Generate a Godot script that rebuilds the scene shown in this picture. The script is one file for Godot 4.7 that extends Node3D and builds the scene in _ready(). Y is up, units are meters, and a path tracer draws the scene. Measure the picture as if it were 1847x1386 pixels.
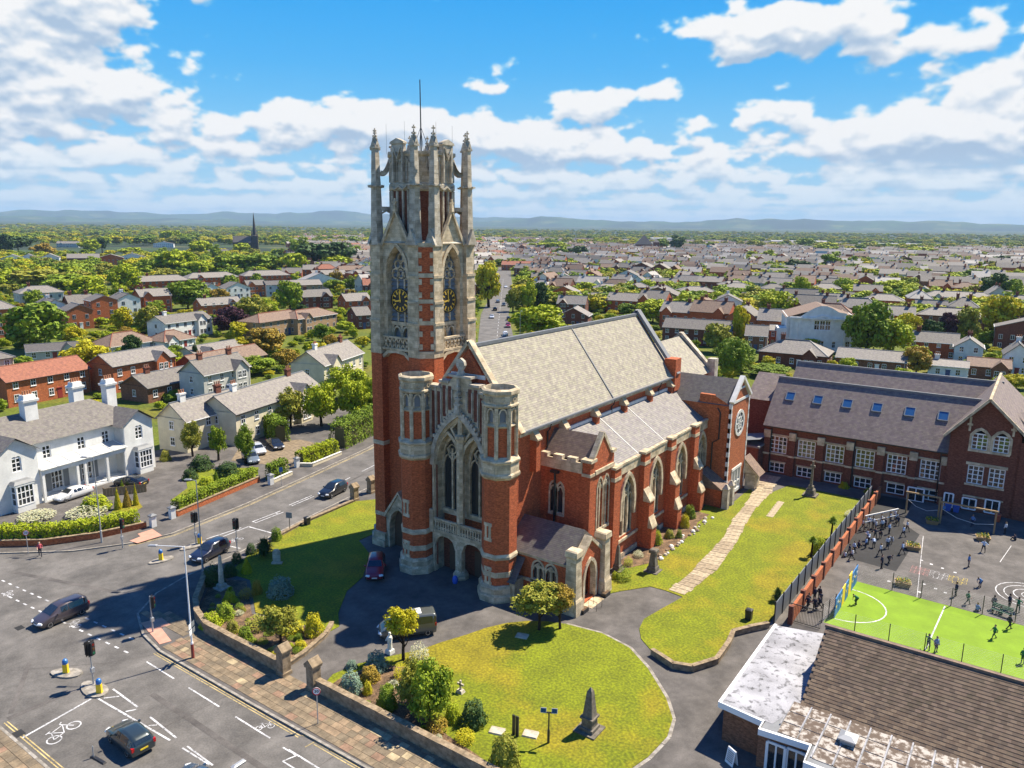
extends Node3D
# An aerial view of a brick church with a pinnacled tower at a town crossroads. Units are metres; -z runs along the nave.

var rng := RandomNumberGenerator.new()
var M := {}            # materials by name
var used := {}         # names already taken at top level
var org := Vector3.ZERO

func _ready():
	rng.seed = 20240611
	make_camera_and_light()
	make_materials()
	build_ground()
	build_roads()
	build_church()
	build_school()
	build_hall()
	build_churchyard()
	build_playground()
	build_street_furniture()
	build_vehicles()
	build_villas()
	build_town()
	build_trees()
	build_far()

func make_camera_and_light():
	var cam := Camera3D.new()
	cam.name = "camera"
	cam.fov = 53.655
	cam.near = 0.5
	cam.far = 60000.0
	add_child(cam)
	cam.position = Vector3(0, 35, 0)
	cam.rotation_order = EULER_ORDER_YXZ
	cam.rotation_degrees = Vector3(-11.559, 34.998, 0.617)
	cam.current = true
	var sun := DirectionalLight3D.new()
	sun.name = "sun"
	sun.light_energy = 1.6
	sun.light_color = Color(1.0, 0.955, 0.87)
	sun.light_angular_distance = 0.53
	sun.shadow_enabled = true
	add_child(sun)
	sun.look_at_from_position(Vector3.ZERO, Vector3(-0.2116, -0.809, 0.5466), Vector3.UP)
	var env := Environment.new()
	env.background_mode = Environment.BG_SKY
	env.tonemap_mode = Environment.TONE_MAPPER_LINEAR
	env.tonemap_exposure = 2.0
	env.background_energy_multiplier = 0.48
	env.sdfgi_enabled = true
	env.ssao_enabled = true
	env.ssil_enabled = true
	env.fog_enabled = true
	env.fog_mode = Environment.FOG_MODE_EXPONENTIAL
	env.fog_density = 0.000055
	env.fog_light_color = Color(0.74, 0.87, 1.0)
	var sky := Sky.new()
	var pan := PanoramaSkyMaterial.new()
	pan.panorama = ImageTexture.create_from_image(sky_image())
	sky.sky_material = pan
	env.sky = sky
	var we := WorldEnvironment.new()
	we.name = "world_environment"
	we.environment = env
	add_child(we)

# ---------- sky: blue air, a broken cloud deck towards the horizon, heaped clouds above it ----------
func sky_col(el: float) -> Color:      # clear air by elevation in degrees (display values)
	var stops := [[-2.0, Color(0.80, 0.89, 0.95)], [0.0, Color(0.76, 0.88, 0.95)], [3.0, Color(0.66, 0.85, 0.97)], [7.0, Color(0.50, 0.80, 0.99)], [11.0, Color(0.33, 0.73, 0.99)], [16.0, Color(0.20, 0.67, 0.98)], [30.0, Color(0.15, 0.50, 0.88)], [90.0, Color(0.07, 0.31, 0.68)]]
	for i in range(1, stops.size()):
		if el <= stops[i][0]:
			return stops[i - 1][1].lerp(stops[i][1], clampf((el - stops[i - 1][0]) / (stops[i][0] - stops[i - 1][0]), 0, 1))
	return stops[-1][1]

func sky_image() -> Image:
	var img := Image.create(1024, 512, false, Image.FORMAT_RGB8)
	paint_sky(img, 1024, 512, 90.0, -2.0, true)
	img.resize(4096, 2048, Image.INTERPOLATE_CUBIC)
	var band := Image.create(4096, 276, false, Image.FORMAT_RGB8)
	paint_sky(band, 4096, 2048, 22.5, -1.7, false)
	img.blit_rect(band, Rect2i(0, 0, 4096, 276), Vector2i(0, 768))
	return img

func paint_sky(img: Image, W: int, H: int, top: float, bottom: float, whole: bool):
	var fb := FastNoiseLite.new()
	fb.seed = 7
	fb.noise_type = FastNoiseLite.TYPE_SIMPLEX
	fb.frequency = 0.16
	fb.fractal_octaves = 5
	var puff := FastNoiseLite.new()
	puff.seed = 21
	puff.noise_type = FastNoiseLite.TYPE_SIMPLEX
	puff.frequency = 0.25
	puff.fractal_octaves = 6
	puff.fractal_gain = 0.5
	var rows: int = H if whole else 276
	var first: int = 0 if whole else 768
	var den := PackedFloat32Array()
	den.resize(W * rows)
	# heaped clouds: azimuth from straight ahead of the street corner (degrees), elevation, half width, half height, strength
	var heaps := [[-31, 12.6, 6.5, 2.6, 1.0], [-27.5, 14.2, 3.2, 2.2, 0.8], [-35, 10.5, 5.5, 2.6, 1.0], [-22, 14.6, 3.4, 1.7, 0.62], [-24.5, 10.4, 5.5, 1.9, 0.55], [-17.5, 15.2, 2.4, 0.9, 0.38], [-13.0, 7.3, 5.0, 1.7, 0.65], [-5.5, 6.9, 4.5, 1.5, 0.7], [-20, 6.6, 5, 1.7, 0.5],
		[-2.0, 10.6, 2.7, 1.15, 1.0], [-1.4, 9.6, 1.1, 0.4, 0.45], [5.4, 8.8, 3.1, 1.15, 1.0], [10.2, 9.5, 2.4, 0.9, 0.95], [5.7, 11.0, 0.9, 0.6, 0.6], [13.6, 16.0, 1.3, 0.7, 0.5],
		[16.0, 13.4, 4.6, 1.6, 1.0], [20.5, 13.0, 4.2, 1.8, 1.0], [23.6, 14.0, 2.4, 1.6, 0.8], [25.3, 11.3, 3.2, 1.7, 1.0], [15.0, 11.7, 2.2, 0.7, 0.6], [29.5, 12.3, 2.2, 1.4, 0.7], [33.5, 9.8, 5.5, 2.4, 0.95], [29, 8.0, 5.5, 2.0, 0.8], [34.5, 12.2, 2.8, 0.9, 0.55], [18.4, 8.0, 3.0, 1.5, 0.85], [12.9, 7.4, 1.4, 0.6, 0.5], [25.0, 6.2, 6.0, 1.5, 0.55], [5, 5.9, 6, 1.3, 0.5], [-33, 8.2, 8, 2.4, 0.8], [-26, 8.4, 5, 1.7, 0.7], [-10, 7.4, 6, 1.4, 0.6], [1, 6.8, 6, 1.3, 0.6], [30, 6.2, 8, 1.6, 0.6]]
	var r2 := RandomNumberGenerator.new()
	r2.seed = 5
	for i in 46:          # the same sort of sky goes on all round
		var a: float = r2.randf_range(40, 320)
		var big: float = r2.randf_range(0.5, 1.2)
		var el0: float = r2.randf_range(7, 30)
		for k in 3:
			heaps.append([a + r2.randf_range(-4, 4) * big, el0 + r2.randf_range(-1, 1) * big, r2.randf_range(2, 6) * big, r2.randf_range(0.8, 2.2) * big, r2.randf_range(0.5, 1.0)])
	for h in heaps:
		var ac: float = fposmod((h[0] - 34.998) / 360.0, 1.0) * W
		var rc: float = (90.0 - h[1]) / 180.0 * H - first
		var hw: float = h[2] / 360.0 * W * 1.25 / maxf(cos(deg_to_rad(h[1])), 0.3)
		var hh: float = h[3] / 180.0 * H * 1.25
		for y in range(maxi(0, int(rc - hh)), mini(rows, int(rc + hh) + 1)):
			var dy: float = (y - rc) / hh
			for x in range(int(ac - hw), int(ac + hw) + 1):
				var dx: float = (x - ac) / hw
				var q: float = 1.0 - dx * dx - dy * dy
				if q > 0.0:
					den[y * W + posmod(x, W)] += h[4] * q
	for y in rows:
		var el: float = 90.0 - (y + first + 0.5) * 180.0 / H
		if el < -1.5:
			continue
		var e2: float = deg_to_rad(maxf(el, 0.0) + 1.1)
		var r: float = 1.0 / tan(e2)
		var bias: float = -0.62
		if el < 10.4:
			bias = lerpf(0.42, -0.62, smoothstep(3.4, 10.4, el))
		for x in W:
			var az: float = TAU * (x + 0.5) / W
			var n1: float = fb.get_noise_3d(r * cos(az) * 1.6, r * sin(az) * 1.6, 3.0)
			var s: float = az * 57.3
			var wrap: float = clampf((s - 340.0) / 20.0, 0.0, 1.0)
			var pf: float = puff.get_noise_2d(s, el * 1.9)
			if wrap > 0.0:
				pf = lerpf(pf, puff.get_noise_2d(s - 360.0, el * 1.9), wrap)
			var i: int = y * W + x
			den[i] = den[i] * 0.95 + bias + 0.62 * n1 + 0.66 * pf
	var up: int = maxi(1, int(0.55 / 180.0 * H))
	var data := PackedByteArray()
	data.resize(W * rows * 3)
	for y in rows:
		var el: float = 90.0 - (y + first + 0.5) * 180.0 / H
		var air: Color = sky_col(el)
		var hazy: float = clampf(1.0 - el / 5.0, 0, 1)
		var lo: Color = Color(0.70, 0.79, 0.89).lerp(Color(0.80, 0.89, 0.96), hazy)
		var hi: Color = Color(1.0, 1.0, 1.0).lerp(Color(0.95, 0.975, 1.0), hazy)
		for x in W:
			var i: int = y * W + x
			var d: float = den[i]
			var c: Color = air
			if d > 0.0:
				var t: float = clampf(d / 0.33, 0.0, 1.0)
				t = t * t * (3.0 - 2.0 * t) * (1.0 - 0.45 * hazy)
				var above: float = den[maxi(0, y - up) * W + x]
				var above2: float = den[maxi(0, y - 3 * up) * W + x]
				var lit: float = clampf(0.72 + 1.15 * (d - above) + 0.55 * (d - above2) - 0.18 * clampf(d - 0.5, 0.0, 1.0), 0.0, 1.0)
				c = air.lerp(lo.lerp(hi, lit), t)
			data[i * 3] = int(c.r * 255.0)
			data[i * 3 + 1] = int(c.g * 255.0)
			data[i * 3 + 2] = int(c.b * 255.0)
	img.set_data(W, rows, false, Image.FORMAT_RGB8, data)

# ---------- mesh building ----------
class MB:
	var v := PackedVector3Array()
	var n := PackedVector3Array()
	var uv := PackedVector2Array()
	var c := PackedColorArray()
	var xf := Transform3D()
	var col := Color.WHITE
	func tri(a: Vector3, b: Vector3, d: Vector3):    # counter-clockwise seen from outside
		a = xf * a; b = xf * b; d = xf * d
		var nn := (b - a).cross(d - a)
		if nn.length_squared() < 1e-12:
			return
		nn = nn.normalized()
		v.append(a); v.append(d); v.append(b)
		for k in 3:
			n.append(nn); c.append(col)
		put_uv(a, nn); put_uv(d, nn); put_uv(b, nn)
	func put_uv(p: Vector3, nn: Vector3):
		if absf(nn.y) > 0.98:
			uv.append(Vector2(p.x, p.z))
		else:
			var t := Vector3(nn.z, 0, -nn.x).normalized()
			uv.append(Vector2(p.dot(t), -p.dot(nn.cross(t))))
	func quad(a: Vector3, b: Vector3, d: Vector3, e: Vector3):
		tri(a, b, d)
		tri(a, d, e)
	func poly(p: Array):           # flat convex polygon
		for i in range(1, p.size() - 1):
			tri(p[0], p[i], p[i + 1])
	func box(mn: Vector3, mx: Vector3):
		var p := [Vector3(mn.x, mn.y, mn.z), Vector3(mx.x, mn.y, mn.z), Vector3(mx.x, mn.y, mx.z), Vector3(mn.x, mn.y, mx.z), Vector3(mn.x, mx.y, mn.z), Vector3(mx.x, mx.y, mn.z), Vector3(mx.x, mx.y, mx.z), Vector3(mn.x, mx.y, mx.z)]
		quad(p[3], p[2], p[6], p[7]); quad(p[1], p[0], p[4], p[5]); quad(p[2], p[1], p[5], p[6]); quad(p[0], p[3], p[7], p[4]); quad(p[7], p[6], p[5], p[4]); quad(p[0], p[1], p[2], p[3])
	func cbox(ce: Vector3, sz: Vector3):
		box(ce - sz / 2.0, ce + sz / 2.0)
	func taper(ce: Vector3, s0: Vector2, s1: Vector2, h: float):     # frustum from base centre
		ring_stack([[0.0, s0.x / 2, s0.y / 2], [h, s1.x / 2, s1.y / 2]], ce)
	func ring_stack(lv: Array, ce: Vector3):       # rectangles [y, half x, half z] joined one above the other
		for i in range(lv.size() - 1):
			var a: Array = lv[i]; var b: Array = lv[i + 1]
			var p := []; var q := []
			for s in [[-1, 1], [1, 1], [1, -1], [-1, -1]]:
				p.append(ce + Vector3(s[0] * a[1], a[0], s[1] * a[2])); q.append(ce + Vector3(s[0] * b[1], b[0], s[1] * b[2]))
			for k in 4:
				quad(p[k], p[(k + 1) % 4], q[(k + 1) % 4], q[k])
			if i == lv.size() - 2:
				quad(q[0], q[1], q[2], q[3])
			if i == 0:
				quad(p[3], p[2], p[1], p[0])
	func lathe(ce: Vector3, prof: Array, seg: int, phase := 0.0, smooth := false):    # prof: [radius, y]
		for i in range(prof.size() - 1):
			var r0: float = prof[i][0]; var y0: float = prof[i][1]; var r1: float = prof[i + 1][0]; var y1: float = prof[i + 1][1]
			for k in seg:
				var a := phase + TAU * k / seg; var b := phase + TAU * (k + 1) / seg
				var da := Vector3(cos(a), 0, -sin(a)); var db := Vector3(cos(b), 0, -sin(b))
				var from := v.size()
				quad(ce + da * r0 + Vector3(0, y0, 0), ce + db * r0 + Vector3(0, y0, 0), ce + db * r1 + Vector3(0, y1, 0), ce + da * r1 + Vector3(0, y1, 0))
				if smooth:
					var slope := Vector2(y1 - y0, r0 - r1).normalized()
					for j in range(from, v.size()):
						var w := xf.affine_inverse() * v[j] - ce
						var rad := Vector3(w.x, 0, w.z)
						rad = rad.normalized() if rad.length() > 1e-4 else (da + db).normalized()
						n[j] = (xf.basis * (rad * slope.x + Vector3(0, slope.y, 0))).normalized()
		var top: Array = prof[-1]
		if top[0] > 0.001:
			var p := []
			for k in seg:
				var a := phase + TAU * k / seg
				p.append(ce + Vector3(cos(a) * top[0], top[1], -sin(a) * top[0]))
			poly(p)
	func tube(pts: Array, r0: float, r1: float, seg := 6):
		var prev := []
		for i in pts.size():
			var d: Vector3 = (pts[mini(i + 1, pts.size() - 1)] - pts[maxi(i - 1, 0)]).normalized()
			var s := d.cross(Vector3.UP if absf(d.y) < 0.9 else Vector3.RIGHT).normalized()
			var t := s.cross(d)
			var r := lerpf(r0, r1, float(i) / maxi(1, pts.size() - 1))
			var ring := []
			for k in seg:
				var a := TAU * k / seg
				ring.append(pts[i] + (s * cos(a) + t * sin(a)) * r)
			if i > 0:
				for k in seg:
					quad(prev[k], ring[k], ring[(k + 1) % seg], prev[(k + 1) % seg])
			prev = ring
		poly(prev)
	func bar(a: Vector3, b: Vector3, w: float, h: float):      # a squared bar from a to b
		var d := (b - a).normalized()
		var s := d.cross(Vector3.UP if absf(d.y) < 0.95 else Vector3.FORWARD).normalized() * w / 2
		var t := s.cross(d).normalized() * h / 2
		var p := [a - s - t, a + s - t, a + s + t, a - s + t]
		var q := [b - s - t, b + s - t, b + s + t, b - s + t]
		for k in 4:
			quad(p[k], p[(k + 1) % 4], q[(k + 1) % 4], q[k])
		quad(p[3], p[2], p[1], p[0]); quad(q[0], q[1], q[2], q[3])
	func strip(path: Array, width: float, z0: float, z1: float):   # a flat band along a 2-D path in the xy plane, extruded from z0 to z1
		var l := []; var r := []
		for i in path.size():
			var d: Vector2 = (path[mini(i + 1, path.size() - 1)] - path[maxi(i - 1, 0)]).normalized()
			var s := Vector2(-d.y, d.x) * width / 2
			l.append(path[i] + s); r.append(path[i] - s)
		for i in range(path.size() - 1):
			var a: Vector2 = r[i]; var b: Vector2 = r[i + 1]; var d2: Vector2 = l[i + 1]; var e: Vector2 = l[i]
			quad(Vector3(a.x, a.y, z1), Vector3(b.x, b.y, z1), Vector3(d2.x, d2.y, z1), Vector3(e.x, e.y, z1))
			quad(Vector3(a.x, a.y, z0), Vector3(b.x, b.y, z0), Vector3(b.x, b.y, z1), Vector3(a.x, a.y, z1))
			quad(Vector3(d2.x, d2.y, z0), Vector3(e.x, e.y, z0), Vector3(e.x, e.y, z1), Vector3(d2.x, d2.y, z1))
	func prism(pts: PackedVector2Array, y0: float, y1: float, sides := true):   # plan polygon (x, z), flat top
		var p := pts
		if Geometry2D.is_polygon_clockwise(p):
			p = p.duplicate(); p.reverse()
		var ix := Geometry2D.triangulate_polygon(p)
		for i in range(0, ix.size(), 3):
			var a := Vector3(p[ix[i]].x, y1, p[ix[i]].y); var b := Vector3(p[ix[i + 1]].x, y1, p[ix[i + 1]].y); var d := Vector3(p[ix[i + 2]].x, y1, p[ix[i + 2]].y)
			if (b - a).cross(d - a).y < 0:
				tri(a, d, b)
			else:
				tri(a, b, d)
		if sides:
			for i in p.size():
				var a := p[i]; var b := p[(i + 1) % p.size()]
				quad(Vector3(b.x, y0, b.y), Vector3(a.x, y0, a.y), Vector3(a.x, y1, a.y), Vector3(b.x, y1, b.y))
	func plate(pts: Array, z0: float, z1: float):    # polygon in the xy plane with thickness
		var p := PackedVector2Array(pts)
		if Geometry2D.is_polygon_clockwise(p):
			p.reverse()
		var ix := Geometry2D.triangulate_polygon(p)
		for i in range(0, ix.size(), 3):
			var a := Vector3(p[ix[i]].x, p[ix[i]].y, z1); var b := Vector3(p[ix[i + 1]].x, p[ix[i + 1]].y, z1); var d := Vector3(p[ix[i + 2]].x, p[ix[i + 2]].y, z1)
			if (b - a).cross(d - a).z < 0:
				tri(a, d, b)
			else:
				tri(a, b, d)
		for i in p.size():
			var a := p[i]; var b := p[(i + 1) % p.size()]
			quad(Vector3(a.x, a.y, z0), Vector3(b.x, b.y, z0), Vector3(b.x, b.y, z1), Vector3(a.x, a.y, z1))
	# a wall face in the xy plane (z = 0) between x0 and x1, from y0 up to the line "top" [[x, y] ...], with openings cut out and their sides lined to -depth
	# opening: {x, w, y, s (springing), a (apex)}; a == s means a flat head
	func wall(x0: float, x1: float, y0: float, top: Array, ops: Array, depth := 0.35):
		var cuts := [x0, x1]
		for t in top:
			cuts.append(t[0])
		for o in ops:
			var k: int = 8 if o.a > o.s + 0.01 else 1
			for i in k + 1:
				cuts.append(o.x - o.w / 2 + o.w * i / k)
		cuts.sort()
		for i in range(cuts.size() - 1):
			var xa: float = maxf(cuts[i], x0); var xb: float = minf(cuts[i + 1], x1)
			if xb - xa < 0.0005:
				continue
			var mid := (xa + xb) / 2
			var here := []
			for o in ops:
				if absf(mid - o.x) < o.w / 2:
					here.append(o)
			here.sort_custom(func(p, q): return p.y < q.y)
			var ya := y0; var yb := y0
			for o in here:
				if o.y > ya + 0.001 or o.y > yb + 0.001:
					quad(Vector3(xa, ya, 0), Vector3(xb, yb, 0), Vector3(xb, o.y, 0), Vector3(xa, o.y, 0))
				ya = MB.head(o, xa); yb = MB.head(o, xb)
				quad(Vector3(xa, ya, -depth), Vector3(xb, yb, -depth), Vector3(xb, yb, 0), Vector3(xa, ya, 0))
				quad(Vector3(xa, o.y, 0), Vector3(xb, o.y, 0), Vector3(xb, o.y, -depth), Vector3(xa, o.y, -depth))
			quad(Vector3(xa, ya, 0), Vector3(xb, yb, 0), Vector3(xb, MB.line_at(top, xb), 0), Vector3(xa, MB.line_at(top, xa), 0))
		for o in ops:
			var l: float = o.x - o.w / 2; var r: float = o.x + o.w / 2
			quad(Vector3(l, o.y, 0), Vector3(l, o.y, -depth), Vector3(l, o.s, -depth), Vector3(l, o.s, 0))
			quad(Vector3(r, o.y, -depth), Vector3(r, o.y, 0), Vector3(r, o.s, 0), Vector3(r, o.s, -depth))
	static func head(o: Dictionary, x: float) -> float:
		return o.s + MB.arc(o.w / 2, o.a - o.s, x - o.x)
	static func arc(a: float, r: float, s: float) -> float:     # height of a pointed arch of half width a and rise r at s from its middle
		if r < 0.01:
			return 0.0
		var R := (a * a + r * r) / (2 * a)
		return sqrt(maxf(0.0, R * R - pow(minf(absf(s), a) - (a - R), 2)))
	static func line_at(t: Array, x: float) -> float:
		for i in range(t.size() - 1):
			if x <= t[i + 1][0] + 1e-6 and x >= t[i][0] - 1e-6:
				var d: float = t[i + 1][0] - t[i][0]
				return t[i + 1][1] if d < 1e-6 else lerpf(t[i][1], t[i + 1][1], (x - t[i][0]) / d)
		return t[-1][1] if x > t[-1][0] else t[0][1]
	static func arch_path(w: float, y: float, s: float, a: float, k := 10) -> Array:    # outline of an arched opening, from the left foot round to the right foot
		var p := [Vector2(-w / 2, y)]
		for i in k + 1:
			var x := -w / 2 + w * i / k
			p.append(Vector2(x, s + MB.arc(w / 2, a - s, x)))
		p.append(Vector2(w / 2, y))
		return p
	func mesh() -> ArrayMesh:
		var a := []
		a.resize(Mesh.ARRAY_MAX)
		a[Mesh.ARRAY_VERTEX] = v; a[Mesh.ARRAY_NORMAL] = n; a[Mesh.ARRAY_TEX_UV] = uv; a[Mesh.ARRAY_COLOR] = c
		var m := ArrayMesh.new()
		if v.size():
			m.add_surface_from_arrays(Mesh.PRIMITIVE_TRIANGLES, a)
		return m

func frame(o: Vector3, right: Vector3) -> Transform3D:   # upright frame: x along the wall, y up, z out of the wall
	right = right.normalized()
	return Transform3D(Basis(right, Vector3.UP, right.cross(Vector3.UP)), o)

func uniq(called: String) -> String:
	if not used.has(called):
		used[called] = 0
		return called
	used[called] += 1
	return "%s_%03d" % [called, used[called]]

func tag(o: Node3D, label: String, category: String, group := "") -> Node3D:
	o.set_meta("label", label)
	o.set_meta("category", category)
	if group:
		o.set_meta("group", group)
	return o

func thing(called: String, label: String, category: String, at: Vector3, turn := 0.0, group := "") -> Node3D:
	var o := Node3D.new()
	o.name = uniq(called)
	add_child(o)
	o.position = at
	o.rotation.y = turn
	tag(o, label, category, group)
	return o

const JOINED := ["quoin_stone", "stone_dressing", "brick_panel", "tracery", "felt_seam", "wire_mesh", "lead_flashing", "stone_band", "hood_mould", "numeral", "pierced_light", "print", "parapet", "drainpipe", "gutter"]
func part(called: String, b: MB, m: Material, parent: Node) -> MeshInstance3D:    # b in the parent's own axes, shifted by org
	var o := MeshInstance3D.new()
	o.name = called
	if called in JOINED:       # trim of many small bits, too fine to pick apart from this height
		o.set_meta("kind", "stuff")
	if org != Vector3.ZERO:
		b.v = Transform3D(Basis(), -org) * b.v
	o.mesh = b.mesh()
	o.material_override = m
	parent.add_child(o, true)
	return o

func inst(called: String, m: Mesh, ma: Material, parent: Node, t: Transform3D) -> MeshInstance3D:
	var o := MeshInstance3D.new()
	o.name = called
	o.mesh = m
	o.material_override = ma
	o.transform = t
	parent.add_child(o, true)
	return o

func single(called: String, b: MB, m: Material, label: String, category: String, at := Vector3.ZERO, turn := 0.0, group := "") -> MeshInstance3D:
	var o := MeshInstance3D.new()
	o.name = uniq(called)
	o.mesh = b.mesh()
	o.material_override = m
	add_child(o)
	o.position = at
	o.rotation.y = turn
	tag(o, label, category, group)
	return o

func setting(called: String, b: MB, m: Material) -> MeshInstance3D:
	var o := MeshInstance3D.new()
	o.name = uniq(called)
	o.mesh = b.mesh()
	o.material_override = m
	o.set_meta("kind", "structure")
	add_child(o)
	return o

func copy(o: Node3D, at: Vector3, turn: float, label := "", group := "") -> Node3D:
	var base: String = o.name
	var k := base.rfind("_")
	if k > 0 and base.substr(k + 1).is_valid_int():
		base = base.substr(0, k)
	var r: Node3D = o.duplicate()
	r.name = uniq(base)
	add_child(r)
	r.position = at
	r.rotation.y = turn
	if label:
		r.set_meta("label", label)
	if group:
		r.set_meta("group", group)
	return r

# ---------- materials ----------
func lin(r: float, g: float, b: float) -> Color:
	return Color(r, g, b).linear_to_srgb()

func noise_bytes(seed_: int, freq: float, oct: int, size: int) -> PackedByteArray:
	var f := FastNoiseLite.new()
	f.seed = seed_
	f.frequency = freq
	f.fractal_octaves = oct
	f.noise_type = FastNoiseLite.TYPE_SIMPLEX_SMOOTH
	return f.get_seamless_image(size, size).get_data()

func tex_of(size: int, fn: Callable, mips := true) -> ImageTexture:
	var data := PackedByteArray()
	data.resize(size * size * 3)
	for y in size:
		for x in size:
			var c: Color = fn.call(x, y)
			var i := (y * size + x) * 3
			data[i] = int(clampf(c.r, 0, 1) * 255); data[i + 1] = int(clampf(c.g, 0, 1) * 255); data[i + 2] = int(clampf(c.b, 0, 1) * 255)
	return ImageTexture.create_from_image(Image.create_from_data(size, size, false, Image.FORMAT_RGB8, data))

func mat(called: String, col: Color, rough := 0.85, tex: Texture2D = null, per_m := 0.25, metal := 0.0, spec := 0.5) -> StandardMaterial3D:
	var m := StandardMaterial3D.new()
	m.albedo_color = col
	m.roughness = rough
	m.metallic = metal
	m.metallic_specular = spec
	if tex:
		m.albedo_texture = tex
		m.uv1_scale = Vector3(per_m, per_m, per_m)
	M[called] = m
	return m

func world_mat(called: String, col: Color, rough: float, tex: Texture2D, per_m: float) -> StandardMaterial3D:
	var m := mat(called, col, rough, tex, per_m)
	m.uv1_triplanar = true
	m.uv1_world_triplanar = true
	return m

var T := {}
func make_materials():
	var r := RandomNumberGenerator.new()
	r.seed = 11
	var n_big := noise_bytes(1, 0.012, 4, 256)
	var n_fine := noise_bytes(2, 0.09, 3, 256)
	var n_mid := noise_bytes(3, 0.035, 4, 256)
	var tone := PackedFloat32Array()
	for i in 4096:
		tone.append(r.randf())
	# fine coursed grain for brickwork: too small to tell the bricks apart at this height
	T.brick = tex_of(256, func(x, y):
		var row: int = y / 5
		var bx: int = (x + (row % 2) * 7) / 14
		var t: float = tone[(row * 37 + bx * 11) % 4096]
		var w: float = n_mid[y * 256 + x] / 255.0
		var g: float = n_fine[y * 256 + x] / 255.0
		var k: float = 0.70 + 0.2 * t + 0.16 * (w - 0.5) + 0.12 * (g - 0.5)
		if y % 5 == 0:
			return Color(0.86, 0.80, 0.76) * k
		return Color(k, k * (0.94 + 0.06 * t), k * (0.90 + 0.1 * t)))
	T.slate = tex_of(512, func(x, y):
		var row: int = y / 16
		var bx: int = (x + (row % 2) * 12) / 24
		var t: float = tone[(row * 53 + bx * 17) % 4096]
		var w: float = n_big[(y % 256) * 256 + (x % 256)] / 255.0
		var g: float = n_fine[(y % 256) * 256 + (x % 256)] / 255.0
		var k: float = 0.76 + 0.11 * t + 0.15 * (w - 0.5) + 0.12 * (g - 0.5)
		if y % 16 < 2:
			k *= 0.72
		elif (x + (row % 2) * 12) % 24 == 0:
			k *= 0.9
		return Color(k, k * (0.97 + 0.03 * t), k * (0.95 + 0.06 * (1.0 - t))))
	T.stone = tex_of(256, func(x, y):
		var row: int = y / 22
		var bx: int = (x + (row % 2) * 21 + row * 5) / 43
		var t: float = tone[(row * 29 + bx * 7) % 4096]
		var w: float = n_big[y * 256 + x] / 255.0
		var g: float = n_fine[y * 256 + x] / 255.0
		var k: float = 0.76 + 0.14 * t + 0.28 * (w - 0.5) + 0.12 * (g - 0.5)
		if y % 22 == 0:
			k *= 0.8
		return Color(k, k * (0.98 + 0.02 * t), k * (0.94 + 0.06 * t)))
	T.plaster = tex_of(256, func(x, y):
		var w: float = n_big[y * 256 + x] / 255.0
		var g: float = n_fine[y * 256 + x] / 255.0
		var k: float = 0.93 + 0.10 * (w - 0.5) + 0.05 * (g - 0.5)
		return Color(k, k, k * 0.99))
	var n_huge := noise_bytes(4, 0.006, 5, 512)
	var n_m2 := noise_bytes(5, 0.03, 4, 512)
	var n_f2 := noise_bytes(6, 0.16, 2, 512)
	T.asphalt = tex_of(512, func(x, y):
		var w: float = n_huge[y * 512 + x] / 255.0
		var m: float = n_m2[y * 512 + x] / 255.0
		var g: float = n_f2[y * 512 + x] / 255.0
		var k: float = 0.78 + 0.26 * (w - 0.5) + 0.12 * (m - 0.5) + 0.14 * (g - 0.5) + 0.05 * (tone[(x * 7 + y * 131) % 4096] - 0.5)
		return Color(k, k * 0.995, k * 0.98))
	T.grass = tex_of(1024, func(x, y):
		var j: int = (y / 2) * 512 + x / 2
		var w: float = n_huge[j] / 255.0
		var m: float = n_m2[j] / 255.0
		var g: float = n_f2[(y % 512) * 512 + (x % 512)] / 255.0
		var dry: float = clampf((w - 0.44) * 3.0 + (m - 0.5) * 1.2, 0.0, 1.0)
		var k: float = 0.80 + 0.16 * (m - 0.5) + 0.40 * (g - 0.5) + 0.12 * (tone[(x * 13 + y * 57) % 4096] - 0.5)
		return Color(0.66, 0.71, 0.10).lerp(Color(0.80, 0.70, 0.25), dry * 0.7) * k)
	T.earth = tex_of(256, func(x, y):
		var w: float = n_big[y * 256 + x] / 255.0
		var g: float = n_fine[y * 256 + x] / 255.0
		return Color(0.62, 0.52, 0.42) * (0.8 + 0.5 * (w - 0.5) + 0.6 * (g - 0.5)))
	T.land = tex_of(512, func(x, y):
		var w: float = n_huge[y * 512 + x] / 255.0
		var m: float = n_m2[y * 512 + x] / 255.0
		var cell: float = tone[((x / 37) * 31 + (y / 29) * 97) % 4096]
		var c: Color = Color(0.25, 0.36, 0.14).lerp(Color(0.36, 0.47, 0.17), cell)
		if cell > 0.8:
			c = Color(0.56, 0.53, 0.32)
		return c.lerp(Color(0.13, 0.22, 0.09), clampf((w - 0.45) * 3.0, 0, 1)) * (0.85 + 0.4 * (m - 0.5)))
	T.roof_felt = tex_of(512, func(x, y):
		var w: float = n_huge[y * 512 + x] / 255.0
		var m: float = n_m2[y * 512 + x] / 255.0
		var g: float = n_f2[y * 512 + x] / 255.0
		var moss: float = clampf((m - 0.30) * 3.2 + (w - 0.5) * 2.0 + (g - 0.5) * 1.2, 0, 1)
		return Color(0.72, 0.70, 0.68).lerp(Color(0.40, 0.35, 0.31), moss))
	T.white_roof = tex_of(512, func(x, y):
		var w: float = n_huge[y * 512 + x] / 255.0
		var m: float = n_m2[y * 512 + x] / 255.0
		var g: float = n_f2[y * 512 + x] / 255.0
		var k: float = 0.86 + 0.30 * (w - 0.5) + 0.14 * (g - 0.5) - 0.6 * clampf((m - 0.60) * 2.5, 0, 1)
		return Color(k, k, k * 1.02))
	mat("brick", lin(0.72, 0.18, 0.062), 0.9, T.brick, 0.27)
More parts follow.
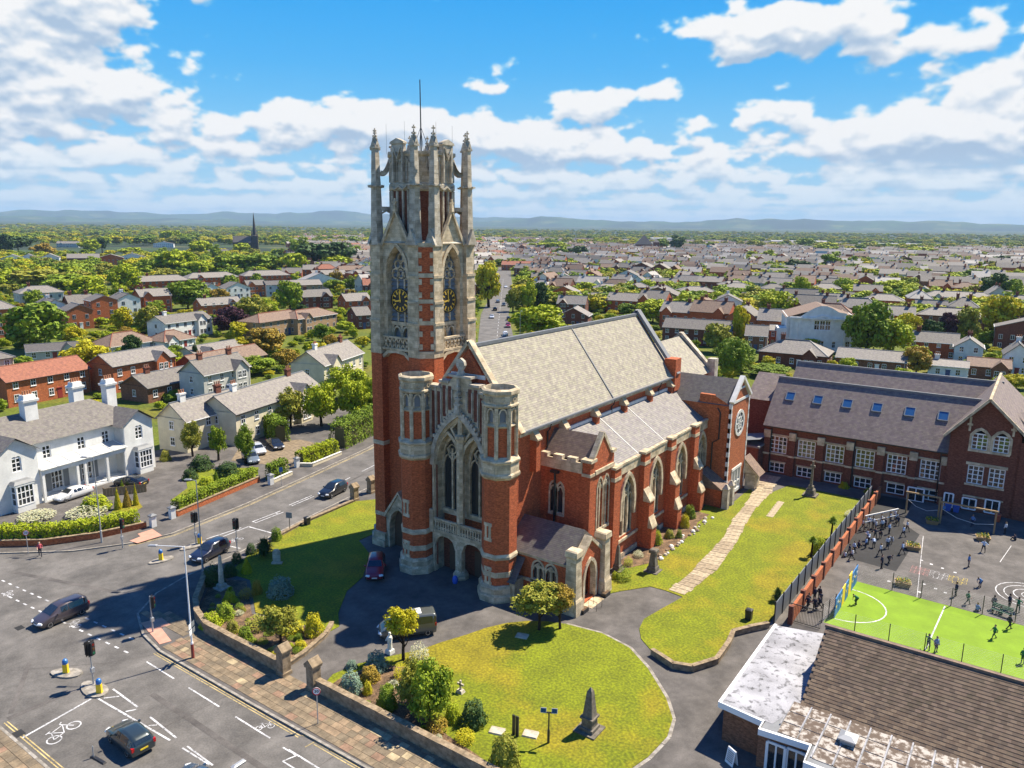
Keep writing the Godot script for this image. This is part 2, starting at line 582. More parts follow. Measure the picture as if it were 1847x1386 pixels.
	mat("brick_dark", lin(0.27, 0.095, 0.058), 0.9, T.brick, 0.27)
	mat("brick_orange", lin(0.68, 0.21, 0.075), 0.9, T.brick, 0.27)
	mat("brick_brown", lin(0.36, 0.17, 0.095), 0.9, T.brick, 0.27)
	mat("brick_buff", lin(0.60, 0.42, 0.25), 0.9, T.brick, 0.27)
	mat("sandstone", lin(0.76, 0.63, 0.44), 0.9, T.stone, 0.22)
	mat("grey_stone", lin(0.68, 0.61, 0.50), 0.9, T.stone, 0.22)
	mat("wall_stone", lin(0.38, 0.29, 0.19), 0.95, T.stone, 0.42)
	mat("white_stone", lin(0.80, 0.78, 0.74), 0.8, T.plaster, 0.2)
	mat("slate_pale", lin(0.49, 0.455, 0.36), 0.8, T.slate, 0.13)
	mat("slate_lead", lin(0.345, 0.325, 0.31), 0.75, T.slate, 0.13)
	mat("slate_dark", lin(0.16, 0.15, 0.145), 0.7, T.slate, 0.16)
	mat("slate_grey", lin(0.25, 0.232, 0.21), 0.75, T.slate, 0.16)
	mat("slate_light", lin(0.35, 0.325, 0.295), 0.75, T.slate, 0.16)
	mat("slate_white", lin(0.52, 0.50, 0.47), 0.7, T.slate, 0.16)
	mat("slate_brown", lin(0.33, 0.23, 0.17), 0.85, T.slate, 0.16)
	mat("slate_school", lin(0.29, 0.235, 0.22), 0.8, T.slate, 0.13)
	mat("tile_red", lin(0.46, 0.18, 0.11), 0.85, T.slate, 0.16)
	mat("render_white", lin(0.84, 0.84, 0.83), 0.8, T.plaster, 0.15)
	mat("render_cream", lin(0.74, 0.66, 0.48), 0.85, T.plaster, 0.15)
	mat("render_grey", lin(0.56, 0.56, 0.54), 0.85, T.plaster, 0.15)
	mat("render_blue", lin(0.60, 0.68, 0.74), 0.85, T.plaster, 0.15)
	mat("white_paint", lin(0.82, 0.82, 0.82), 0.45)
	mat("black_paint", lin(0.02, 0.02, 0.022), 0.45)
	mat("grey_paint", lin(0.16, 0.18, 0.20), 0.5)
	mat("steel", lin(0.48, 0.49, 0.50), 0.35, null, 1, 0.7)
	mat("galvanised", lin(0.42, 0.43, 0.44), 0.5, null, 1, 0.5)
	mat("lead", lin(0.20, 0.21, 0.23), 0.6, T.plaster, 0.3)
	mat("glass", lin(0.018, 0.024, 0.03), 0.06, null, 1, 0.0, 0.8)
	mat("church_glass", lin(0.02, 0.026, 0.032), 0.22, null, 1, 0.0, 0.6)
	mat("louvre", lin(0.20, 0.22, 0.25), 0.7)
	mat("gold", lin(0.86, 0.56, 0.10), 0.3, null, 1, 0.55)
	mat("aged_stone", lin(0.22, 0.195, 0.16), 0.9, T.stone, 0.5)
	mat("painted_sky_glass", lin(0.03, 0.10, 0.24), 0.08, null, 1, 0.0, 0.8)  # skylight panes: blue albedo stands in for the reflected sky
	mat("slab", lin(0.56, 0.46, 0.32), 0.9, T.stone, 0.5)
	mat("slab_dark", lin(0.44, 0.35, 0.24), 0.9, T.stone, 0.5)
	mat("dark_stone", lin(0.09, 0.08, 0.075), 0.9, T.stone, 0.2)
	mat("door_wood", lin(0.13, 0.08, 0.05), 0.7, T.plaster, 0.8)
	mat("wood", lin(0.36, 0.24, 0.12), 0.8, T.plaster, 0.6)
	mat("pot", lin(0.42, 0.19, 0.10), 0.85)
	world_mat("asphalt", lin(0.20, 0.188, 0.18), 0.9, T.asphalt, 0.06)
	world_mat("tarmac", lin(0.17, 0.156, 0.15), 0.92, T.asphalt, 0.085)
	world_mat("tarmac_dark", lin(0.035, 0.035, 0.038), 0.92, T.asphalt, 0.085)
	world_mat("grass", lin(0.60, 0.60, 0.24), 1.0, T.grass, 0.021)
	world_mat("earth", lin(0.62, 0.56, 0.48), 1.0, T.earth, 0.25)
	world_mat("land", lin(0.45, 0.5, 0.4), 1.0, T.land, 0.0011)
	world_mat("town_ground", lin(0.36, 0.40, 0.22), 1.0, T.grass, 0.008)
	world_mat("turf", lin(0.20, 0.33, 0.012), 0.95, T.plaster, 0.11)
	world_mat("road_paint", lin(0.74, 0.74, 0.72), 0.7, T.white_roof, 0.21)
	world_mat("yellow_line", lin(0.62, 0.48, 0.20), 0.8, T.white_roof, 0.21)
	world_mat("kerb", lin(0.40, 0.37, 0.33), 0.9, T.stone, 0.35)
	world_mat("tactile", lin(0.58, 0.30, 0.22), 0.9, T.plaster, 0.3)
	for i in 5:
		world_mat("flag%d" % i, [lin(0.34, 0.26, 0.17), lin(0.28, 0.22, 0.15), lin(0.43, 0.31, 0.20), lin(0.60, 0.48, 0.30), lin(0.40, 0.25, 0.17)][i], 0.9, T.asphalt, 0.35)
	mat("roof_felt", lin(0.85, 0.83, 0.80), 0.95, T.roof_felt, 0.12)
	mat("white_roof", lin(0.43, 0.43, 0.445), 0.8, T.white_roof, 0.09)

# ---------- the church ----------
func ring(n: int, cx: float, cy: float, r: float) -> Array:
	var p := []
	for i in n + 1:
		p.append(Vector2(cx + cos(TAU * i / n) * r, cy + sin(TAU * i / n) * r))
	return p

func gothic(parent: Node, fr: Transform3D, w: float, s: float, a: float, lights: int, depth: float, hood := 0.22, glass := "church_glass") -> MeshInstance3D:
	var b := MB.new()
	b.xf = fr
	b.strip(MB.arch_path(w + hood, 0, s, a + hood * 0.8), hood, -depth, 0.05)
	b.box(Vector3(-w / 2 - hood, -0.28, -depth), Vector3(w / 2 + hood, 0.02, 0.12))
	var lw := w / lights
	for i in range(1, lights):
		var x := -w / 2 + lw * i
		b.box(Vector3(x - 0.05 * lights, 0, -depth), Vector3(x + 0.05 * lights, s + MB.arc(w / 2, a - s, x) * 0.55, -depth + 0.28))
	for i in lights:
		var x := -w / 2 + lw * (i + 0.5)
		var hs := s - lw * 0.35
		var head := []
		for k in 9:
			var q := -lw / 2 + lw * k / 8.0
			head.append(Vector2(x + q, hs + MB.arc(lw / 2, lw * 0.85, q)))
		b.strip(head, 0.13, -depth, -depth + 0.26)
	if lights > 1:
		b.strip(ring(12, 0, lerpf(s, a, 0.52), minf(w, a - s) * 0.21), 0.12, -depth, -depth + 0.26)
		for sx in [-1, 1]:
			b.strip([Vector2(0, lerpf(s, a, 0.32)), Vector2(sx * w * 0.17, lerpf(s, a, 0.12)), Vector2(sx * w * 0.3, lerpf(s, a, 0.55))], 0.11, -depth, -depth + 0.24)
	var o := part("window", b, M.sandstone, parent)
	var g := MB.new()
	g.xf = fr
	g.plate(MB.arch_path(w, 0.02, s, a), -depth - 0.03, -depth + 0.06)
	part("pane", g, M[glass], o)
	return o

func pinnacle(parent: Node, at: Vector3, y0: float, y1: float, r: float, called := "pinnacle"):
	var b := MB.new()
	b.xf = Transform3D(Basis(), at)
	var h := y1 - y0
	b.ring_stack([[y0, r, r], [y0 + h * 0.56, r * 0.8, r * 0.8]], Vector3.ZERO)
	b.ring_stack([[y0 + h * 0.56, r * 1.15, r * 1.15], [y0 + h * 0.60, r * 1.2, r * 1.2]], Vector3.ZERO)
	for s in [Vector3(1, 0, 0), Vector3(-1, 0, 0), Vector3(0, 0, 1), Vector3(0, 0, -1)]:      # gablets
		b.xf = Transform3D(Basis(), at) * frame(s * r * 0.78, Vector3(s.z, 0, -s.x))
		b.plate([Vector2(-r, y0 + h * 0.6), Vector2(r, y0 + h * 0.6), Vector2(0, y0 + h * 0.76)], -0.1, 0.1)
	b.xf = Transform3D(Basis(), at)
	b.lathe(Vector3.ZERO, [[r * 0.85, y0 + h * 0.6], [r * 0.16, y1 - h * 0.08]], 8, PI / 8)
	for k in 4:      # crockets up the spirelet
		var f := 0.12 + 0.2 * k
		var rr := lerpf(r * 0.85, r * 0.16, f) + r * 0.18
		var yy := lerpf(y0 + h * 0.6, y1 - h * 0.08, f)
		for s in 4:
			b.cbox(Vector3(cos(PI / 2 * s) * rr, yy, sin(PI / 2 * s) * rr), Vector3(r * 0.5, r * 0.42, r * 0.5))
	b.cbox(Vector3(0, y1 - h * 0.055, 0), Vector3(r * 1.2, r * 0.4, r * 0.4))
	b.cbox(Vector3(0, y1 - h * 0.055, 0), Vector3(r * 0.39, r * 0.39, r * 1.2))
	b.cbox(Vector3(0, y1 - h * 0.03, 0), Vector3(r * 0.3, h * 0.06, r * 0.3))
	part(called, b, M.grey_stone, parent)

func turret(parent: Node, at: Vector3):
	var t := MB.new()
	t.xf = Transform3D(Basis(), at)
	var ph := PI / 8 + 0.02
	t.lathe(Vector3.ZERO, [[1.72, 0.9], [1.72, 14.0], [1.45, 14.0], [1.45, 17.4]], 8, ph)
	var o := part("turret", t, M.brick, parent)
	var s := MB.new()
	s.xf = Transform3D(Basis(), at)
	s.lathe(Vector3.ZERO, [[2.15, 0.0], [2.15, 0.75], [2.02, 0.95], [2.02, 1.5], [1.86, 1.75], [1.70, 1.78]], 8, ph)
	s.lathe(Vector3.ZERO, [[1.71, 2.55], [1.755, 2.56], [1.755, 3.1], [1.71, 3.11]], 8, ph)
	s.lathe(Vector3.ZERO, [[1.71, 4.3], [1.86, 4.4], [1.86, 4.62], [1.71, 4.9]], 8, ph)
	s.lathe(Vector3.ZERO, [[1.71, 12.2], [2.0, 12.5], [2.0, 12.72], [1.86, 12.85], [1.86, 13.75], [1.98, 13.9], [1.98, 14.05], [1.5, 14.35]], 8, ph)
	s.lathe(Vector3.ZERO, [[1.44, 17.1], [1.66, 17.3], [1.3, 17.6], [1.3, 19.1]], 8, ph)
	s.lathe(Vector3.ZERO, [[1.55, 19.0], [1.80, 19.15], [1.80, 19.3], [1.66, 19.4], [1.66, 20.15], [1.86, 20.3], [1.86, 20.62], [1.62, 20.75], [1.50, 20.75], [1.45, 20.05]], 8, ph)
	for k in 8:
		var a := ph + TAU * k / 8
		var d := Vector3(cos(a), 0, -sin(a))
		s.lathe(d * 1.55, [[0.2, 14.0], [0.2, 19.05]], 6)
		var am := a + PI / 8
		var dm := Vector3(cos(am), 0, -sin(am))
		s.xf = Transform3D(Basis(), at) * frame(dm * 1.42, Vector3(dm.z, 0, -dm.x))
		s.strip(MB.arch_path(0.72, 17.6, 18.5, 18.95, 6), 0.14, -0.15, 0.12)
		s.strip(ring(8, 0, 19.78, 0.2), 0.1, 0.1, 0.2)
		s.xf = Transform3D(Basis(), at)
	part("stone_dressing", s, M.sandstone, o)
	var v := MB.new()
	v.xf = Transform3D(Basis(), at)
	v.lathe(Vector3.ZERO, [[1.33, 17.65], [1.33, 18.9]], 8, ph)
	v.lathe(Vector3.ZERO, [[1.5, 20.12], [0.02, 20.15]], 8, ph)
	part("louvre", v, M.louvre, o)
	for k in [0, 1]:      # slit lights with stone quoins
		var a := -PI / 2 - 0.12 + 0.02
		var dm := Vector3(cos(a), 0, -sin(a))
		var w := MB.new()
		w.xf = Transform3D(Basis(), at) * frame(dm * 1.6, Vector3(dm.z, 0, -dm.x)) * Transform3D(Basis(), Vector3(0, [1.9, 6.3][k], 0))
		w.strip([Vector2(-0.24, 0.0), Vector2(-0.24, 1.5)], 0.24, -0.1, 0.05)
		w.strip([Vector2(0.24, 0.0), Vector2(0.24, 1.5)], 0.24, -0.1, 0.05)
		for q in [0.0, 1.5]:
			w.box(Vector3(-0.46, q - 0.16, -0.1), Vector3(0.46, q + 0.16, 0.055))
		var wo := part("window", w, M.sandstone, o)
		var g := MB.new()
		g.xf = w.xf
		g.box(Vector3(-0.13, 0.1, -0.1), Vector3(0.13, 1.4, 0.0))
		part("pane", g, M.church_glass, wo)

func build_church():
	org = Vector3(-45.3, 0, -75)
	var ch := thing("church", "tall red brick church with pinnacled stone clock tower and long pale slate roof", "church", org)
	var b := MB.new()
	# nave: body, gables
	b.box(Vector3(-50.7, 0, -94.0), Vector3(-39.9, 16.25, -57.6))
	for z in [-57.5, -94.2]:
		b.xf = Transform3D(Basis(), Vector3(0, 0, z))
		b.plate([Vector2(-50.8, 0), Vector2(-39.8, 0), Vector2(-39.8, 16.2), Vector2(-45.3, 23.5), Vector2(-50.8, 16.2)], -0.3, 0.3)
	b.xf = Transform3D()
	b.box(Vector3(-40.6, 14.0, -95.2), Vector3(-39.0, 18.3, -93.4))
	part("nave_wall", b, M.brick, ch)
	b = MB.new()
	for y in [17.6, 20.7]:
		var hw: float = 5.5 * (23.5 - y) / 7.3
		b.box(Vector3(-45.3 - hw, y, -57.3), Vector3(-45.3 + hw, y + 0.4, -57.16))
	part("stone_band", b, M.white_stone, ch)
	b = MB.new()
	for s in [-1, 1]:
		var e := Vector3(-45.3 + s * 5.95, 15.95, 0)
		var r := Vector3(-45.3, 23.75, 0)
		var d := Vector3(0, 0, -58.0); var f := Vector3(0, 0, -93.8)
		if s > 0:
			b.quad(e + d, e + f, r + f, r + d)
		else:
			b.quad(e + f, e + d, r + d, r + f)
		b.quad(e + d, r + d, r + d - Vector3(0, 0.3, 0), e + d - Vector3(0, 0.3, 0))
		b.quad(e + f, e + d, e + d - Vector3(0, 0.25, 0), e + f - Vector3(0, 0.25, 0))
	var roof := part("nave_roof", b, M.slate_pale, ch)
	b = MB.new()
	b.box(Vector3(-45.5, 23.62, -93.8), Vector3(-45.1, 23.95, -57.8))
	b.bar(Vector3(-39.33, 16.05, -76.6), Vector3(-45.3, 23.83, -76.6), 0.16, 0.06)
	b.bar(Vector3(-39.25, 15.92, -93.6), Vector3(-39.25, 15.92, -58.0), 0.22, 0.2)
	b.bar(Vector3(-39.0, 16.2, -94.35), Vector3(-45.3, 24.3, -94.35), 1.0, 0.4)
	b.bar(Vector3(-51.6, 16.2, -94.35), Vector3(-45.3, 24.3, -94.35), 1.0, 0.4)
	part("lead_flashing", b, M.lead, roof)
	b = MB.new()
	b.bar(Vector3(-39.0, 16.0, -57.5), Vector3(-45.3, 24.25, -57.5), 0.75, 0.35)
	b.bar(Vector3(-51.6, 16.0, -57.5), Vector3(-45.3, 24.25, -57.5), 0.75, 0.35)
	part("gable_coping", b, M.sandstone, roof)
	# clerestory cornice and the stone-capped piers above the aisle roof
	b = MB.new()
	b.box(Vector3(-40.0, 15.35, -93.6), Vector3(-39.62, 15.86, -58.0))
	part("cornice", b, M.sandstone, ch)
	var pier := MB.new()
	pier.box(Vector3(-0.5, -3.0, -0.38), Vector3(0.55, 0.2, 0.38))
	var cap := MB.new()
	cap.plate([Vector2(-0.5, 0.2), Vector2(0.72, 0.2), Vector2(0.72, 0.35), Vector2(-0.2, 1.55), Vector2(-0.5, 1.55)], -0.44, 0.44)
	var pm := pier.mesh(); var cm := cap.mesh()
	for z in [-60.6, -66.0, -72.7, -79.6, -86.7, -93.2]:
		var o := inst("clerestory_pier", pm, M.brick, ch, Transform3D(Basis(), Vector3(-39.7, 14.45, z) - org))
		inst("pier_cap", cm, M.sandstone, o, Transform3D())
	b = MB.new()
	for z in [-63.2, -77.0, -90.0]:
		b.tube([Vector3(-39.35, 15.7, z), Vector3(-39.5, 15.2, z), Vector3(-39.75, 14.9, z), Vector3(-39.75, 12.2, z)], 0.09, 0.09)
	part("drainpipe", b, M.black_paint, ch)
	# west front: turrets, stepped screen, great arch
	turret(ch, Vector3(-50.5, 0, -55.4))
	turret(ch, Vector3(-40.1, 0, -55.4))
	b = MB.new()
	b.xf = Transform3D(Basis(), Vector3(-45.3, 0, -55.9))
	b.wall(-4.0, 4.0, 0.0, [[-4.0, 19.6], [-2.4, 19.6], [-2.4, 20.2], [-1.4, 20.2], [-1.4, 20.9], [1.4, 20.9], [1.4, 20.2], [2.4, 20.2], [2.4, 19.6], [4.0, 19.6]], [{x = 0.0, w = 6.3, y = 0.0, s = 11.6, a = 16.6}], 1.5)
	b.xf = Transform3D()
	b.box(Vector3(-49.3, 16.8, -57.2), Vector3(-41.3, 19.55, -55.92))
	var scr := part("west_front", b, M.sandstone, ch)
	b = MB.new()       # brick panels set in the stone screen
	b.xf = Transform3D(Basis(), Vector3(-45.3, 0, -55.9))
	for x in [-3.35, -2.65, -1.95, -1.25, 1.25, 1.95, 2.65, 3.35]:
		var lowest: float = 11.9 + MB.arc(3.55, 6.2, x) + 0.35
		b.box(Vector3(x - 0.2, lowest, -0.1), Vector3(x + 0.2, 19.2 if absf(x) > 2.3 else 19.9, 0.03))
	for sx in [-1, 1]:
		b.box(Vector3(sx * 3.45 - 0.55, 0.8, 0.0), Vector3(sx * 3.45 + 0.55, 11.6, 0.04))
	part("brick_panel", b, M.brick_dark, scr)
	b = MB.new()       # copings, hood mould with crockets, ribs
	b.xf = Transform3D(Basis(), Vector3(-45.3, 0, -55.9))
	for q in [[-3.2, 0.8, 19.6], [-1.9, 0.6, 20.2], [0, 1.5, 20.9], [1.9, 0.6, 20.2], [3.2, 0.8, 19.6]]:
		b.box(Vector3(q[0] - q[1], q[2], -0.8), Vector3(q[0] + q[1], q[2] + 0.22, 0.2))
	for x in [-3.7, -3.0, -2.3, -1.6, -0.9, 0.9, 1.6, 2.3, 3.0, 3.7]:
		b.box(Vector3(x - 0.07, 11.9 + MB.arc(3.55, 6.2, x) + 0.3, 0.0), Vector3(x + 0.07, 19.6, 0.16))
	var hood := MB.arch_path(6.9, 11.0, 11.6, 17.3, 22)
	b.strip(hood.slice(1, hood.size() - 1), 0.45, 0.0, 0.38)
	for i in range(3, hood.size() - 3):
		b.cbox(Vector3(hood[i].x * 1.09, hood[i].y + 0.32, 0.2), Vector3(0.26, 0.3, 0.34))
	b.taper(Vector3(0, 17.3, 0.25), Vector2(0.7, 0.7), Vector2(0.3, 0.3), 1.6)
	for k in 4:
		b.cbox(Vector3(0, 18.3 + k * 0.55, 0.25), Vector3(0.75 - 0.12 * k, 0.22, 0.5 - 0.07 * k))
	b.box(Vector3(-0.1, 18.5, 0.12), Vector3(0.1, 20.8, 0.36))
	b.taper(Vector3(0, 21.1, -0.2), Vector2(0.8, 0.6), Vector2(0.3, 0.3), 0.6)
	b.plate([Vector2(-0.2, 21.6), Vector2(0.2, 21.6), Vector2(0.55, 22.1), Vector2(0.45, 22.5), Vector2(0, 22.8), Vector2(-0.45, 22.5), Vector2(-0.55, 22.1)], -0.4, -0.05)
	part("hood_mould", b, M.grey_stone, scr)
	b = MB.new()       # back of the recess, centre pier, the two arches
	b.xf = Transform3D(Basis(), Vector3(-45.3, 0, -56.85))
	b.wall(-3.3, 3.3, 6.2, [[-3.3, 17.4], [3.3, 17.4]], [{x = -1.72, w = 2.3, y = 6.8, s = 12.0, a = 14.3}, {x = 1.72, w = 2.3, y = 6.8, s = 12.0, a = 14.3}], 0.3)
	for sx in [-1, 1]:
		var ap := []
		for i in 11:
			var q := -1.55 + 3.1 * i / 10.0
			ap.append(Vector2(sx * 1.62 + q, 12.2 + MB.arc(1.55, 2.9, q)))
		b.strip(ap, 0.32, -0.1, 0.85)
		b.strip([Vector2(sx * 0.35, 14.4), Vector2(sx * 1.2, 15.6), Vector2(sx * 0.3, 16.6)], 0.26, 0.2, 0.85)
		b.box(Vector3(sx * 3.2 - 0.12, 6, 0), Vector3(sx * 3.2 + 0.12, 12.2, 1.3))
	b.xf = Transform3D(Basis(), Vector3(-45.3, 0, -56.0))
	b.lathe(Vector3.ZERO, [[0.85, 0], [0.85, 0.5], [0.55, 0.9], [0.45, 1.0], [0.42, 14.4], [0.62, 14.8], [0.62, 15.1], [0.3, 15.2], [0.28, 17.0]], 8, PI / 8)
	part("recess_wall", b, M.sandstone, scr)
	for sx in [-1, 1]:
		gothic(scr, frame(Vector3(-45.3 + sx * 1.72, 6.8, -56.82), Vector3.RIGHT), 2.3, 5.2, 7.5, 2, 0.26, 0.18)
	# balcony over the entrance and its two arches
	b = MB.new()
	b.box(Vector3(-48.7, 4.5, -57.3), Vector3(-41.9, 4.85, -55.5))
	for sx in [-1, 1]:
		var c := Vector3(-45.3 + sx * 1.75, 0, -55.6)
		b.xf = Transform3D(Basis(), c)
		b.wall(-1.65, 1.65, 0.0, [[-1.65, 4.5], [1.65, 4.5]], [{x = 0.0, w = 2.7, y = 0.0, s = 3.0, a = 4.2}], 0.45)
		b.box(Vector3(-1.65, 5.85, -0.12), Vector3(1.65, 6.05, 0.12))
		for i in 10:
			var x := -1.5 + i / 3.0
			b.box(Vector3(x - 0.05, 4.8, -0.08), Vector3(x + 0.05, 5.9, 0.08))
		for i in 9:
			b.strip([Vector2(-1.5 + i / 3.0, 5.5), Vector2(-1.5 + (i + 0.5) / 3.0, 5.8), Vector2(-1.5 + (i + 1) / 3.0, 5.5)], 0.08, -0.06, 0.06)
			b.strip(ring(6, -1.5 + (i + 0.5) / 3.0, 5.05, 0.11), 0.07, -0.06, 0.06)
		b.xf = Transform3D()
		b.box(c + Vector3(sx * 1.7 - 0.3, 4.5, -0.25), c + Vector3(sx * 1.7 + 0.3, 6.9, 0.25))
	part("balcony", b, M.sandstone, ch)
	b = MB.new()
	b.box(Vector3(-48.6, 0, -57.3), Vector3(-42.0, 4.5, -57.1))
	var bk := part("entrance_wall", b, M.brick_dark, ch)
	for x in [-46.9, -43.6]:
		b = MB.new()
		b.box(Vector3(x - 0.7, 0, -57.15), Vector3(x + 0.7, 2.9, -57.0))
		part("door", b, M.door_wood, bk)
	build_tower(ch)
	build_church_side(ch)
	org = Vector3.ZERO

func corner_plan(h: float, e: float) -> Array:       # one corner of the tower in plan: pier faces at distance h, pier edges 1.95 .. 3.3 plus e
	return [Vector2(1.95 - e, h), Vector2(3.3, h), Vector2(h, 3.3), Vector2(h, 1.95 - e)]

func build_tower(ch: Node3D):
	var c := Vector3(-55.0, 0, -61.65)
	var b := MB.new()
	b.xf = Transform3D(Basis(), c)
	b.box(Vector3(-3.6, 0, -3.6), Vector3(3.6, 22.2, 3.6))
	var core := part("tower_wall", b, M.brick, ch)
	var rot := [Basis(), Basis(Vector3.UP, PI / 2), Basis(Vector3.UP, PI), Basis(Vector3.UP, -PI / 2)]
	for k in 4:          # corner piers: brick below, banded stone above with a brick face between the quoins
		var x := Transform3D(rot[k], c)
		b = MB.new()
		b.xf = x
		b.prism(PackedVector2Array([Vector2(1.95, 3.0), Vector2(1.95, 4.5), Vector2(3.45, 4.5), Vector2(4.5, 3.45), Vector2(4.5, 1.95), Vector2(3.0, 1.95)]), 0.8, 22.2)
		b.xf = x
		b.prism(PackedVector2Array([Vector2(3.28, 4.38), Vector2(4.38, 3.28), Vector2(3.5, 2.5), Vector2(2.5, 3.5)]), 22.2, 33.4)
		var p := part("corner_pier", b, M.brick, core)
		b = MB.new()
		b.xf = x
		b.prism(PackedVector2Array([Vector2(1.75, 3.0), Vector2(1.75, 4.95), Vector2(3.65, 4.95), Vector2(4.95, 3.65), Vector2(4.95, 1.75), Vector2(3.0, 1.75)]), 0, 0.9)
		b.prism(PackedVector2Array([Vector2(1.85, 3.0), Vector2(1.85, 4.75), Vector2(3.55, 4.75), Vector2(4.75, 3.55), Vector2(4.75, 1.85), Vector2(3.0, 1.85)]), 0.9, 1.7)
		for y in [3.6, 11.8, 21.9]:
			b.prism(PackedVector2Array([Vector2(1.92, 3.0), Vector2(1.92, 4.54), Vector2(3.47, 4.54), Vector2(4.54, 3.47), Vector2(4.54, 1.92), Vector2(3.0, 1.92)]), y, y + (0.45 if y < 20 else 0.7))
		for q in [0, 1]:       # the two stone piers of the corner
			var y0 := 22.6
			for st in [[22.6, 25.5, 4.62], [25.5, 27.7, 4.55], [27.7, 30.3, 4.48], [30.3, 33.4, 4.4]]:
				var f: float = st[2]
				var plan := [Vector2(1.95, 3.3), Vector2(1.95, f), Vector2(3.32, f), Vector2(3.32, 3.3)]
				if q == 1:
					plan = [Vector2(3.3, 1.95), Vector2(f, 1.95), Vector2(f, 3.32), Vector2(3.3, 3.32)]
				b.prism(PackedVector2Array(plan), st[0], st[1])
				b.prism(PackedVector2Array([plan[0] * 0.99 , plan[1] * 1.02, plan[2] * 1.015, plan[3]]), st[1] - 0.28, st[1] - 0.02)
		for y in [25.3, 27.5, 30.1, 33.1]:
			b.prism(PackedVector2Array([Vector2(3.30, 4.45), Vector2(4.45, 3.30), Vector2(3.5, 2.5), Vector2(2.5, 3.5)]), y, y + 0.42)
		for i in 16:           # toothed quoins either side of the brick face
			if i % 2 == 0:
				var y := 22.8 + i * 0.66
				for sgn: float in [-1.0, 1.0]:
					var m := Vector2(3.88, 3.88) + Vector2(1, -1) * 0.42 * sgn
					var dd := Vector2(1, -1) * 0.13
					var oo := Vector2(1, 1) * 0.03
					b.prism(PackedVector2Array([m - dd - oo * 4, m + dd - oo * 4, m + dd + oo, m - dd + oo]), y, y + 0.55)
		part("quoin_stone", b, M.sandstone, p)
	# belfry faces with tall traceried openings and clocks
	for k in 4:
		var x := Transform3D(rot[k], c) * frame(Vector3(0, 0, 3.95), Vector3.RIGHT)
		b = MB.new()
		b.xf = x
		b.wall(-2.2, 2.2, 22.2, [[-2.2, 33.4], [-1.9, 33.3], [0, 36.6], [1.9, 33.3], [2.2, 33.4]], [{x = 0.0, w = 2.9, y = 23.0, s = 30.4, a = 33.0}], 0.9)
		var face := part("belfry_face", b, M.sandstone, core)
		b = MB.new()
		b.xf = x
		var hd := MB.arch_path(3.2, 30.0, 30.4, 33.3, 14)
		b.strip(hd, 0.35, 0.0, 0.2)
		b.strip([Vector2(-1.95, 33.2), Vector2(0, 36.7), Vector2(1.95, 33.2)], 0.34, -0.1, 0.24)
		b.taper(Vector3(0, 36.6, 0.1), Vector2(0.4, 0.4), Vector2(0.16, 0.16), 1.3)
		b.cbox(Vector3(0, 37.5, 0.1), Vector3(0.55, 0.18, 0.2))
		# tracery in the head of the opening
		for xx in [-0.48, 0.48]:
			b.box(Vector3(xx - 0.08, 25.3, -0.85), Vector3(xx + 0.08, 30.2, -0.55))
		for q in [[-0.72, 30.3, 0.52], [0.72, 30.3, 0.52], [0, 30.3, 0.46], [-0.42, 31.25, 0.4], [0.42, 31.25, 0.4], [0, 31.95, 0.38]]:
			b.strip(ring(8, q[0], q[1], q[2]), 0.15, -0.85, -0.55)
		# lower twin lights and pierced parapet
		b.box(Vector3(-1.45, 24.9, -0.9), Vector3(1.45, 25.3, -0.5))
		for xx in [-1.3, 0.0, 1.3]:
			b.box(Vector3(xx - 0.16, 23.0, -0.9), Vector3(xx + 0.16, 24.9, -0.55))
		for xx in [-0.65, 0.65]:
			b.strip([Vector2(xx - 0.5, 24.2), Vector2(xx - 0.3, 24.65), Vector2(xx, 24.8), Vector2(xx + 0.3, 24.65), Vector2(xx + 0.5, 24.2)], 0.18, -0.9, -0.55)
		b.box(Vector3(-1.9, 22.4, 0.0), Vector3(1.9, 22.62, 0.42))
		b.box(Vector3(-1.9, 23.65, 0.06), Vector3(1.9, 23.85, 0.36))
		for i in 6:
			var xx := -1.75 + 0.6 * i
			b.strip([Vector2(xx, 22.6), Vector2(xx + 0.5, 23.65)], 0.13, 0.1, 0.3)
			b.strip([Vector2(xx + 0.5, 22.6), Vector2(xx, 23.65)], 0.13, 0.1, 0.3)
		b.strip([Vector2(-1.9, 21.6), Vector2(-1.2, 22.15), Vector2(0, 22.3), Vector2(1.2, 22.15), Vector2(1.9, 21.6)], 0.34, -0.3, 0.4)
		part("tracery", b, M.sandstone, face)
		b = MB.new()
		b.xf = x
		for i in 14:           # sloping louvre blades
			var y := 25.4 + i * 0.46
			b.quad(Vector3(-1.45, y, -0.6), Vector3(1.45, y, -0.6), Vector3(1.45, y + 0.5, -0.9), Vector3(-1.45, y + 0.5, -0.9))
		b.box(Vector3(-1.45, 22.5, -1.1), Vector3(1.45, 33, -1.0))
		part("louvre", b, M.louvre, face)
		clock(face, x * Transform3D(Basis(), Vector3(0.0, 27.55, -0.42)), core)
	# octagonal lantern
	b = MB.new()
	b.xf = Transform3D(Basis(), c)
	b.lathe(Vector3.ZERO, [[3.4, 33.2], [3.4, 38.9]], 8, PI / 8)
	var lan := part("lantern_wall", b, M.brick_dark, core)
	b = MB.new()
	b.xf = Transform3D(Basis(), c)
	b.lathe(Vector3.ZERO, [[4.3, 33.3], [4.5, 33.45], [4.3, 33.6], [3.55, 33.75]], 8, PI / 8)
	b.lathe(Vector3.ZERO, [[3.35, 38.6], [3.62, 38.8], [3.62, 39.3], [3.48, 39.5], [3.48, 42.0], [3.72, 42.2], [3.72, 42.5], [3.25, 42.5], [3.25, 41.0], [0.1, 41.2]], 8, PI / 8)
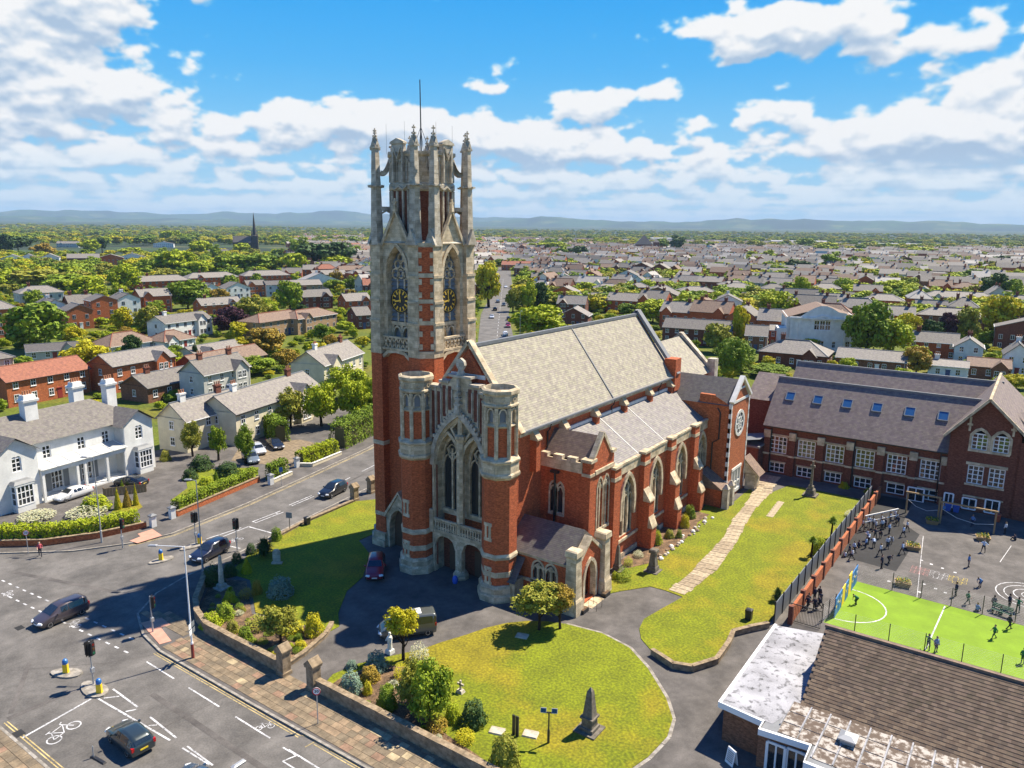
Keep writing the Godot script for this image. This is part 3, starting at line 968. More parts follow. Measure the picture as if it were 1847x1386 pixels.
	for k in 8:
		var a := TAU * k / 8
		var d := Vector3(cos(a), 0, -sin(a))
		b.xf = Transform3D(Basis(), c) * frame(d * 3.14, Vector3(d.z, 0, -d.x))
		for xx in ([-1.1, -0.4, 0.4, 1.1] if k % 2 == 0 else [-1.25, 1.25]):
			b.box(Vector3(xx - 0.11, 33.6, -0.1), Vector3(xx + 0.11, 38.7, 0.2))
		if k % 2 == 0:          # raised, pointed merlon with tracery on the four main sides
			b.box(Vector3(-0.8, 42.4, 0.0), Vector3(0.8, 43.2, 0.45))
			b.plate([Vector2(-0.95, 43.2), Vector2(0.95, 43.2), Vector2(0.9, 43.4), Vector2(0, 43.75), Vector2(-0.9, 43.4)], 0.0, 0.55)
			b.strip([Vector2(-0.5, 42.9), Vector2(0, 41.8), Vector2(0.5, 42.9)], 0.16, 0.15, 0.58)
			for xx in [-0.62, 0.62]:
				b.box(Vector3(xx - 0.09, 39.5, 0.05), Vector3(xx + 0.09, 43.0, 0.5))
			b.strip([Vector2(-1.1, 39.1), Vector2(-0.55, 38.8), Vector2(0, 39.1), Vector2(0.55, 38.8), Vector2(1.1, 39.1)], 0.16, 0.2, 0.4)
		for xx in [-1.0, -0.35, 0.35, 1.0]:
			b.strip([Vector2(xx - 0.28, 41.4), Vector2(xx, 41.9), Vector2(xx + 0.28, 41.4)], 0.1, 0.05, 0.22)
			b.box(Vector3(xx - 0.05, 39.6, 0.05), Vector3(xx + 0.05, 41.8, 0.2))
	part("parapet", b, M.grey_stone, lan)
	for k in 4:             # eight slender piers standing on the corners, tied to the lantern by flying arches
		for q in [0, 1]:
			var p := Vector3(2.65, 0, 4.0) if q == 0 else Vector3(4.0, 0, 2.65)
			p = rot[k] * p
			b = MB.new()
			b.xf = Transform3D(rot[k], c + p)
			b.ring_stack([[33.2, 0.52, 0.52], [34.4, 0.44, 0.44], [39.0, 0.36, 0.36], [40.4, 0.31, 0.31]], Vector3.ZERO)
			b.cbox(Vector3(0, 39.15, 0), Vector3(1.2, 0.16, 1.2))
			for s in [Vector3(1, 0, 0), Vector3(-1, 0, 0), Vector3(0, 0, 1), Vector3(0, 0, -1)]:
				b.cbox(Vector3(0, 39.15, 0) + s * 0.75, Vector3(0.24, 0.16, 0.24))
			b.plate([Vector2(-0.75, 33.3), Vector2(0.75, 33.3), Vector2(0, 34.9)], 0.45, 0.75)
			var pr := part("flying_pier", b, M.grey_stone, lan)
			pinnacle(pr, c + p, 40.3, 44.8, 0.33)
			b = MB.new()
			var inward := -p.normalized()
			b.xf = Transform3D(Basis(), c + p) * frame(inward * 0.45, inward)
			var reach := p.length() - 3.45 - 0.2
			var fl := []
			for i in 8:
				var t := i / 7.0
				fl.append(Vector2(reach * t, 40.5 + 1.4 * t * t - 0.2 * sin(PI * t)))
			b.strip(fl, 0.42, -0.2, 0.2)
			part("flying_arch", b, M.grey_stone, pr)
			var tie := MB.new()
			tie.xf = b.xf
			tie.box(Vector3(0, 36.7, -0.18), Vector3(reach + 0.1, 37.1, 0.18))
			tie.strip([Vector2(0.1, 36.45), Vector2(reach * 0.5, 36.72), Vector2(reach, 36.45)], 0.16, -0.14, 0.14)
			part("tie_beam", tie, M.grey_stone, pr)
	b = MB.new()
	b.xf = Transform3D(Basis(), c)
	b.tube([Vector3(0, 41.0, 0), Vector3(0, 44.6, 0), Vector3(-0.05, 49.8, 0)], 0.09, 0.05)
	for k in 4:
		b.tube([Vector3(cos(k * PI / 2 + 0.6) * 1.2, 42.0, sin(k * PI / 2 + 0.6) * 1.2), Vector3(0, 45.2, 0)], 0.035, 0.035, 4)
	part("flagpole", b, M.black_paint, ch)
	for s in [[-2.7, 2.3], [0.4, 2.9], [2.9, 1.0], [2.2, -2.4]]:
		b = MB.new()
		b.xf = Transform3D(Basis(), c)
		b.tube([Vector3(s[0], 42.4, s[1]), Vector3(s[0], 45.4, s[1])], 0.018, 0.012, 4)
		part("aerial", b, M.black_paint, ch)
	# arched entrance at the foot of the tower
	b = MB.new()
	b.xf = frame(Vector3(-55.0, 0, -57.3), Vector3.RIGHT)
	b.wall(-1.95, 1.95, 0, [[-1.95, 3.9], [0, 6.6], [1.95, 3.9]], [{x = 0.0, w = 2.7, y = 0.0, s = 2.9, a = 4.7}], 0.7)
	b.strip(MB.arch_path(3.0, 0, 2.9, 4.9), 0.28, 0, 0.12)
	b.strip([Vector2(-2.0, 3.9), Vector2(0, 6.75), Vector2(2.0, 3.9)], 0.3, -0.9, 0.18)
	var po := part("tower_portal", b, M.sandstone, ch)
	b = MB.new()
	b.box(Vector3(-56.4, 0, -58.15), Vector3(-53.6, 4.8, -58.02))
	part("door", b, M.door_wood, po)

func clock(face: Node, x: Transform3D, core: Node):
	var b := MB.new()
	b.xf = x
	b.plate(ring(32, 0, 0, 1.2).slice(0, 32), -0.05, 0.0)
	b.strip(ring(32, 0, 0, 1.24), 0.1, -0.05, 0.05)
	var o := part("clock_face", b, M.black_paint, core)
	b = MB.new()
	b.xf = x
	for i in 12:
		var a := TAU * i / 12
		var d := Vector2(cos(a), sin(a))
		b.strip([d * 0.70, d * 1.08], 0.15, 0.0, 0.035)
	b.strip(ring(32, 0, 0, 1.14), 0.035, 0.0, 0.03)
	part("numeral", b, M.gold, o)
	for h in [[Vector2(-0.1, 0.95), 0.12, 0.06], [Vector2(-0.72, -0.12), 0.15, 0.08]]:
		b = MB.new()
		b.xf = x
		b.strip([h[0] * -0.2, h[0]], h[1], 0.03, h[2])
		part("clock_hand", b, M.gold, o)

func build_church_side(ch: Node3D):
	var E := Vector3(0, 0, -1)       # along the side wall seen from the lawn: to the right is -z
	# aisle wall with deep arched bays between piers
	var b := MB.new()
	var edges := [-67.4, -74.4, -81.6, -88.9, -95.4]
	var mids := [-70.9, -78.0, -85.25, -91.9]
	var ops := []
	for m in mids:
		ops.append({x = -m - 67.4, w = 3.0, y = 2.6, s = 6.6, a = 9.3})
	b.xf = frame(Vector3(-34.35, 0, -67.4), E)
	b.wall(0, 28.0, 0, [[0, 10.4], [28, 10.4]], ops, 0.75)
	b.xf = Transform3D()
	b.box(Vector3(-35.5, 0, -95.4), Vector3(-35.25, 10.4, -67.4))
	b.box(Vector3(-40.0, 10.2, -95.3), Vector3(-34.4, 10.35, -67.4))
	for z in edges:
		b.box(Vector3(-34.4, 0, z - 0.7), Vector3(-33.75, 11.0, z + 0.7))
	for z in edges.slice(1, 4):
		b.box(Vector3(-33.8, 0, z - 0.65), Vector3(-33.0, 5.6, z + 0.65))
		b.box(Vector3(-33.1, 0, z - 0.62), Vector3(-32.6, 2.6, z + 0.62))
	var aw := part("aisle_wall", b, M.brick, ch)
	for i in 4:
		gothic(aw, frame(Vector3(-34.5, 2.6, mids[i]), E), 2.9, 4.0, 6.6, 3, 0.22, 0.3)
	b = MB.new()
	for m in mids:          # hood arches, pierced frieze
		b.xf = frame(Vector3(-34.35, 2.6, m), E)
		b.strip(MB.arch_path(3.25, 2.0, 4.0, 6.95, 14), 0.42, -0.05, 0.22)
		b.xf = frame(Vector3(-34.35, 0, m), E)
		b.box(Vector3(-2.75, 9.75, 0.0), Vector3(2.75, 10.75, 0.12))
		b.box(Vector3(-2.75, 10.75, -0.2), Vector3(2.75, 10.98, 0.2))
		b.box(Vector3(-2.75, 2.05, 0.0), Vector3(2.75, 2.35, 0.16))
		b.box(Vector3(-2.75, 0.0, 0.0), Vector3(2.75, 0.7, 0.14))
	b.xf = Transform3D()
	for z in edges:
		b.box(Vector3(-34.45, 11.0, z - 0.78), Vector3(-33.65, 11.25, z + 0.78))
		b.box(Vector3(-34.3, 9.7, z - 0.74), Vector3(-33.7, 10.1, z + 0.74))
	for z in edges.slice(1, 4):
		b.xf = Transform3D(Basis(), Vector3(0, 0, z))
		b.plate([Vector2(-33.8, 5.6), Vector2(-32.9, 5.6), Vector2(-32.9, 5.75), Vector2(-33.75, 7.0)], -0.68, 0.68)
		b.plate([Vector2(-33.1, 2.6), Vector2(-32.5, 2.6), Vector2(-32.5, 2.75), Vector2(-33.0, 3.9)], -0.66, 0.66)
	part("stone_dressing", b, M.sandstone, aw)
	b = MB.new()
	var lo := Vector3(-34.55, 10.75, 0); var hi := Vector3(-39.95, 14.3, 0)
	b.quad(lo + Vector3(0, 0, -66.9), lo + Vector3(0, 0, -94.6), hi + Vector3(0, 0, -94.6), hi + Vector3(0, 0, -66.9))
	b.quad(lo + Vector3(0, 0, -66.9), hi + Vector3(0, 0, -66.9), hi + Vector3(0, -3, -66.9), lo + Vector3(0, -0.3, -66.9))
	var ar := part("aisle_roof", b, M.slate_lead, ch)
	b = MB.new()
	for z in [-74.0, -80.8]:
		b.bar(Vector3(-34.6, 10.78, z), Vector3(-39.9, 14.3, z), 0.12, 0.06)
	b.box(Vector3(-39.95, 14.15, -94.0), Vector3(-39.7, 14.5, -67.2))
	part("lead_flashing", b, M.white_stone, ar)
	# annex beside the west front
	b = MB.new()
	b.xf = frame(Vector3(-40.4, 0, -62.3), Vector3.RIGHT)
	b.wall(0, 6.2, 0, [[0, 12.6], [6.2, 12.6]], [{x = 2.0, w = 0.62, y = 6.9, s = 9.4, a = 10.0}, {x = 2.85, w = 0.62, y = 6.9, s = 9.4, a = 10.0}], 0.3)
	b.xf = frame(Vector3(-34.2, 0, -62.3), E)
	b.wall(0, 4.9, 0, [[0, 12.7], [0.7, 12.7], [2.5, 15.0], [4.2, 12.9], [4.9, 12.9]], [{x = 2.1, w = 1.05, y = 5.4, s = 9.7, a = 10.7}, {x = 3.4, w = 1.05, y = 5.4, s = 9.7, a = 10.7}], 0.35)
	b.xf = Transform3D()
	b.box(Vector3(-40.4, 0, -67.2), Vector3(-34.6, 11.8, -62.7))
	b.box(Vector3(-35.0, 11.0, -63.1), Vector3(-34.18, 12.75, -62.28))
	var ax := part("annex_wall", b, M.brick, ch)
	for x in [-38.4, -37.55]:
		gothic(ax, frame(Vector3(x, 6.9, -62.3), Vector3.RIGHT), 0.62, 2.5, 3.1, 1, 0.22, 0.2)
	for z in [-64.4, -65.7]:
		gothic(ax, frame(Vector3(-34.2, 5.4, z), E), 1.05, 4.3, 5.3, 2, 0.28, 0.18)
	b = MB.new()
	b.box(Vector3(-40.6, 11.55, -62.32), Vector3(-35.1, 12.65, -62.16))
	for x in [-39.6, -37.9, -36.3]:
		b.box(Vector3(x - 0.5, 12.6, -62.75), Vector3(x + 0.5, 13.0, -62.2))
	b.box(Vector3(-35.2, 12.75, -63.3), Vector3(-34.0, 13.05, -62.1))
	b.box(Vector3(-35.1, 11.3, -63.15), Vector3(-34.1, 11.6, -62.18))
	b.box(Vector3(-34.3, 11.35, -67.1), Vector3(-34.05, 11.75, -63.2))
	b.box(Vector3(-34.3, 2.2, -67.1), Vector3(-34.05, 2.65, -62.4))
	b.box(Vector3(-34.3, 0.0, -67.1), Vector3(-34.0, 0.5, -62.4))
	b.bar(Vector3(-34.4, 13.0, -62.9), Vector3(-34.4, 15.3, -64.8), 0.55, 0.3)
	b.bar(Vector3(-34.4, 13.1, -66.5), Vector3(-34.4, 15.3, -64.8), 0.55, 0.3)
	b.box(Vector3(-34.9, 12.9, -67.3), Vector3(-33.95, 13.2, -66.4))
	part("stone_dressing", b, M.sandstone, ax)
	b = MB.new()
	for s in [-1, 1]:
		var e0 := Vector3(-34.6, 12.7, -64.8 + s * 2.05); var e1 := Vector3(-40.0, 12.7, -64.8 + s * 2.05)
		var r0 := Vector3(-34.6, 14.95, -64.8); var r1 := Vector3(-40.0, 14.95, -64.8)
		if s > 0:
			b.quad(e1, e0, r0, r1)
		else:
			b.quad(e0, e1, r1, r0)
	part("annex_roof", b, M.slate_brown, ch)
	b = MB.new()
	b.tube([Vector3(-38.15, 11.2, -62.15), Vector3(-38.15, 5.5, -62.15)], 0.1, 0.1)
	b.box(Vector3(-38.6, 11.1, -62.3), Vector3(-37.7, 11.35, -61.9))
	part("drainpipe", b, M.black_paint, ax)
	# south porch
	b = MB.new()
	b.xf = frame(Vector3(-39.2, 0, -56.5), Vector3.RIGHT)
	b.wall(0, 6.6, 0, [[0, 4.6], [6.6, 4.6]], [{x = 2.9, w = 1.15, y = 2.3, s = 3.4, a = 4.1}, {x = 4.35, w = 1.15, y = 2.3, s = 3.4, a = 4.1}], 0.3)
	b.xf = frame(Vector3(-32.35, 0, -56.5), E)
	b.wall(0, 5.8, 0, [[0, 4.4], [2.9, 6.4], [5.8, 4.4]], [{x = 2.9, w = 2.1, y = 0.3, s = 2.6, a = 4.3}], 0.7)
	b.xf = Transform3D()
	b.box(Vector3(-39.2, 0, -62.3), Vector3(-33.4, 4.5, -56.85))
	var pw := part("porch_wall", b, M.brick, ch)
	for x in [-36.3, -34.85]:
		gothic(pw, frame(Vector3(x, 2.3, -56.5), Vector3.RIGHT), 1.15, 1.1, 1.8, 2, 0.22, 0.2)
	b = MB.new()
	b.box(Vector3(-39.3, 4.45, -56.6), Vector3(-33.0, 4.8, -56.3))
	b.box(Vector3(-39.3, 1.9, -56.6), Vector3(-33.0, 2.2, -56.38))
	b.box(Vector3(-39.3, 0, -56.6), Vector3(-33.0, 0.5, -56.3))
	b.xf = frame(Vector3(-32.33, 0, -59.4), E)
	b.strip(MB.arch_path(2.4, 0.3, 2.6, 4.5), 0.34, -0.5, 0.12)
	b.strip([Vector2(-2.4, 4.6), Vector2(0, 6.55), Vector2(2.4, 4.6)], 0.36, -0.7, 0.14)
	b.xf = Transform3D()
	for z in [-56.5, -62.0]:
		b.ring_stack([[0, 0.8, 0.75], [1.4, 0.72, 0.68], [1.7, 0.6, 0.55], [5.6, 0.52, 0.5], [5.8, 0.66, 0.62], [6.3, 0.62, 0.6], [6.4, 0.5, 0.45]], Vector3(-32.4, 0, z))
	b.box(Vector3(-32.4, 0, -60.6), Vector3(-31.3, 0.16, -58.2))
	part("stone_dressing", b, M.sandstone, pw)
	b = MB.new()
	b.box(Vector3(-33.4, 0.3, -60.4), Vector3(-33.28, 4.3, -58.4))
	part("door", b, M.door_wood, pw)
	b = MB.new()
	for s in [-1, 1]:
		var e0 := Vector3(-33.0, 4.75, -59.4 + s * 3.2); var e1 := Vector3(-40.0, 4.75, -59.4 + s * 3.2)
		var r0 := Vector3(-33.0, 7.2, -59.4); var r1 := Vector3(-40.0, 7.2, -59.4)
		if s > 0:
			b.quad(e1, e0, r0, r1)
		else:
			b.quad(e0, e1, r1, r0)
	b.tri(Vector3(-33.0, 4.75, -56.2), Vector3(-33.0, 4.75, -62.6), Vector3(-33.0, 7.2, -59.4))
	part("porch_roof", b, M.slate_dark, ch)  # dark slate puts the shadow lying on this roof into its colour
	b = MB.new()       # little lean-to between the porch and the turret
	b.box(Vector3(-39.0, 0, -56.4), Vector3(-37.9, 2.2, -54.9))
	var lt := part("lean_to", b, M.sandstone, ch)
	b = MB.new()
	b.quad(Vector3(-39.2, 2.1, -54.6), Vector3(-37.7, 2.1, -54.6), Vector3(-37.7, 4.2, -56.4), Vector3(-39.2, 4.2, -56.4))
	part("lean_to_roof", b, M.slate_dark, lt)
	# transept with rose window
	b = MB.new()
	b.xf = frame(Vector3(-31.2, 0, -93.6), E)
	b.wall(0, 7.0, 0, [[0, 13.4], [0.6, 13.4], [3.5, 16.1], [6.4, 13.4], [7.0, 13.4]], [{x = 3.5, w = 3.2, y = 1.0, s = 3.9, a = 3.9}], 0.4)
	b.xf = Transform3D()
	b.box(Vector3(-40.0, 0, -100.5), Vector3(-31.62, 12.9, -93.7))
	b.xf = frame(Vector3(-40.0, 0, -93.6), Vector3.RIGHT)
	b.wall(0, 8.78, 0, [[0, 13.0], [4.5, 13.0], [4.5, 14.2], [6.4, 14.2], [6.4, 13.0], [8.78, 13.0]], [], 0.1)
	b.xf = Transform3D()
	b.box(Vector3(-35.5, 12.8, -94.2), Vector3(-33.6, 14.2, -93.62))
	var tw := part("transept_wall", b, M.brick_orange, ch)
	b = MB.new()
	b.xf = frame(Vector3(-31.2, 10.2, -97.1), E)
	b.strip(ring(20, 0, 0, 1.6), 0.4, -0.1, 0.1)
	b.strip(ring(14, 0, 0, 0.8), 0.16, -0.02, 0.08)
	for i in 8:
		var d := Vector2(cos(TAU * i / 8), sin(TAU * i / 8))
		b.strip([Vector2.ZERO, d * 1.5], 0.14, -0.02, 0.07)
	var rw := part("rose_window", b, M.white_stone, tw)
	b = MB.new()
	b.xf = frame(Vector3(-31.2, 10.2, -97.1), E)
	b.plate(ring(20, 0, 0, 1.5).slice(0, 20), -0.05, 0.012)
	part("pane", b, M.church_glass, rw)
	b = MB.new()
	b.xf = frame(Vector3(-31.2, 0, -97.1), E)
	b.bar(Vector3(-3.6, 13.5, 0), Vector3(0, 16.4, 0), 0.6, 0.35)
	b.bar(Vector3(3.6, 13.5, 0), Vector3(0, 16.4, 0), 0.6, 0.35)
	b.box(Vector3(-2.9, 13.2, 0.0), Vector3(2.9, 13.55, 0.06))
	b.box(Vector3(-1.3, 14.8, 0.0), Vector3(1.3, 15.05, 0.06))
	for x in [-3.4, 3.4]:
		for i in 20:
			b.box(Vector3(x - (0.2 if i % 2 else 0.1), 0.5 + i * 0.64, -0.3), Vector3(x + (0.2 if i % 2 else 0.1), 1.12 + i * 0.64, 0.05))
	b.box(Vector3(-1.85, 0.6, -0.4), Vector3(1.85, 1.05, 0.12))
	b.box(Vector3(-1.85, 3.85, -0.4), Vector3(1.85, 4.2, 0.12))
	for x in [-1.65, -0.55, 0.55, 1.65]:
		b.box(Vector3(x - 0.1, 1.0, -0.35), Vector3(x + 0.1, 3.9, 0.06))
	b.box(Vector3(-1.7, 1.9, -0.3), Vector3(1.7, 2.1, 0.04))
	part("stone_dressing", b, M.white_stone, tw)
	b = MB.new()
	b.box(Vector3(-31.6, 1.0, -98.7), Vector3(-31.5, 3.9, -95.5))
	part("pane", b, M.church_glass, tw)
	b = MB.new()
	for s in [-1, 1]:
		var e0 := Vector3(-31.5, 13.0, -97.1 + s * 3.65); var e1 := Vector3(-41.5, 13.0, -97.1 + s * 3.65)
		var r0 := Vector3(-31.5, 16.0, -97.1); var r1 := Vector3(-41.5, 16.0, -97.1)
		if s > 0:
			b.quad(e1, e0, r0, r1)
		else:
			b.quad(e0, e1, r1, r0)
	part("transept_roof", b, M.slate_dark, ch)
	b = MB.new()
	b.tube([Vector3(-33.0, 12.6, -93.5), Vector3(-32.6, 12.0, -93.5), Vector3(-32.6, 8.5, -93.5), Vector3(-33.4, 7.9, -93.5), Vector3(-33.4, 3, -93.5)], 0.09, 0.09)
	part("drainpipe", b, M.black_paint, tw)
	# low vestry porch at the foot of the transept
	b = MB.new()
	b.box(Vector3(-34.0, 0, -95.0), Vector3(-31.0, 2.6, -91.2))
	var vp := part("vestry_wall", b, M.brick, ch)
	b = MB.new()
	b.quad(Vector3(-30.7, 2.5, -90.9), Vector3(-30.7, 2.5, -95.1), Vector3(-33.9, 4.6, -95.1), Vector3(-33.9, 4.6, -90.9))
	b.tri(Vector3(-33.9, 2.5, -90.9), Vector3(-30.7, 2.5, -90.9), Vector3(-33.9, 4.6, -90.9))
	part("vestry_roof", b, M.slate_brown, vp)
	b = MB.new()
	for z in [-91.3, -93.2]:
		b.ring_stack([[0, 0.4, 0.4], [2.6, 0.34, 0.34], [2.8, 0.42, 0.42], [3.4, 0.1, 0.1]], Vector3(-30.4, 0, z))
	b.xf = frame(Vector3(-30.5, 0, -92.25), E)
	b.strip(MB.arch_path(1.5, 0, 1.7, 2.5), 0.3, -0.3, 0.1)
	part("stone_arch", b, M.grey_stone, vp)
	b = MB.new()
	b.box(Vector3(-31.0, 0, -102.6), Vector3(-29.6, 2.4, -100.6))
	b.xf = Transform3D(Basis(), Vector3(0, 0, -101.6))
	b.plate([Vector2(-31.2, 2.3), Vector2(-29.3, 2.3), Vector2(-31.2, 4.3)], -1.0, 1.0)
	b.xf = Transform3D()
	var sp := part("side_porch", b, M.sandstone, ch)
	b = MB.new()
	b.quad(Vector3(-28.95, 2.25, -100.3), Vector3(-28.95, 2.25, -102.9), Vector3(-31.3, 4.6, -102.9), Vector3(-31.3, 4.6, -100.3))
	part("side_porch_roof", b, M.slate_brown, sp)
	# chancel
	b = MB.new()
	b.box(Vector3(-50.2, 0, -109.6), Vector3(-40.4, 14.3, -94.3))
	b.xf = Transform3D(Basis(), Vector3(0, 0, -109.8))
	b.plate([Vector2(-50.3, 0), Vector2(-40.3, 0), Vector2(-40.3, 14.3), Vector2(-45.3, 19.0), Vector2(-50.3, 14.3)], -0.3, 0.3)
	part("chancel_wall", b, M.brick, ch)
	b = MB.new()
	for s in [-1, 1]:
		var e0 := Vector3(-45.3 + s * 5.3, 14.2, -94.4); var e1 := Vector3(-45.3 + s * 5.3, 14.2, -109.7)
		var r0 := Vector3(-45.3, 19.15, -94.4); var r1 := Vector3(-45.3, 19.15, -109.7)
		if s > 0:
			b.quad(e0, e1, r1, r0)
		else:
			b.quad(e1, e0, r0, r1)
	var cr := part("chancel_roof", b, M.slate_pale, ch)
	b = MB.new()
	for s in [-1, 1]:
		b.bar(Vector3(-45.3 + s * 5.6, 14.2, -109.9), Vector3(-45.3, 19.6, -109.9), 0.9, 0.4)
		b.box(Vector3(-45.3 + s * 5.3 - 0.6, 12.5, -110.6), Vector3(-45.3 + s * 5.3 + 0.6, 16.2, -109.2))
	part("gable_coping", b, M.grey_stone, cr)

# ---------- ground, roads, pavements ----------
func pv(a: Array) -> PackedVector2Array:
	var p := PackedVector2Array()
	for q in a:
		p.append(Vector2(q[0], q[1]))
	return p

func sheet(called: String, pts: Array, y: float, m: Material, thick := 0.0, y0 := 0.0) -> MeshInstance3D:
	var b := MB.new()
	b.prism(pv(pts), y0, y, thick > 0.0)
	return setting(called, b, m)

func along(pts: Array, off: float) -> Array:        # a line moved sideways
	var out := []
	for i in pts.size():
		var d := (Vector2(pts[mini(i + 1, pts.size() - 1)][0], pts[mini(i + 1, pts.size() - 1)][1]) - Vector2(pts[maxi(i - 1, 0)][0], pts[maxi(i - 1, 0)][1])).normalized()
		out.append([pts[i][0] - d.y * off, pts[i][1] + d.x * off])
	return out

func ribbon(b: MB, pts: Array, w: float, y: float, y0 := 0.0, solid := false):
	var l := along(pts, w / 2); var r := along(pts, -w / 2)
	for i in range(pts.size() - 1):
		var p := [Vector3(l[i][0], y, l[i][1]), Vector3(l[i + 1][0], y, l[i + 1][1]), Vector3(r[i + 1][0], y, r[i + 1][1]), Vector3(r[i][0], y, r[i][1])]
		b.quad(p[3], p[2], p[1], p[0]) if (p[2] - p[3]).cross(p[1] - p[3]).y > 0 else b.quad(p[0], p[1], p[2], p[3])
		if solid:
			var dn := Vector3(0, y0 - y, 0)
			b.quad(p[0] + dn, p[1] + dn, p[1], p[0])
			b.quad(p[2] + dn, p[3] + dn, p[3], p[2])
			if i == 0:
				b.quad(p[3] + dn, p[0] + dn, p[0], p[3])
			if i == pts.size() - 2:
				b.quad(p[1] + dn, p[2] + dn, p[2], p[1])

const ROAD := [[-73.6, -40.0], [-75.2, -55.0], [-78.6, -74.0], [-84.5, -97.0], [-95.0, -122.0], [-112.0, -151.0], [-137.0, -187.0], [-187.0, -254.0], [-252.0, -350.0], [-318.0, -442.0], [-420.0, -585.0]]
const KERB_CHURCH := [[-77.0, -90.0], [-72.6, -70.0], [-70.3, -56.0], [-68.3, -45.5], [-67.9, -40.0], [-66.8, -36.0], [-64.4, -32.8], [-60.6, -31.2], [-57.0, -30.6], [-45.0, -30.6], [-30.0, -30.8], [30.0, -30.8]]
const KERB_VILLA := [[-180.0, -8.0], [-120.0, -16.0], [-100.0, -25.5], [-89.0, -31.1], [-83.4, -35.9], [-80.5, -40.5], [-79.2, -45.0], [-80.6, -56.0], [-83.0, -67.5], [-86.4, -83.0], [-92.0, -101.0]]

func build_ground():
	var b := MB.new()
	b.quad(Vector3(-19000, -0.25, 1500), Vector3(9000, -0.25, 1500), Vector3(9000, -0.25, -19000), Vector3(-19000, -0.25, -19000))
	setting("ground", b, M.land)
	b = MB.new()
	b.quad(Vector3(-900, -0.08, 200), Vector3(500, -0.08, 200), Vector3(500, -0.08, -900), Vector3(-900, -0.08, -900))
	setting("town_ground", b, M.town_ground)

func build_roads():
	var b := MB.new()
	b.quad(Vector3(-190, 0.0, 30), Vector3(40, 0.0, 30), Vector3(40, 0.0, -46), Vector3(-190, 0.0, -46))
	ribbon(b, ROAD, 11.5, 0.004)
	setting("road", b, M.asphalt)
	# church block
	var block: Array = KERB_CHURCH.duplicate()
	block.append_array([[30.0, -128.0], [-90.0, -128.0]])
	var pave := sheet("pavement", block, 0.12, M.tarmac, 1.0)
	var left: Array = KERB_VILLA.duplicate()
	left.append_array([[-97.0, -112.0], [-112.0, -98.0], [-112.0, -60.0], [-119.0, -40.0], [-180.0, -25.0]])
	var pl := sheet("pavement", left, 0.12, M.tarmac, 1.0)
	var near := sheet("pavement", [[-57.0, -18.5], [-30.0, -18.7], [40.0, -18.7], [40.0, 0.0], [-60.0, 0.0], [-58.6, -17.0]], 0.12, M.tarmac, 1.0)
	for q in [[pave, KERB_CHURCH, 0.09], [pl, KERB_VILLA, -0.09], [near, [[-58.8, -10.0], [-58.6, -17.0], [-57.0, -18.5], [40.0, -18.7]], 0.09]]:
		b = MB.new()
		ribbon(b, along(q[1], q[2]), 0.2, 0.135, 0.0, true)
		part("kerb", b, M.kerb, q[0])
	# paving flags, laid singly
	var fl := []
	for i in 4:
		var f := MB.new()
		var w: float = [0.86, 0.86, 0.58, 0.72][i]
		f.ring_stack([[0.0, w / 2 - 0.012, 0.29], [0.022, w / 2 - 0.012, 0.29], [0.026, w / 2 - 0.03, 0.272]], Vector3.ZERO)
		fl.append([w, f.mesh()])
	var r := RandomNumberGenerator.new()
	r.seed = 3
	for run in [[pave, -57.6, -28.5, -30.9, 6, -1.0], [near, -57.0, -49.0, -18.3, 4, 1.0], [pave, -65.4, -58.2, -32.9, 3, -1.0]]:
		for row in run[4]:
			var x: float = run[1] + r.randf() * 0.5
			var z: float = run[3] + run[5] * (row * 0.605 + 0.3)
			if run[1] < -60.0:
				x = run[1] + row * 0.9 + 1.0
			while x < run[2]:
				var k := r.randi() % 4
				var w: float = fl[k][0]
				var tone := r.randf()
				var mi: int = 3 if tone > 0.93 else (4 if tone > 0.80 else (2 if tone > 0.62 else (1 if tone > 0.30 else 0)))
				if run[1] < -60.0 and x > -61.5:
					mi = 1
				inst("paving_flag", fl[k][1], M["flag%d" % mi], run[0], Transform3D(Basis(Vector3.UP, r.randf_range(-0.006, 0.006)), Vector3(x + w / 2, 0.122 + r.randf() * 0.006, z)))
				x += w
	# red tactile crossings
	for t in [[[-62.6, -32.0], [-57.9, -31.0], [-57.6, -31.9], [-60.4, -32.6], [-60.2, -33.4], [-62.0, -33.6]], [[-79.7, -41.2], [-79.5, -44.0], [-82.2, -44.4], [-82.2, -42.6], [-81.2, -42.4], [-81.0, -41.0]]]:
		b = MB.new()
		b.prism(pv(t), 0.12, 0.155)
		setting("tactile_paving", b, M.tactile)
	mark_roads()

func dash_line(b: MB, a: Vector2, e: Vector2, w: float, on: float, off: float, y := 0.009):
	var d := (e - a)
	var n := d.normalized()
	var s := 0.0
	while s < d.length():
		var t := minf(s + on, d.length())
		ribbon(b, [[a.x + n.x * s, a.y + n.y * s], [a.x + n.x * t, a.y + n.y * t]], w, y)
		s += on + off

func bicycle_mark(b: MB, at: Vector3, turn: float, k: float):
	b.xf = Transform3D(Basis(Vector3.UP, turn) * Basis(Vector3.RIGHT, -PI / 2).scaled(Vector3(k, k, k)), at)
	for x in [-0.55, 0.55]:
		b.strip(ring(12, x, 0.33, 0.3), 0.065, 0, 0.002)
	for l in [[Vector2(-0.55, 0.33), Vector2(-0.22, 0.85), Vector2(0.4, 0.85), Vector2(0.0, 0.33), Vector2(-0.55, 0.33)], [Vector2(0.0, 0.33), Vector2(-0.28, 0.98)], [Vector2(0.55, 0.33), Vector2(0.38, 1.02), Vector2(0.55, 1.08)], [Vector2(-0.4, 1.0), Vector2(-0.15, 1.0)]]:
		b.strip(l, 0.055, 0, 0.002)
	b.xf = Transform3D()

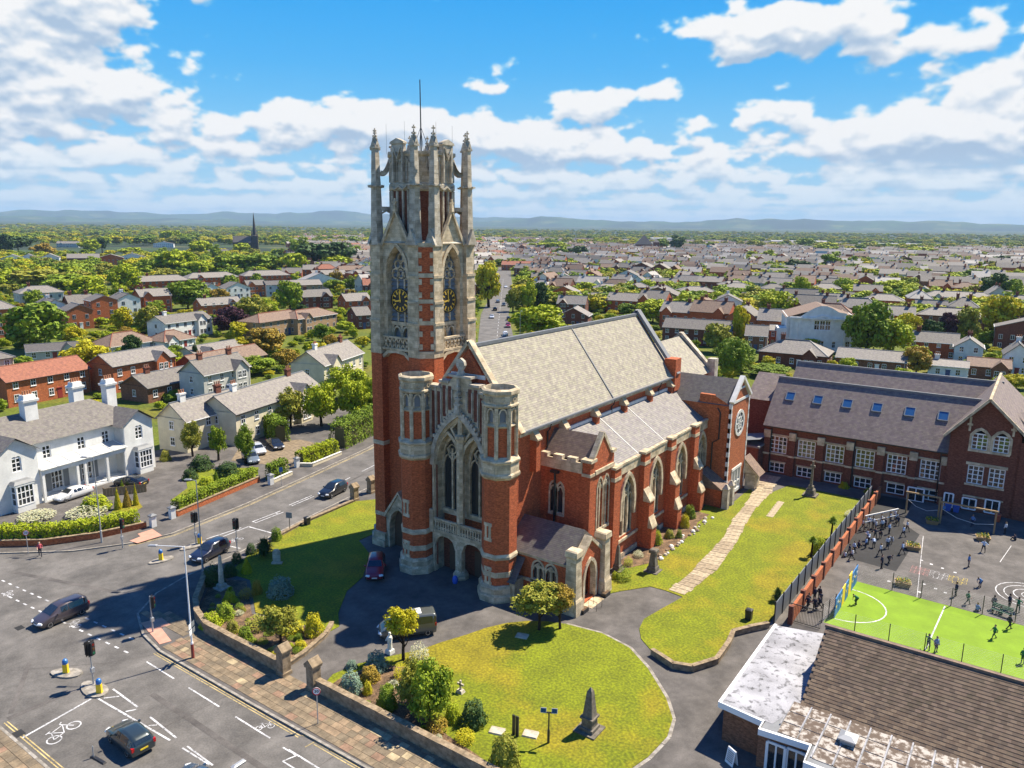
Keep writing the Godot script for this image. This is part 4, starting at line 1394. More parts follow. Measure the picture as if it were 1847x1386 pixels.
func mark_roads():
	var b := MB.new()
	# advanced stop box and centre hatching on the main road
	for l in [[[-54.4, -18.9], [-55.1, -24.1], 0.16], [[-55.1, -24.2], [-45.9, -24.7], 0.14], [[-55.0, -25.5], [-51.3, -25.4], 0.14], [[-54.4, -24.5], [-53.7, -25.3], 0.12], [[-51.5, -24.6], [-51.1, -25.2], 0.12], [[-49.5, -25.3], [-45.8, -25.1], 0.14], [[-48.6, -24.7], [-48.2, -25.1], 0.12], [[-44.5, -24.75], [-41.5, -24.85], 0.12], [[-44.4, -25.05], [-41.3, -24.95], 0.12]]:
		ribbon(b, [l[0], l[1]], l[2], 0.010)
	dash_line(b, Vector2(-56.5, -29.05), Vector2(-30, -28.8), 0.12, 4.0, 2.0)
	dash_line(b, Vector2(-40, -24.8), Vector2(10, -24.8), 0.12, 4.0, 2.0)
	for l in [[[-39.0, -28.8], [-37.6, -28.8]], [[-37.6, -28.8], [-37.9, -27.9]], [[-37.9, -27.9], [-30.5, -27.9]]]:
		ribbon(b, l, 0.1, 0.011)
	# guide dashes through the junction
	dash_line(b, Vector2(-82, -28.5), Vector2(-60, -30.3), 0.16, 0.55, 0.75)
	dash_line(b, Vector2(-79, -27.3), Vector2(-58.6, -28.9), 0.16, 0.55, 0.75)
	# side road
	for l in [[[-73.9, -46.2], [-74.2, -51.7], 0.14], [[-74.2, -51.7], [-70.4, -52.1], 0.16], [[-73.5, -46.4], [-69.6, -47.3], 0.16], [[-74.9, -46.6], [-74.6, -51.0], 0.12], [[-75.1, -52.9], [-75.3, -57.2], 0.12], [[-74.5, -52.9], [-74.7, -57.2], 0.12], [[-75.1, -53.0], [-74.5, -53.0], 0.12], [[-75.3, -56.4], [-74.7, -56.4], 0.12], [[-75.6, -59.2], [-76.1, -63.3], 0.12], [[-76.1, -59.2], [-76.6, -63.3], 0.12]]:
		ribbon(b, [l[0], l[1]], l[2], 0.010)
	dash_line(b, Vector2(-77.3, -68.0), Vector2(-82.6, -92.0), 0.12, 3.6, 3.0, 0.012)
	dash_line(b, Vector2(-137, -187), Vector2(-318, -442), 0.14, 4.0, 5.0, 0.012)
	bicycle_mark(b, Vector3(-52.2, 0.010, -21.0), 1.9, 1.5)
	bicycle_mark(b, Vector3(-41.6, 0.010, -29.3), 0.9, 0.75)
	bicycle_mark(b, Vector3(-71.6, 0.010, -48.4), 1.4, 0.9)
	bicycle_mark(b, Vector3(-78.2, 0.010, -28.0), 2.8, 0.8)
	bicycle_mark(b, Vector3(-67.2, 0.010, -29.0), 2.8, 0.9)
	setting("road_markings", b, M.road_paint)
	b = MB.new()
	for off in [0.32, 0.55]:
		ribbon(b, along(KERB_CHURCH.slice(1, 5), off * -1.0), 0.08, 0.010)
		ribbon(b, along(KERB_VILLA.slice(5, 11), off), 0.08, 0.010)
	for off in [0.25, 0.45]:
		ribbon(b, [[-57.2, -30.5 + off], [-39.0, -30.55 + off]], 0.07, 0.010)
		ribbon(b, [[-37.6, -30.7 + off], [30.0, -30.75 + off]], 0.07, 0.010)
		ribbon(b, [[-57.2, -18.6 - off], [30.0, -18.8 - off]], 0.08, 0.010)
	ribbon(b, [[-37.7, -30.5], [-37.8, -29.7]], 0.08, 0.011)
	ribbon(b, [[-39.0, -30.4], [-38.4, -30.5]], 0.08, 0.011)
	setting("yellow_lines", b, M.yellow_line)
	b = MB.new()
	for q in [[-70.6, -25.4], [-60.6, -19.4], [-55.1, -18.95], [-63.0, -27.6], [-85.0, -36.2]]:
		b.box(Vector3(q[0] - 0.4, 0.0, q[1] - 0.3), Vector3(q[0] + 0.4, 0.012, q[1] + 0.3))
	setting("manhole_covers", b, M.tarmac_dark)
	# patched strips of newer and older surfacing
	b = MB.new()
	for q in [[[-57.5, -19.2], [-57.2, -23.8], 0.5], [[-64.0, -23.4], [-58.0, -19.6], 0.35], [[-52.0, -26.9], [-30.0, -26.6], 0.45], [[-74.5, -59.0], [-80.6, -88.0], 0.4], [[-83.0, -30.0], [-70.0, -34.0], 0.5], [[-66.0, -20.0], [-59.0, -27.0], 0.05], [[-59.0, -27.0], [-57.0, -30.0], 0.06], [[-48.0, -19.2], [-47.2, -30.2], 0.07], [[-36.0, -19.2], [-35.5, -30.4], 0.08], [[-71.5, -49.0], [-77.0, -80.0], 0.06], [[-75.5, -31.0], [-74.0, -40.0], 0.07], [[-40.0, -22.0], [-33.0, -21.9], 1.6], [[-79.0, -24.0], [-71.0, -22.0], 1.2]]:
		ribbon(b, [q[0], q[1]], q[2], 0.008)
	setting("road_patch", b, M.tarmac)

# ---------- school ----------
func sash(parent: Node, fr: Transform3D, w: float, h: float, nx: int, ny: int, m := "white_paint", glass := "glass", lintel := ""):    # a window with bars; panes behind
	var b := MB.new()
	b.xf = fr
	for i in nx + 1:
		var t := 0.09 if i == 0 or i == nx else 0.055
		var x := -w / 2 + w * i / nx
		b.box(Vector3(x - t, 0, -0.09), Vector3(x + t, h, 0.03 if t > 0.06 else 0.0))
	for j in ny + 1:
		var t := 0.08 if j == 0 or j == ny else 0.045
		var y := h * j / ny
		b.box(Vector3(-w / 2, y - t, -0.085), Vector3(w / 2, y + t, 0.025 if t > 0.06 else -0.005))
	var o := part("window", b, M[m], parent)
	var pw := w / nx; var ph := h / ny
	var g := MB.new()
	g.box(Vector3(-pw / 2, -ph / 2, -0.03), Vector3(pw / 2, ph / 2, 0.0))
	var gm := g.mesh()
	for i in nx:
		for j in ny:
			inst("pane", gm, M[glass], o, Transform3D(Basis(), -org) * fr * Transform3D(Basis(Vector3.RIGHT, 0.012 * ((i * 7 + j * 5) % 5 - 2)), Vector3(-w / 2 + pw * (i + 0.5), ph * (j + 0.5), -0.06)))

func build_school():
	org = Vector3(-19, 0, -116)
	var s := thing("school", "long two-storey dark brick school with purple-grey slate roof and six skylights", "school", org)
	var Z := -110.0
	var b := MB.new()
	var ops := []
	var xs := [-29.4, -25.45, -21.6, -17.7, -13.75, -9.75]
	for i in 6:
		ops.append({x = xs[i], w = 2.4, y = 3.25, s = 5.75, a = 5.75})
		ops.append({x = xs[i] + (0.0 if i < 4 else 0.2), w = 2.2, y = 0.35, s = 1.8, a = 1.8})
	b.xf = Transform3D(Basis(), Vector3(0, 0, Z))
	b.wall(-31.4, -7.9, 0, [[-31.4, 7.2], [-7.9, 7.2]], ops, 0.25)
	b.xf = Transform3D()
	b.box(Vector3(-31.4, 0, -121.8), Vector3(-8.0, 7.0, -110.45))
	for z in [[-110.1, -122.0, 13.2], [-120.2, -132.0, 14.2]]:
		b.xf = Transform3D(Basis(Vector3.UP, PI / 2), Vector3(-31.3, 0, 0))
		b.plate([Vector2(-z[0], 7.0), Vector2(-z[1], 7.0), Vector2(-(z[0] + z[1]) / 2, z[2])], -0.2, 0.2)
	b.xf = Transform3D()
	b.box(Vector3(-31.4, 0, -131.8), Vector3(-2.0, 7.0, -121.9))
	for x in [-31.0, -27.4, -23.5, -19.65, -15.75, -11.8, -8.1]:
		b.box(Vector3(x - 0.42, 0, Z - 0.1), Vector3(x + 0.42, 6.2, Z + 0.35))
	var w := part("wall", b, M.brick_dark, s)
	for i in 6:
		sash(w, frame(Vector3(xs[i], 3.25, Z - 0.12), Vector3.RIGHT), 2.35, 2.45, 4, 4)
		sash(w, frame(Vector3(xs[i] + (0.0 if i < 4 else 0.2), 0.35, Z - 0.12), Vector3.RIGHT), 2.15, 1.4, 3 if i < 4 else 2, 2)
	b = MB.new()
	b.box(Vector3(-31.5, 2.95, Z), Vector3(-7.9, 3.18, Z + 0.16))
	b.box(Vector3(-31.5, 5.8, Z), Vector3(-7.9, 6.05, Z + 0.1))
	for x in [-31.0, -27.4, -23.5, -19.65, -15.75, -11.8, -8.1]:
		b.box(Vector3(x - 0.48, 5.5, Z), Vector3(x + 0.48, 6.6, Z + 0.44))
		b.box(Vector3(x - 0.46, 2.95, Z), Vector3(x + 0.46, 3.2, Z + 0.42))
	for x in xs:
		b.box(Vector3(x - 1.25, 1.82, Z), Vector3(x + 1.25, 2.0, Z + 0.09))
	part("stone_dressing", b, M.sandstone, w)
	b = MB.new()
	for x in [-30.45, -19.1, -8.7]:
		b.tube([Vector3(x, 7.0, Z + 0.2), Vector3(x, 0, Z + 0.2)], 0.08, 0.08)
	b.box(Vector3(-31.6, 7.05, Z + 0.2), Vector3(-8.0, 7.22, Z + 0.45))
	part("drainpipe", b, M.black_paint, w)
	b = MB.new()
	for q in [[Z + 0.45, 7.2, -116.0, 13.4, -31.7, -4.8], [-122.3, 7.2, -116.0, 13.4, -31.7, -4.8], [-119.4, 8.2, -126.0, 14.4, -31.7, -3.4], [-132.4, 7.2, -126.0, 14.4, -31.7, -3.4]]:
		var e0 := Vector3(q[4], q[1], q[0]); var e1 := Vector3(q[5], q[1], q[0]); var r1 := Vector3(q[5], q[3], q[2]); var r0 := Vector3(q[4], q[3], q[2])
		if q[0] > q[2]:
			b.quad(e0, e1, r1, r0)
		else:
			b.quad(e1, e0, r0, r1)
	var rf := part("roof", b, M.slate_school, s)
	b = MB.new()
	b.box(Vector3(-31.7, 13.3, -116.15), Vector3(-4.9, 13.58, -115.85))
	b.box(Vector3(-31.7, 14.3, -126.15), Vector3(-3.4, 14.58, -125.85))
	part("ridge_tile", b, M.lead, rf)
	var dirv := Vector3(0, 6.2, -6.45).normalized()
	for i in 6:          # skylights let into the front slope
		var x: float = [-29.2, -25.3, -21.3, -17.4, -13.3, -9.3][i]
		var fr := Transform3D(Basis(Vector3.RIGHT, dirv, Vector3.RIGHT.cross(dirv)), Vector3(x, 11.1, Z + 0.45 - 4.05))
		b = MB.new()
		b.xf = fr
		b.strip([Vector2(-0.6, -0.7), Vector2(0.6, -0.7), Vector2(0.6, 0.7), Vector2(-0.6, 0.7), Vector2(-0.6, -0.7)], 0.14, -0.05, 0.16)
		var sk := part("skylight", b, M.grey_paint, rf)
		b = MB.new()
		b.xf = fr
		b.box(Vector3(-0.56, -0.66, -0.02), Vector3(0.56, 0.66, 0.10))
		part("pane", b, M.painted_sky_glass, sk)
	# gabled end block
	b = MB.new()
	b.xf = Transform3D(Basis(), Vector3(0, 0, -109.4))
	var go := []
	for x in [-4.65, -2.35]:
		go.append({x = x, w = 1.75, y = 8.3, s = 10.2, a = 10.75})
		go.append({x = x, w = 1.75, y = 3.8, s = 6.2, a = 6.2})
	b.wall(-7.9, -0.3, 0, [[-7.9, 10.2], [-6.2, 12.0], [-4.1, 14.7], [-1.6, 12.4], [-0.3, 10.6]], go, 0.25)
	b.xf = Transform3D()
	b.box(Vector3(-7.9, 0, -131.0), Vector3(8.0, 9.8, -109.8))
	b.xf = Transform3D(Basis(), Vector3(0, 0, -109.2))
	b.wall(-0.3, 9.0, 0, [[-0.3, 10.0], [9, 10.0]], [], 0.1)
	var gw := part("end_block", b, M.brick_dark, s)
	for x in [-4.65, -2.35]:
		sash(gw, frame(Vector3(x, 8.3, -109.52), Vector3.RIGHT), 1.7, 2.0, 3, 4)
		sash(gw, frame(Vector3(x, 3.8, -109.52), Vector3.RIGHT), 1.7, 2.35, 3, 4)
	for q in [[-7.2, 1.0, 1.9, "white_paint"], [-4.9, 1.5, 1.4, "render_blue"], [-2.4, 1.5, 1.7, "white_paint"], [-11.0, 1.9, 1.8, "render_blue"]]:
		sash(gw, frame(Vector3(q[0], 0.4 if q[0] > -7 else 0.1, -109.3), Vector3.RIGHT), q[1], q[2], 2, 1, "white_paint")
	b = MB.new()
	b.xf = Transform3D(Basis(), Vector3(0, 0, -109.4))
	for x in [-4.65, -2.35]:
		b.strip(MB.arch_path(1.95, 8.3, 10.2, 10.95, 8), 0.22, 0, 0.1) if false else b.strip([Vector2(x - 0.98, 10.1), Vector2(x - 0.5, 10.75), Vector2(x, 11.0), Vector2(x + 0.5, 10.75), Vector2(x + 0.98, 10.1)], 0.36, 0.0, 0.1)
		for sx in [-1, 1]:
			b.box(Vector3(x + sx * 1.0 - 0.14, 8.2, 0), Vector3(x + sx * 1.0 + 0.14, 10.2, 0.08))
	b.box(Vector3(-5.8, 6.25, 0), Vector3(-1.3, 6.6, 0.1))
	b.box(Vector3(-5.8, 8.0, 0), Vector3(-1.3, 8.3, 0.12))
	b.box(Vector3(-5.7, 3.55, 0), Vector3(-1.4, 3.8, 0.12))
	for x in [-5.9, -1.25]:
		b.box(Vector3(x - 0.12, 10.6, 0), Vector3(x + 0.12, 12.4, 0.14))
		b.box(Vector3(x - 0.3, 11.3, 0), Vector3(x + 0.3, 11.55, 0.13))
	b.box(Vector3(-5.7, 2.0, 0), Vector3(-1.3, 2.2, 0.1))
	part("stone_dressing", b, M.sandstone, gw)
	b = MB.new()
	var ap := Vector3(-4.1, 14.9, 0)
	for q in [[Vector3(-8.6, 9.6, 0), 1.0], [Vector3(1.4, 9.6, 0), -1.0]]:
		var e0: Vector3 = q[0] + Vector3(0, 0, -108.9); var e1: Vector3 = q[0] + Vector3(0, 0, -131)
		var r0 := ap + Vector3(0, 0, -108.9); var r1 := ap + Vector3(0, 0, -131)
		if q[1] < 0:
			b.quad(e0, e1, r1, r0)
		else:
			b.quad(e1, e0, r0, r1)
	b.quad(Vector3(1.4, 9.6, -109.0), Vector3(9.5, 9.6, -109.0), Vector3(9.5, 12.5, -116), Vector3(-1.0, 12.5, -116))
	part("end_roof", b, M.slate_school, s)
	b = MB.new()
	b.box(Vector3(-4.25, 14.75, -131), Vector3(-3.95, 15.05, -108.9))
	b.bar(Vector3(-8.6, 9.6, -108.85), Vector3(-4.1, 14.95, -108.85), 0.3, 0.3)
	b.bar(Vector3(1.4, 9.6, -108.85), Vector3(-4.1, 14.95, -108.85), 0.3, 0.3)
	part("ridge_tile", b, M.sandstone, s)
	# stair block at the far end, covered way to the church
	b = MB.new()
	b.box(Vector3(-35.2, 0, -124), Vector3(-31.5, 10.2, -113.5))
	var sb := part("stair_block", b, M.brick_dark, s)
	b = MB.new()
	b.quad(Vector3(-35.6, 10.1, -113.2), Vector3(-31.4, 10.1, -113.2), Vector3(-31.4, 13.4, -118.6), Vector3(-35.6, 13.4, -118.6))
	b.quad(Vector3(-31.4, 10.1, -124.2), Vector3(-35.6, 10.1, -124.2), Vector3(-35.6, 13.4, -118.6), Vector3(-31.4, 13.4, -118.6))
	part("stair_roof", b, M.slate_school, sb)
	b = MB.new()
	b.box(Vector3(-36.5, 0, -116), Vector3(-31.5, 4.2, -107.5))
	var cw := part("link_wall", b, M.brick_dark, s)
	b = MB.new()
	b.box(Vector3(-37.0, 4.2, -116.5), Vector3(-31.3, 4.45, -107.2))
	b.quad(Vector3(-37, 4.4, -107.2), Vector3(-31.3, 5.6, -107.2), Vector3(-31.3, 5.6, -112), Vector3(-37, 4.4, -112))
	part("link_roof", b, M.lead, cw)
	org = Vector3.ZERO

# ---------- church hall in the near corner ----------
func build_hall():
	org = Vector3(-10, 0, -52)
	var h := thing("church_hall", "low brick hall with white flat roof and brown tiled pitched roof beside the lane", "hall", org)
	var b := MB.new()
	b.prism(pv([[-14.8, -47.2], [-12.0, -46.9], [-12.0, -45.9], [-8.9, -46.2], [-8.8, -44.4], [6, -44.4], [6, -61.5], [-11.0, -61.5], [-14.9, -60.0]]), 0, 2.62)
	b.box(Vector3(-10.3, 2.6, -61.4), Vector3(8, 3.0, -50.4))
	b.xf = Transform3D(Basis(Vector3.UP, PI / 2), Vector3(-10.3, 0, 0))
	b.plate([Vector2(50.3, 2.6), Vector2(62.2, 2.6), Vector2(56.2, 6.0)], -0.12, 0.12)
	var w := part("wall", b, M.brick_brown, h)
	b = MB.new()
	var rim := [[-15.05, -60.1], [-15.05, -47.0], [-11.95, -46.7], [-11.95, -45.75], [-8.75, -46.05], [-8.7, -44.2], [6, -44.2]]
	ribbon(b, rim, 0.22, 3.06, 2.62, true)
	part("fascia", b, M.white_paint, w)
	b = MB.new()
	b.prism(pv([[-14.95, -47.1], [-11.4, -46.8], [-10.3, -50.4], [-10.3, -61.2], [-11.2, -61.0], [-14.95, -60.0]]), 2.6, 3.0, false)
	part("flat_roof", b, M.white_roof, h)
	b = MB.new()
	b.prism(pv([[-11.85, -46.8], [-11.85, -45.85], [-8.65, -46.15], [-8.6, -44.3], [6, -44.3], [6, -50.3], [-10.6, -50.3], [-11.0, -48.8]]), 2.6, 2.985, false)
	var fr := part("felt_roof", b, M.lead, h)
	var r := RandomNumberGenerator.new()
	r.seed = 8
	for i in 13:                # felt sheets with turned-up pale seams
		for j in 4:
			var x := -10.9 + i * 1.25; var z := -50.2 + j * 1.35
			if (x < -8.6 and z > -47.2) or z > -45.2:
				continue
			var f := MB.new()
			f.ring_stack([[0.0, 0.60, 0.65], [0.03, 0.585, 0.63]], Vector3(x + 0.62, 2.99 + r.randf() * 0.012, z + 0.67))
			part("felt_sheet", f, M.roof_felt, fr)
	b = MB.new()
	for i in 14:
		b.box(Vector3(-10.95 + i * 1.25 - 0.045, 2.98, -50.2), Vector3(-10.95 + i * 1.25 + 0.045, 3.06, -44.9 if i > 1 else -47.0))
	part("felt_seam", b, M.white_roof, fr)
	b = MB.new()
	b.ring_stack([[2.95, 0.42, 0.42], [3.3, 0.42, 0.42], [3.32, 0.55, 0.55], [3.42, 0.55, 0.55], [3.6, 0.2, 0.2]], Vector3(-6.9, 0, -47.8))
	part("roof_vent", b, M.galvanised, h)
	# pitched roof: each tile of the near courses a piece, the rest joined
	var e := Vector3(0, 2.95, -50.1); var rg := Vector3(0, 6.15, -56.2)
	var up := (rg - e).normalized()
	var nrm := Vector3.RIGHT.cross(up)
	b = MB.new()
	b.quad(Vector3(-10.45, e.y - 0.05, e.z), Vector3(8, e.y - 0.05, e.z), Vector3(8, rg.y - 0.05, rg.z), Vector3(-10.45, rg.y - 0.05, rg.z))
	b.quad(Vector3(8, e.y, -62.3), Vector3(-10.45, e.y, -62.3), Vector3(-10.45, rg.y, rg.z), Vector3(8, rg.y, rg.z))
	var tr := part("tiled_roof", b, M.slate_brown, h)
	var tm := []
	for k in 3:
		var t := MB.new()
		t.xf = Transform3D(Basis(Vector3.RIGHT, up, nrm), Vector3.ZERO)
		t.xf = t.xf * Transform3D(Basis(Vector3.RIGHT, -0.09), Vector3.ZERO)
		t.box(Vector3(-0.165, 0, 0.0), Vector3(0.165, 0.36, 0.035 + 0.004 * k))
		tm.append(t.mesh())
	var mats := [mat("tile_a", lin(0.125, 0.084, 0.058), 0.9, T.plaster, 0.9), mat("tile_b", lin(0.155, 0.108, 0.075), 0.9, T.plaster, 0.9), mat("tile_c", lin(0.10, 0.07, 0.052), 0.9, T.plaster, 0.9), mat("tile_d", lin(0.185, 0.13, 0.088), 0.9, T.plaster, 0.9)]
	var rows := 24
	var rest := MB.new()
	var count := 0
	for j in rows:
		for i in 54:
			var p := e + up * (0.283 * j) + nrm * 0.04 + Vector3(-10.28 + i * 0.335 + (0.167 if j % 2 else 0.0), 0, 0)
			var k := r.randi() % 3
			if p.x < 2.4 - 0.34 * j * 0.55 and count < 298 and j < 14 and i < 40 and (j < 7 or i < 6):
				inst("roof_tile", tm[k], mats[r.randi() % 4], tr, Transform3D(Basis(), p - org))
				count += 1
			else:
				rest.xf = Transform3D(Basis(Vector3.RIGHT, up, nrm), p) * Transform3D(Basis(Vector3.RIGHT, -0.09), Vector3.ZERO)
				var tn := r.randf_range(0.62, 1.25)
				rest.col = Color(0.122 * tn, 0.086 * tn, 0.061 * tn)
				rest.quad(Vector3(-0.165, 0, 0.038), Vector3(0.165, 0, 0.038), Vector3(0.165, 0.36, 0.035), Vector3(-0.165, 0.36, 0.035))
				rest.quad(Vector3(-0.165, 0, 0), Vector3(0.165, 0, 0), Vector3(0.165, 0, 0.038), Vector3(-0.165, 0, 0.038))
	var vm := mat("tile_rest", Color.WHITE, 0.9)
	vm.vertex_color_use_as_albedo = true
	part("roof_tiling", rest, vm, tr).set_meta("kind", "stuff")
	b = MB.new()
	b.box(Vector3(-10.5, 6.1, -56.35), Vector3(8, 6.3, -56.05))
	part("ridge_tile", b, M.slate_brown, tr)
	for q in [[-10.8, 1.15], [-9.55, 1.15]]:
		sash(w, frame(Vector3(q[0], 0.15, -45.78 - (q[0] + 11.9) * 0.09), Vector3.RIGHT), q[1], 2.1, 2, 1)
	org = Vector3.ZERO

# ---------- churchyard ----------
func wall_run(called: String, pts: Array, w: float, hgt: float, m: Material, capm: Material, label: String, cat: String, cap := 0.12):
	var o := Vector3(pts[0][0], 0.1, pts[0][1])
	var n := thing(called, label, cat, o)
	org = o
	var b := MB.new()
	ribbon(b, pts, w, hgt, 0.05, true)
	part("wall_face", b, m, n)
	# coping stones, each its own piece
	var r := RandomNumberGenerator.new()
	r.seed = 40 + pts.size()
	for i in range(pts.size() - 1):
		var a := Vector2(pts[i][0], pts[i][1]); var e := Vector2(pts[i + 1][0], pts[i + 1][1])
		var k := maxi(1, int(round(a.distance_to(e) / 0.95)))
		for j in k:
			var p := a.lerp(e, float(j) / k); var q := a.lerp(e, (j + 1.0) / k - 0.02 / a.distance_to(e))
			var c := MB.new()
			var jy := r.randf_range(-0.012, 0.015)
			ribbon(c, [[p.x, p.y], [q.x, q.y]], w + 0.1, hgt + cap + jy, hgt - 0.005, true)
			part("coping_stone", c, capm, n)
	org = Vector3.ZERO
	return n

func gate_pier(at: Vector3, hgt: float, label: String, w := 0.78):
	var n := thing("gate_pier", label, "gate pier", at, 0.0, "stone gate piers of the churchyard")
	var b := MB.new()
	b.ring_stack([[0, w * 0.58, w * 0.58], [0.3, w * 0.58, w * 0.58], [0.36, w / 2, w / 2], [hgt - 0.8, w / 2, w / 2], [hgt - 0.75, w * 0.62, w * 0.62], [hgt - 0.6, w * 0.62, w * 0.62]], Vector3.ZERO)
	part("shaft", b, M.wall_stone, n)
	b = MB.new()
	b.plate([Vector2(-w * 0.66, hgt - 0.6), Vector2(w * 0.66, hgt - 0.6), Vector2(w * 0.66, hgt - 0.5), Vector2(0, hgt), Vector2(-w * 0.66, hgt - 0.5)], -w * 0.64, w * 0.64)
	part("cap", b, M.wall_stone, n)

func build_churchyard():
	sheet("lawn", [[-42.1, -34.9], [-42.7, -36.6], [-42.2, -38.8], [-40.6, -41.6], [-39.4, -43.6], [-38.9, -45.2], [-37.9, -47.5], [-37.2, -49.5], [-36.2, -51.3], [-34.9, -52.7], [-33.4, -53.7], [-31.8, -54.3], [-28.4, -54.8], [-25.4, -54.1], [-22.8, -52.2], [-19.9, -49.3], [-18.5, -47.3], [-18.0, -45.2], [-18.2, -42.4], [-18.9, -39.6], [-20.2, -37.0], [-22.5, -34.9]], 0.17, M.grass, 1.0)
	sheet("lawn", [[-32.8, -62.4], [-31.7, -61.3], [-30.7, -63.0], [-28.8, -65.6], [-27.2, -65.7], [-25.3, -65.4], [-26.0, -62.0], [-26.5, -59.3], [-26.1, -57.5], [-25.2, -56.0], [-23.3, -54.5], [-21.1, -53.7], [-20.0, -54.0], [-18.8, -56.2], [-18.9, -59.3], [-19.2, -61.3], [-18.4, -62.9], [-17.0, -65.1], [-16.9, -105.5], [-26.2, -105.8], [-27.4, -101.0], [-30.3, -101.0], [-30.3, -91.0], [-32.8, -91.0]], 0.17, M.grass, 1.0)
	sheet("lawn", [[-70.0, -65.0], [-69.3, -56.0], [-67.4, -47.0], [-64.9, -42.6], [-62.0, -43.0], [-56.0, -39.2], [-50.0, -40.5], [-47.9, -40.6], [-47.9, -42.0], [-49.8, -43.6], [-52.4, -47.1], [-53.4, -50.2], [-57.0, -54.6], [-60.5, -56.4], [-60.5, -67.0], [-68.5, -67.0]], 0.17, M.grass, 1.0)
	sheet("flower_bed", [[-65.2, -41.0], [-63.0, -38.7], [-61.0, -36.8], [-59.0, -35.6], [-56.2, -34.7], [-46.8, -34.7], [-46.8, -37.0], [-47.6, -40.2], [-50.0, -40.2], [-56.0, -38.8], [-62.0, -42.6]], 0.19, M.earth, 1.0)
	sheet("flower_bed", [[-41.6, -34.8], [-41.8, -36.4], [-41.0, -39.6], [-38.6, -40.8], [-36.5, -39.4], [-33.4, -37.0], [-30.5, -36.2], [-27.4, -35.8], [-25.5, -34.9]], 0.185, M.earth, 1.0)
	sheet("flower_bed", [[-34.0, -67.6], [-32.5, -68.0], [-30.9, -71.0], [-31.0, -73.0], [-30.6, -77.2], [-30.7, -82.0], [-31.4, -84.6], [-31.2, -88.0], [-34.1, -88.2]], 0.19, M.earth, 1.0)
	# drive laid a little darker than the paths
	sheet("drive", [[-45.4, -34.5], [-42.9, -34.5], [-42.9, -36.6], [-42.4, -38.9], [-39.6, -43.5], [-38.1, -47.4], [-35.0, -52.9], [-33.0, -56.2], [-57.2, -56.2], [-53.6, -50.2], [-52.6, -47.1], [-50.0, -43.6], [-47.8, -41.0], [-46.3, -37.0]], 0.126, M.tarmac, 0.0)
	# stepping path of large stone slabs
	var path := [[-26.2, -65.8, 1.9], [-25.9, -69.0, 2.0], [-25.8, -72.5, 2.1], [-26.1, -77.5, 2.1], [-26.4, -82.0, 1.9], [-27.4, -88.0, 1.7], [-27.9, -93.0, 1.6], [-28.2, -97.0, 1.8], [-28.6, -101.0, 2.6], [-29.4, -105.0, 3.0], [-29.9, -108.6, 3.2]]
	var gp := sheet("path", [[-31.5, -101.2], [-27.2, -101.2], [-26.6, -105.6], [-17.0, -106.0], [-17.0, -109.9], [-31.6, -109.9]], 0.15, M.tarmac, 1.0)
	var r := RandomNumberGenerator.new()
	r.seed = 17
	var z := -65.9
	while z > -108.0:
		var len := r.randf_range(0.85, 1.35)
		var zz := z - len / 2
		var k := 0
		while k < path.size() - 2 and path[k + 1][1] > zz:
			k += 1
		var f: float = (zz - path[k][1]) / (path[k + 1][1] - path[k][1])
		var x := lerpf(path[k][0], path[k + 1][0], f)
		var wd: float = lerpf(path[k][2], path[k + 1][2], f) * r.randf_range(0.86, 1.1)
		var slope: float = (path[k + 1][0] - path[k][0]) / (path[k + 1][1] - path[k][1])
		var cols: int = 1 if wd < 2.5 else 2
		for c in cols:
			var b := MB.new()
			var cw := wd / cols
			b.ring_stack([[0, cw / 2 - 0.02, len / 2 - 0.035], [0.05, cw / 2 - 0.02, len / 2 - 0.035], [0.058, cw / 2 - 0.05, len / 2 - 0.07]], Vector3.ZERO)
			var o := part("stone_slab", b, M[["slab", "slab_dark", "slab"][r.randi() % 3]], gp)
			o.position = Vector3(x + (c - (cols - 1) / 2.0) * cw, 0.15 + r.randf() * 0.012, zz)
			o.rotation.y = atan(slope) + r.randf_range(-0.02, 0.02)
		z -= len
	for i in 7:
		var b := MB.new()
		b.ring_stack([[0, 0.42, 0.45], [0.05, 0.41, 0.44]], Vector3.ZERO)
		var o := part("stone_slab", b, M.slab, gp)
		o.position = Vector3(-24.9 - 0.06 * i, 0.15, -92.2 - i * 0.92)
	# boundary walls and gate piers
	wall_run("boundary_wall", [[-65.4, -40.3], [-63.3, -38.4], [-61.2, -36.5], [-59.1, -35.3], [-56.3, -34.45], [-46.3, -34.4]], 0.4, 1.05, M.wall_stone, M.wall_stone, "low stone wall curving round the corner flower bed", "wall")
	wall_run("boundary_wall", [[-41.9, -34.4], [-20.0, -34.4]], 0.4, 1.1, M.wall_stone, M.wall_stone, "low stone wall along the pavement in front of the near lawn", "wall")
	wall_run("garden_edging", [[-46.5, -35.0], [-46.7, -37.0], [-47.6, -40.2], [-48.6, -41.8]], 0.3, 0.45, M.wall_stone, M.wall_stone, "low stone edging of the corner bed beside the drive", "edging", 0.08)
	wall_run("boundary_kerb", [[-70.2, -64.6], [-69.6, -56.0], [-68.0, -48.5]], 0.35, 0.35, M.wall_stone, M.wall_stone, "low stone kerb wall beside the side road and tower lawn", "wall", 0.08)
	gate_pier(Vector3(-45.9, 0.12, -34.4), 2.7, "stone gate pier at the end of the corner bed wall")
	gate_pier(Vector3(-42.4, 0.12, -34.45), 2.7, "stone gate pier at the end of the near lawn wall")
	gate_pier(Vector3(-70.5, 0.12, -65.2), 2.4, "stone gate pier at the end of the tower lawn kerb")
	gate_pier(Vector3(-70.9, 0.12, -68.6), 2.4, "stone gate pier partly hidden behind the tower foot")
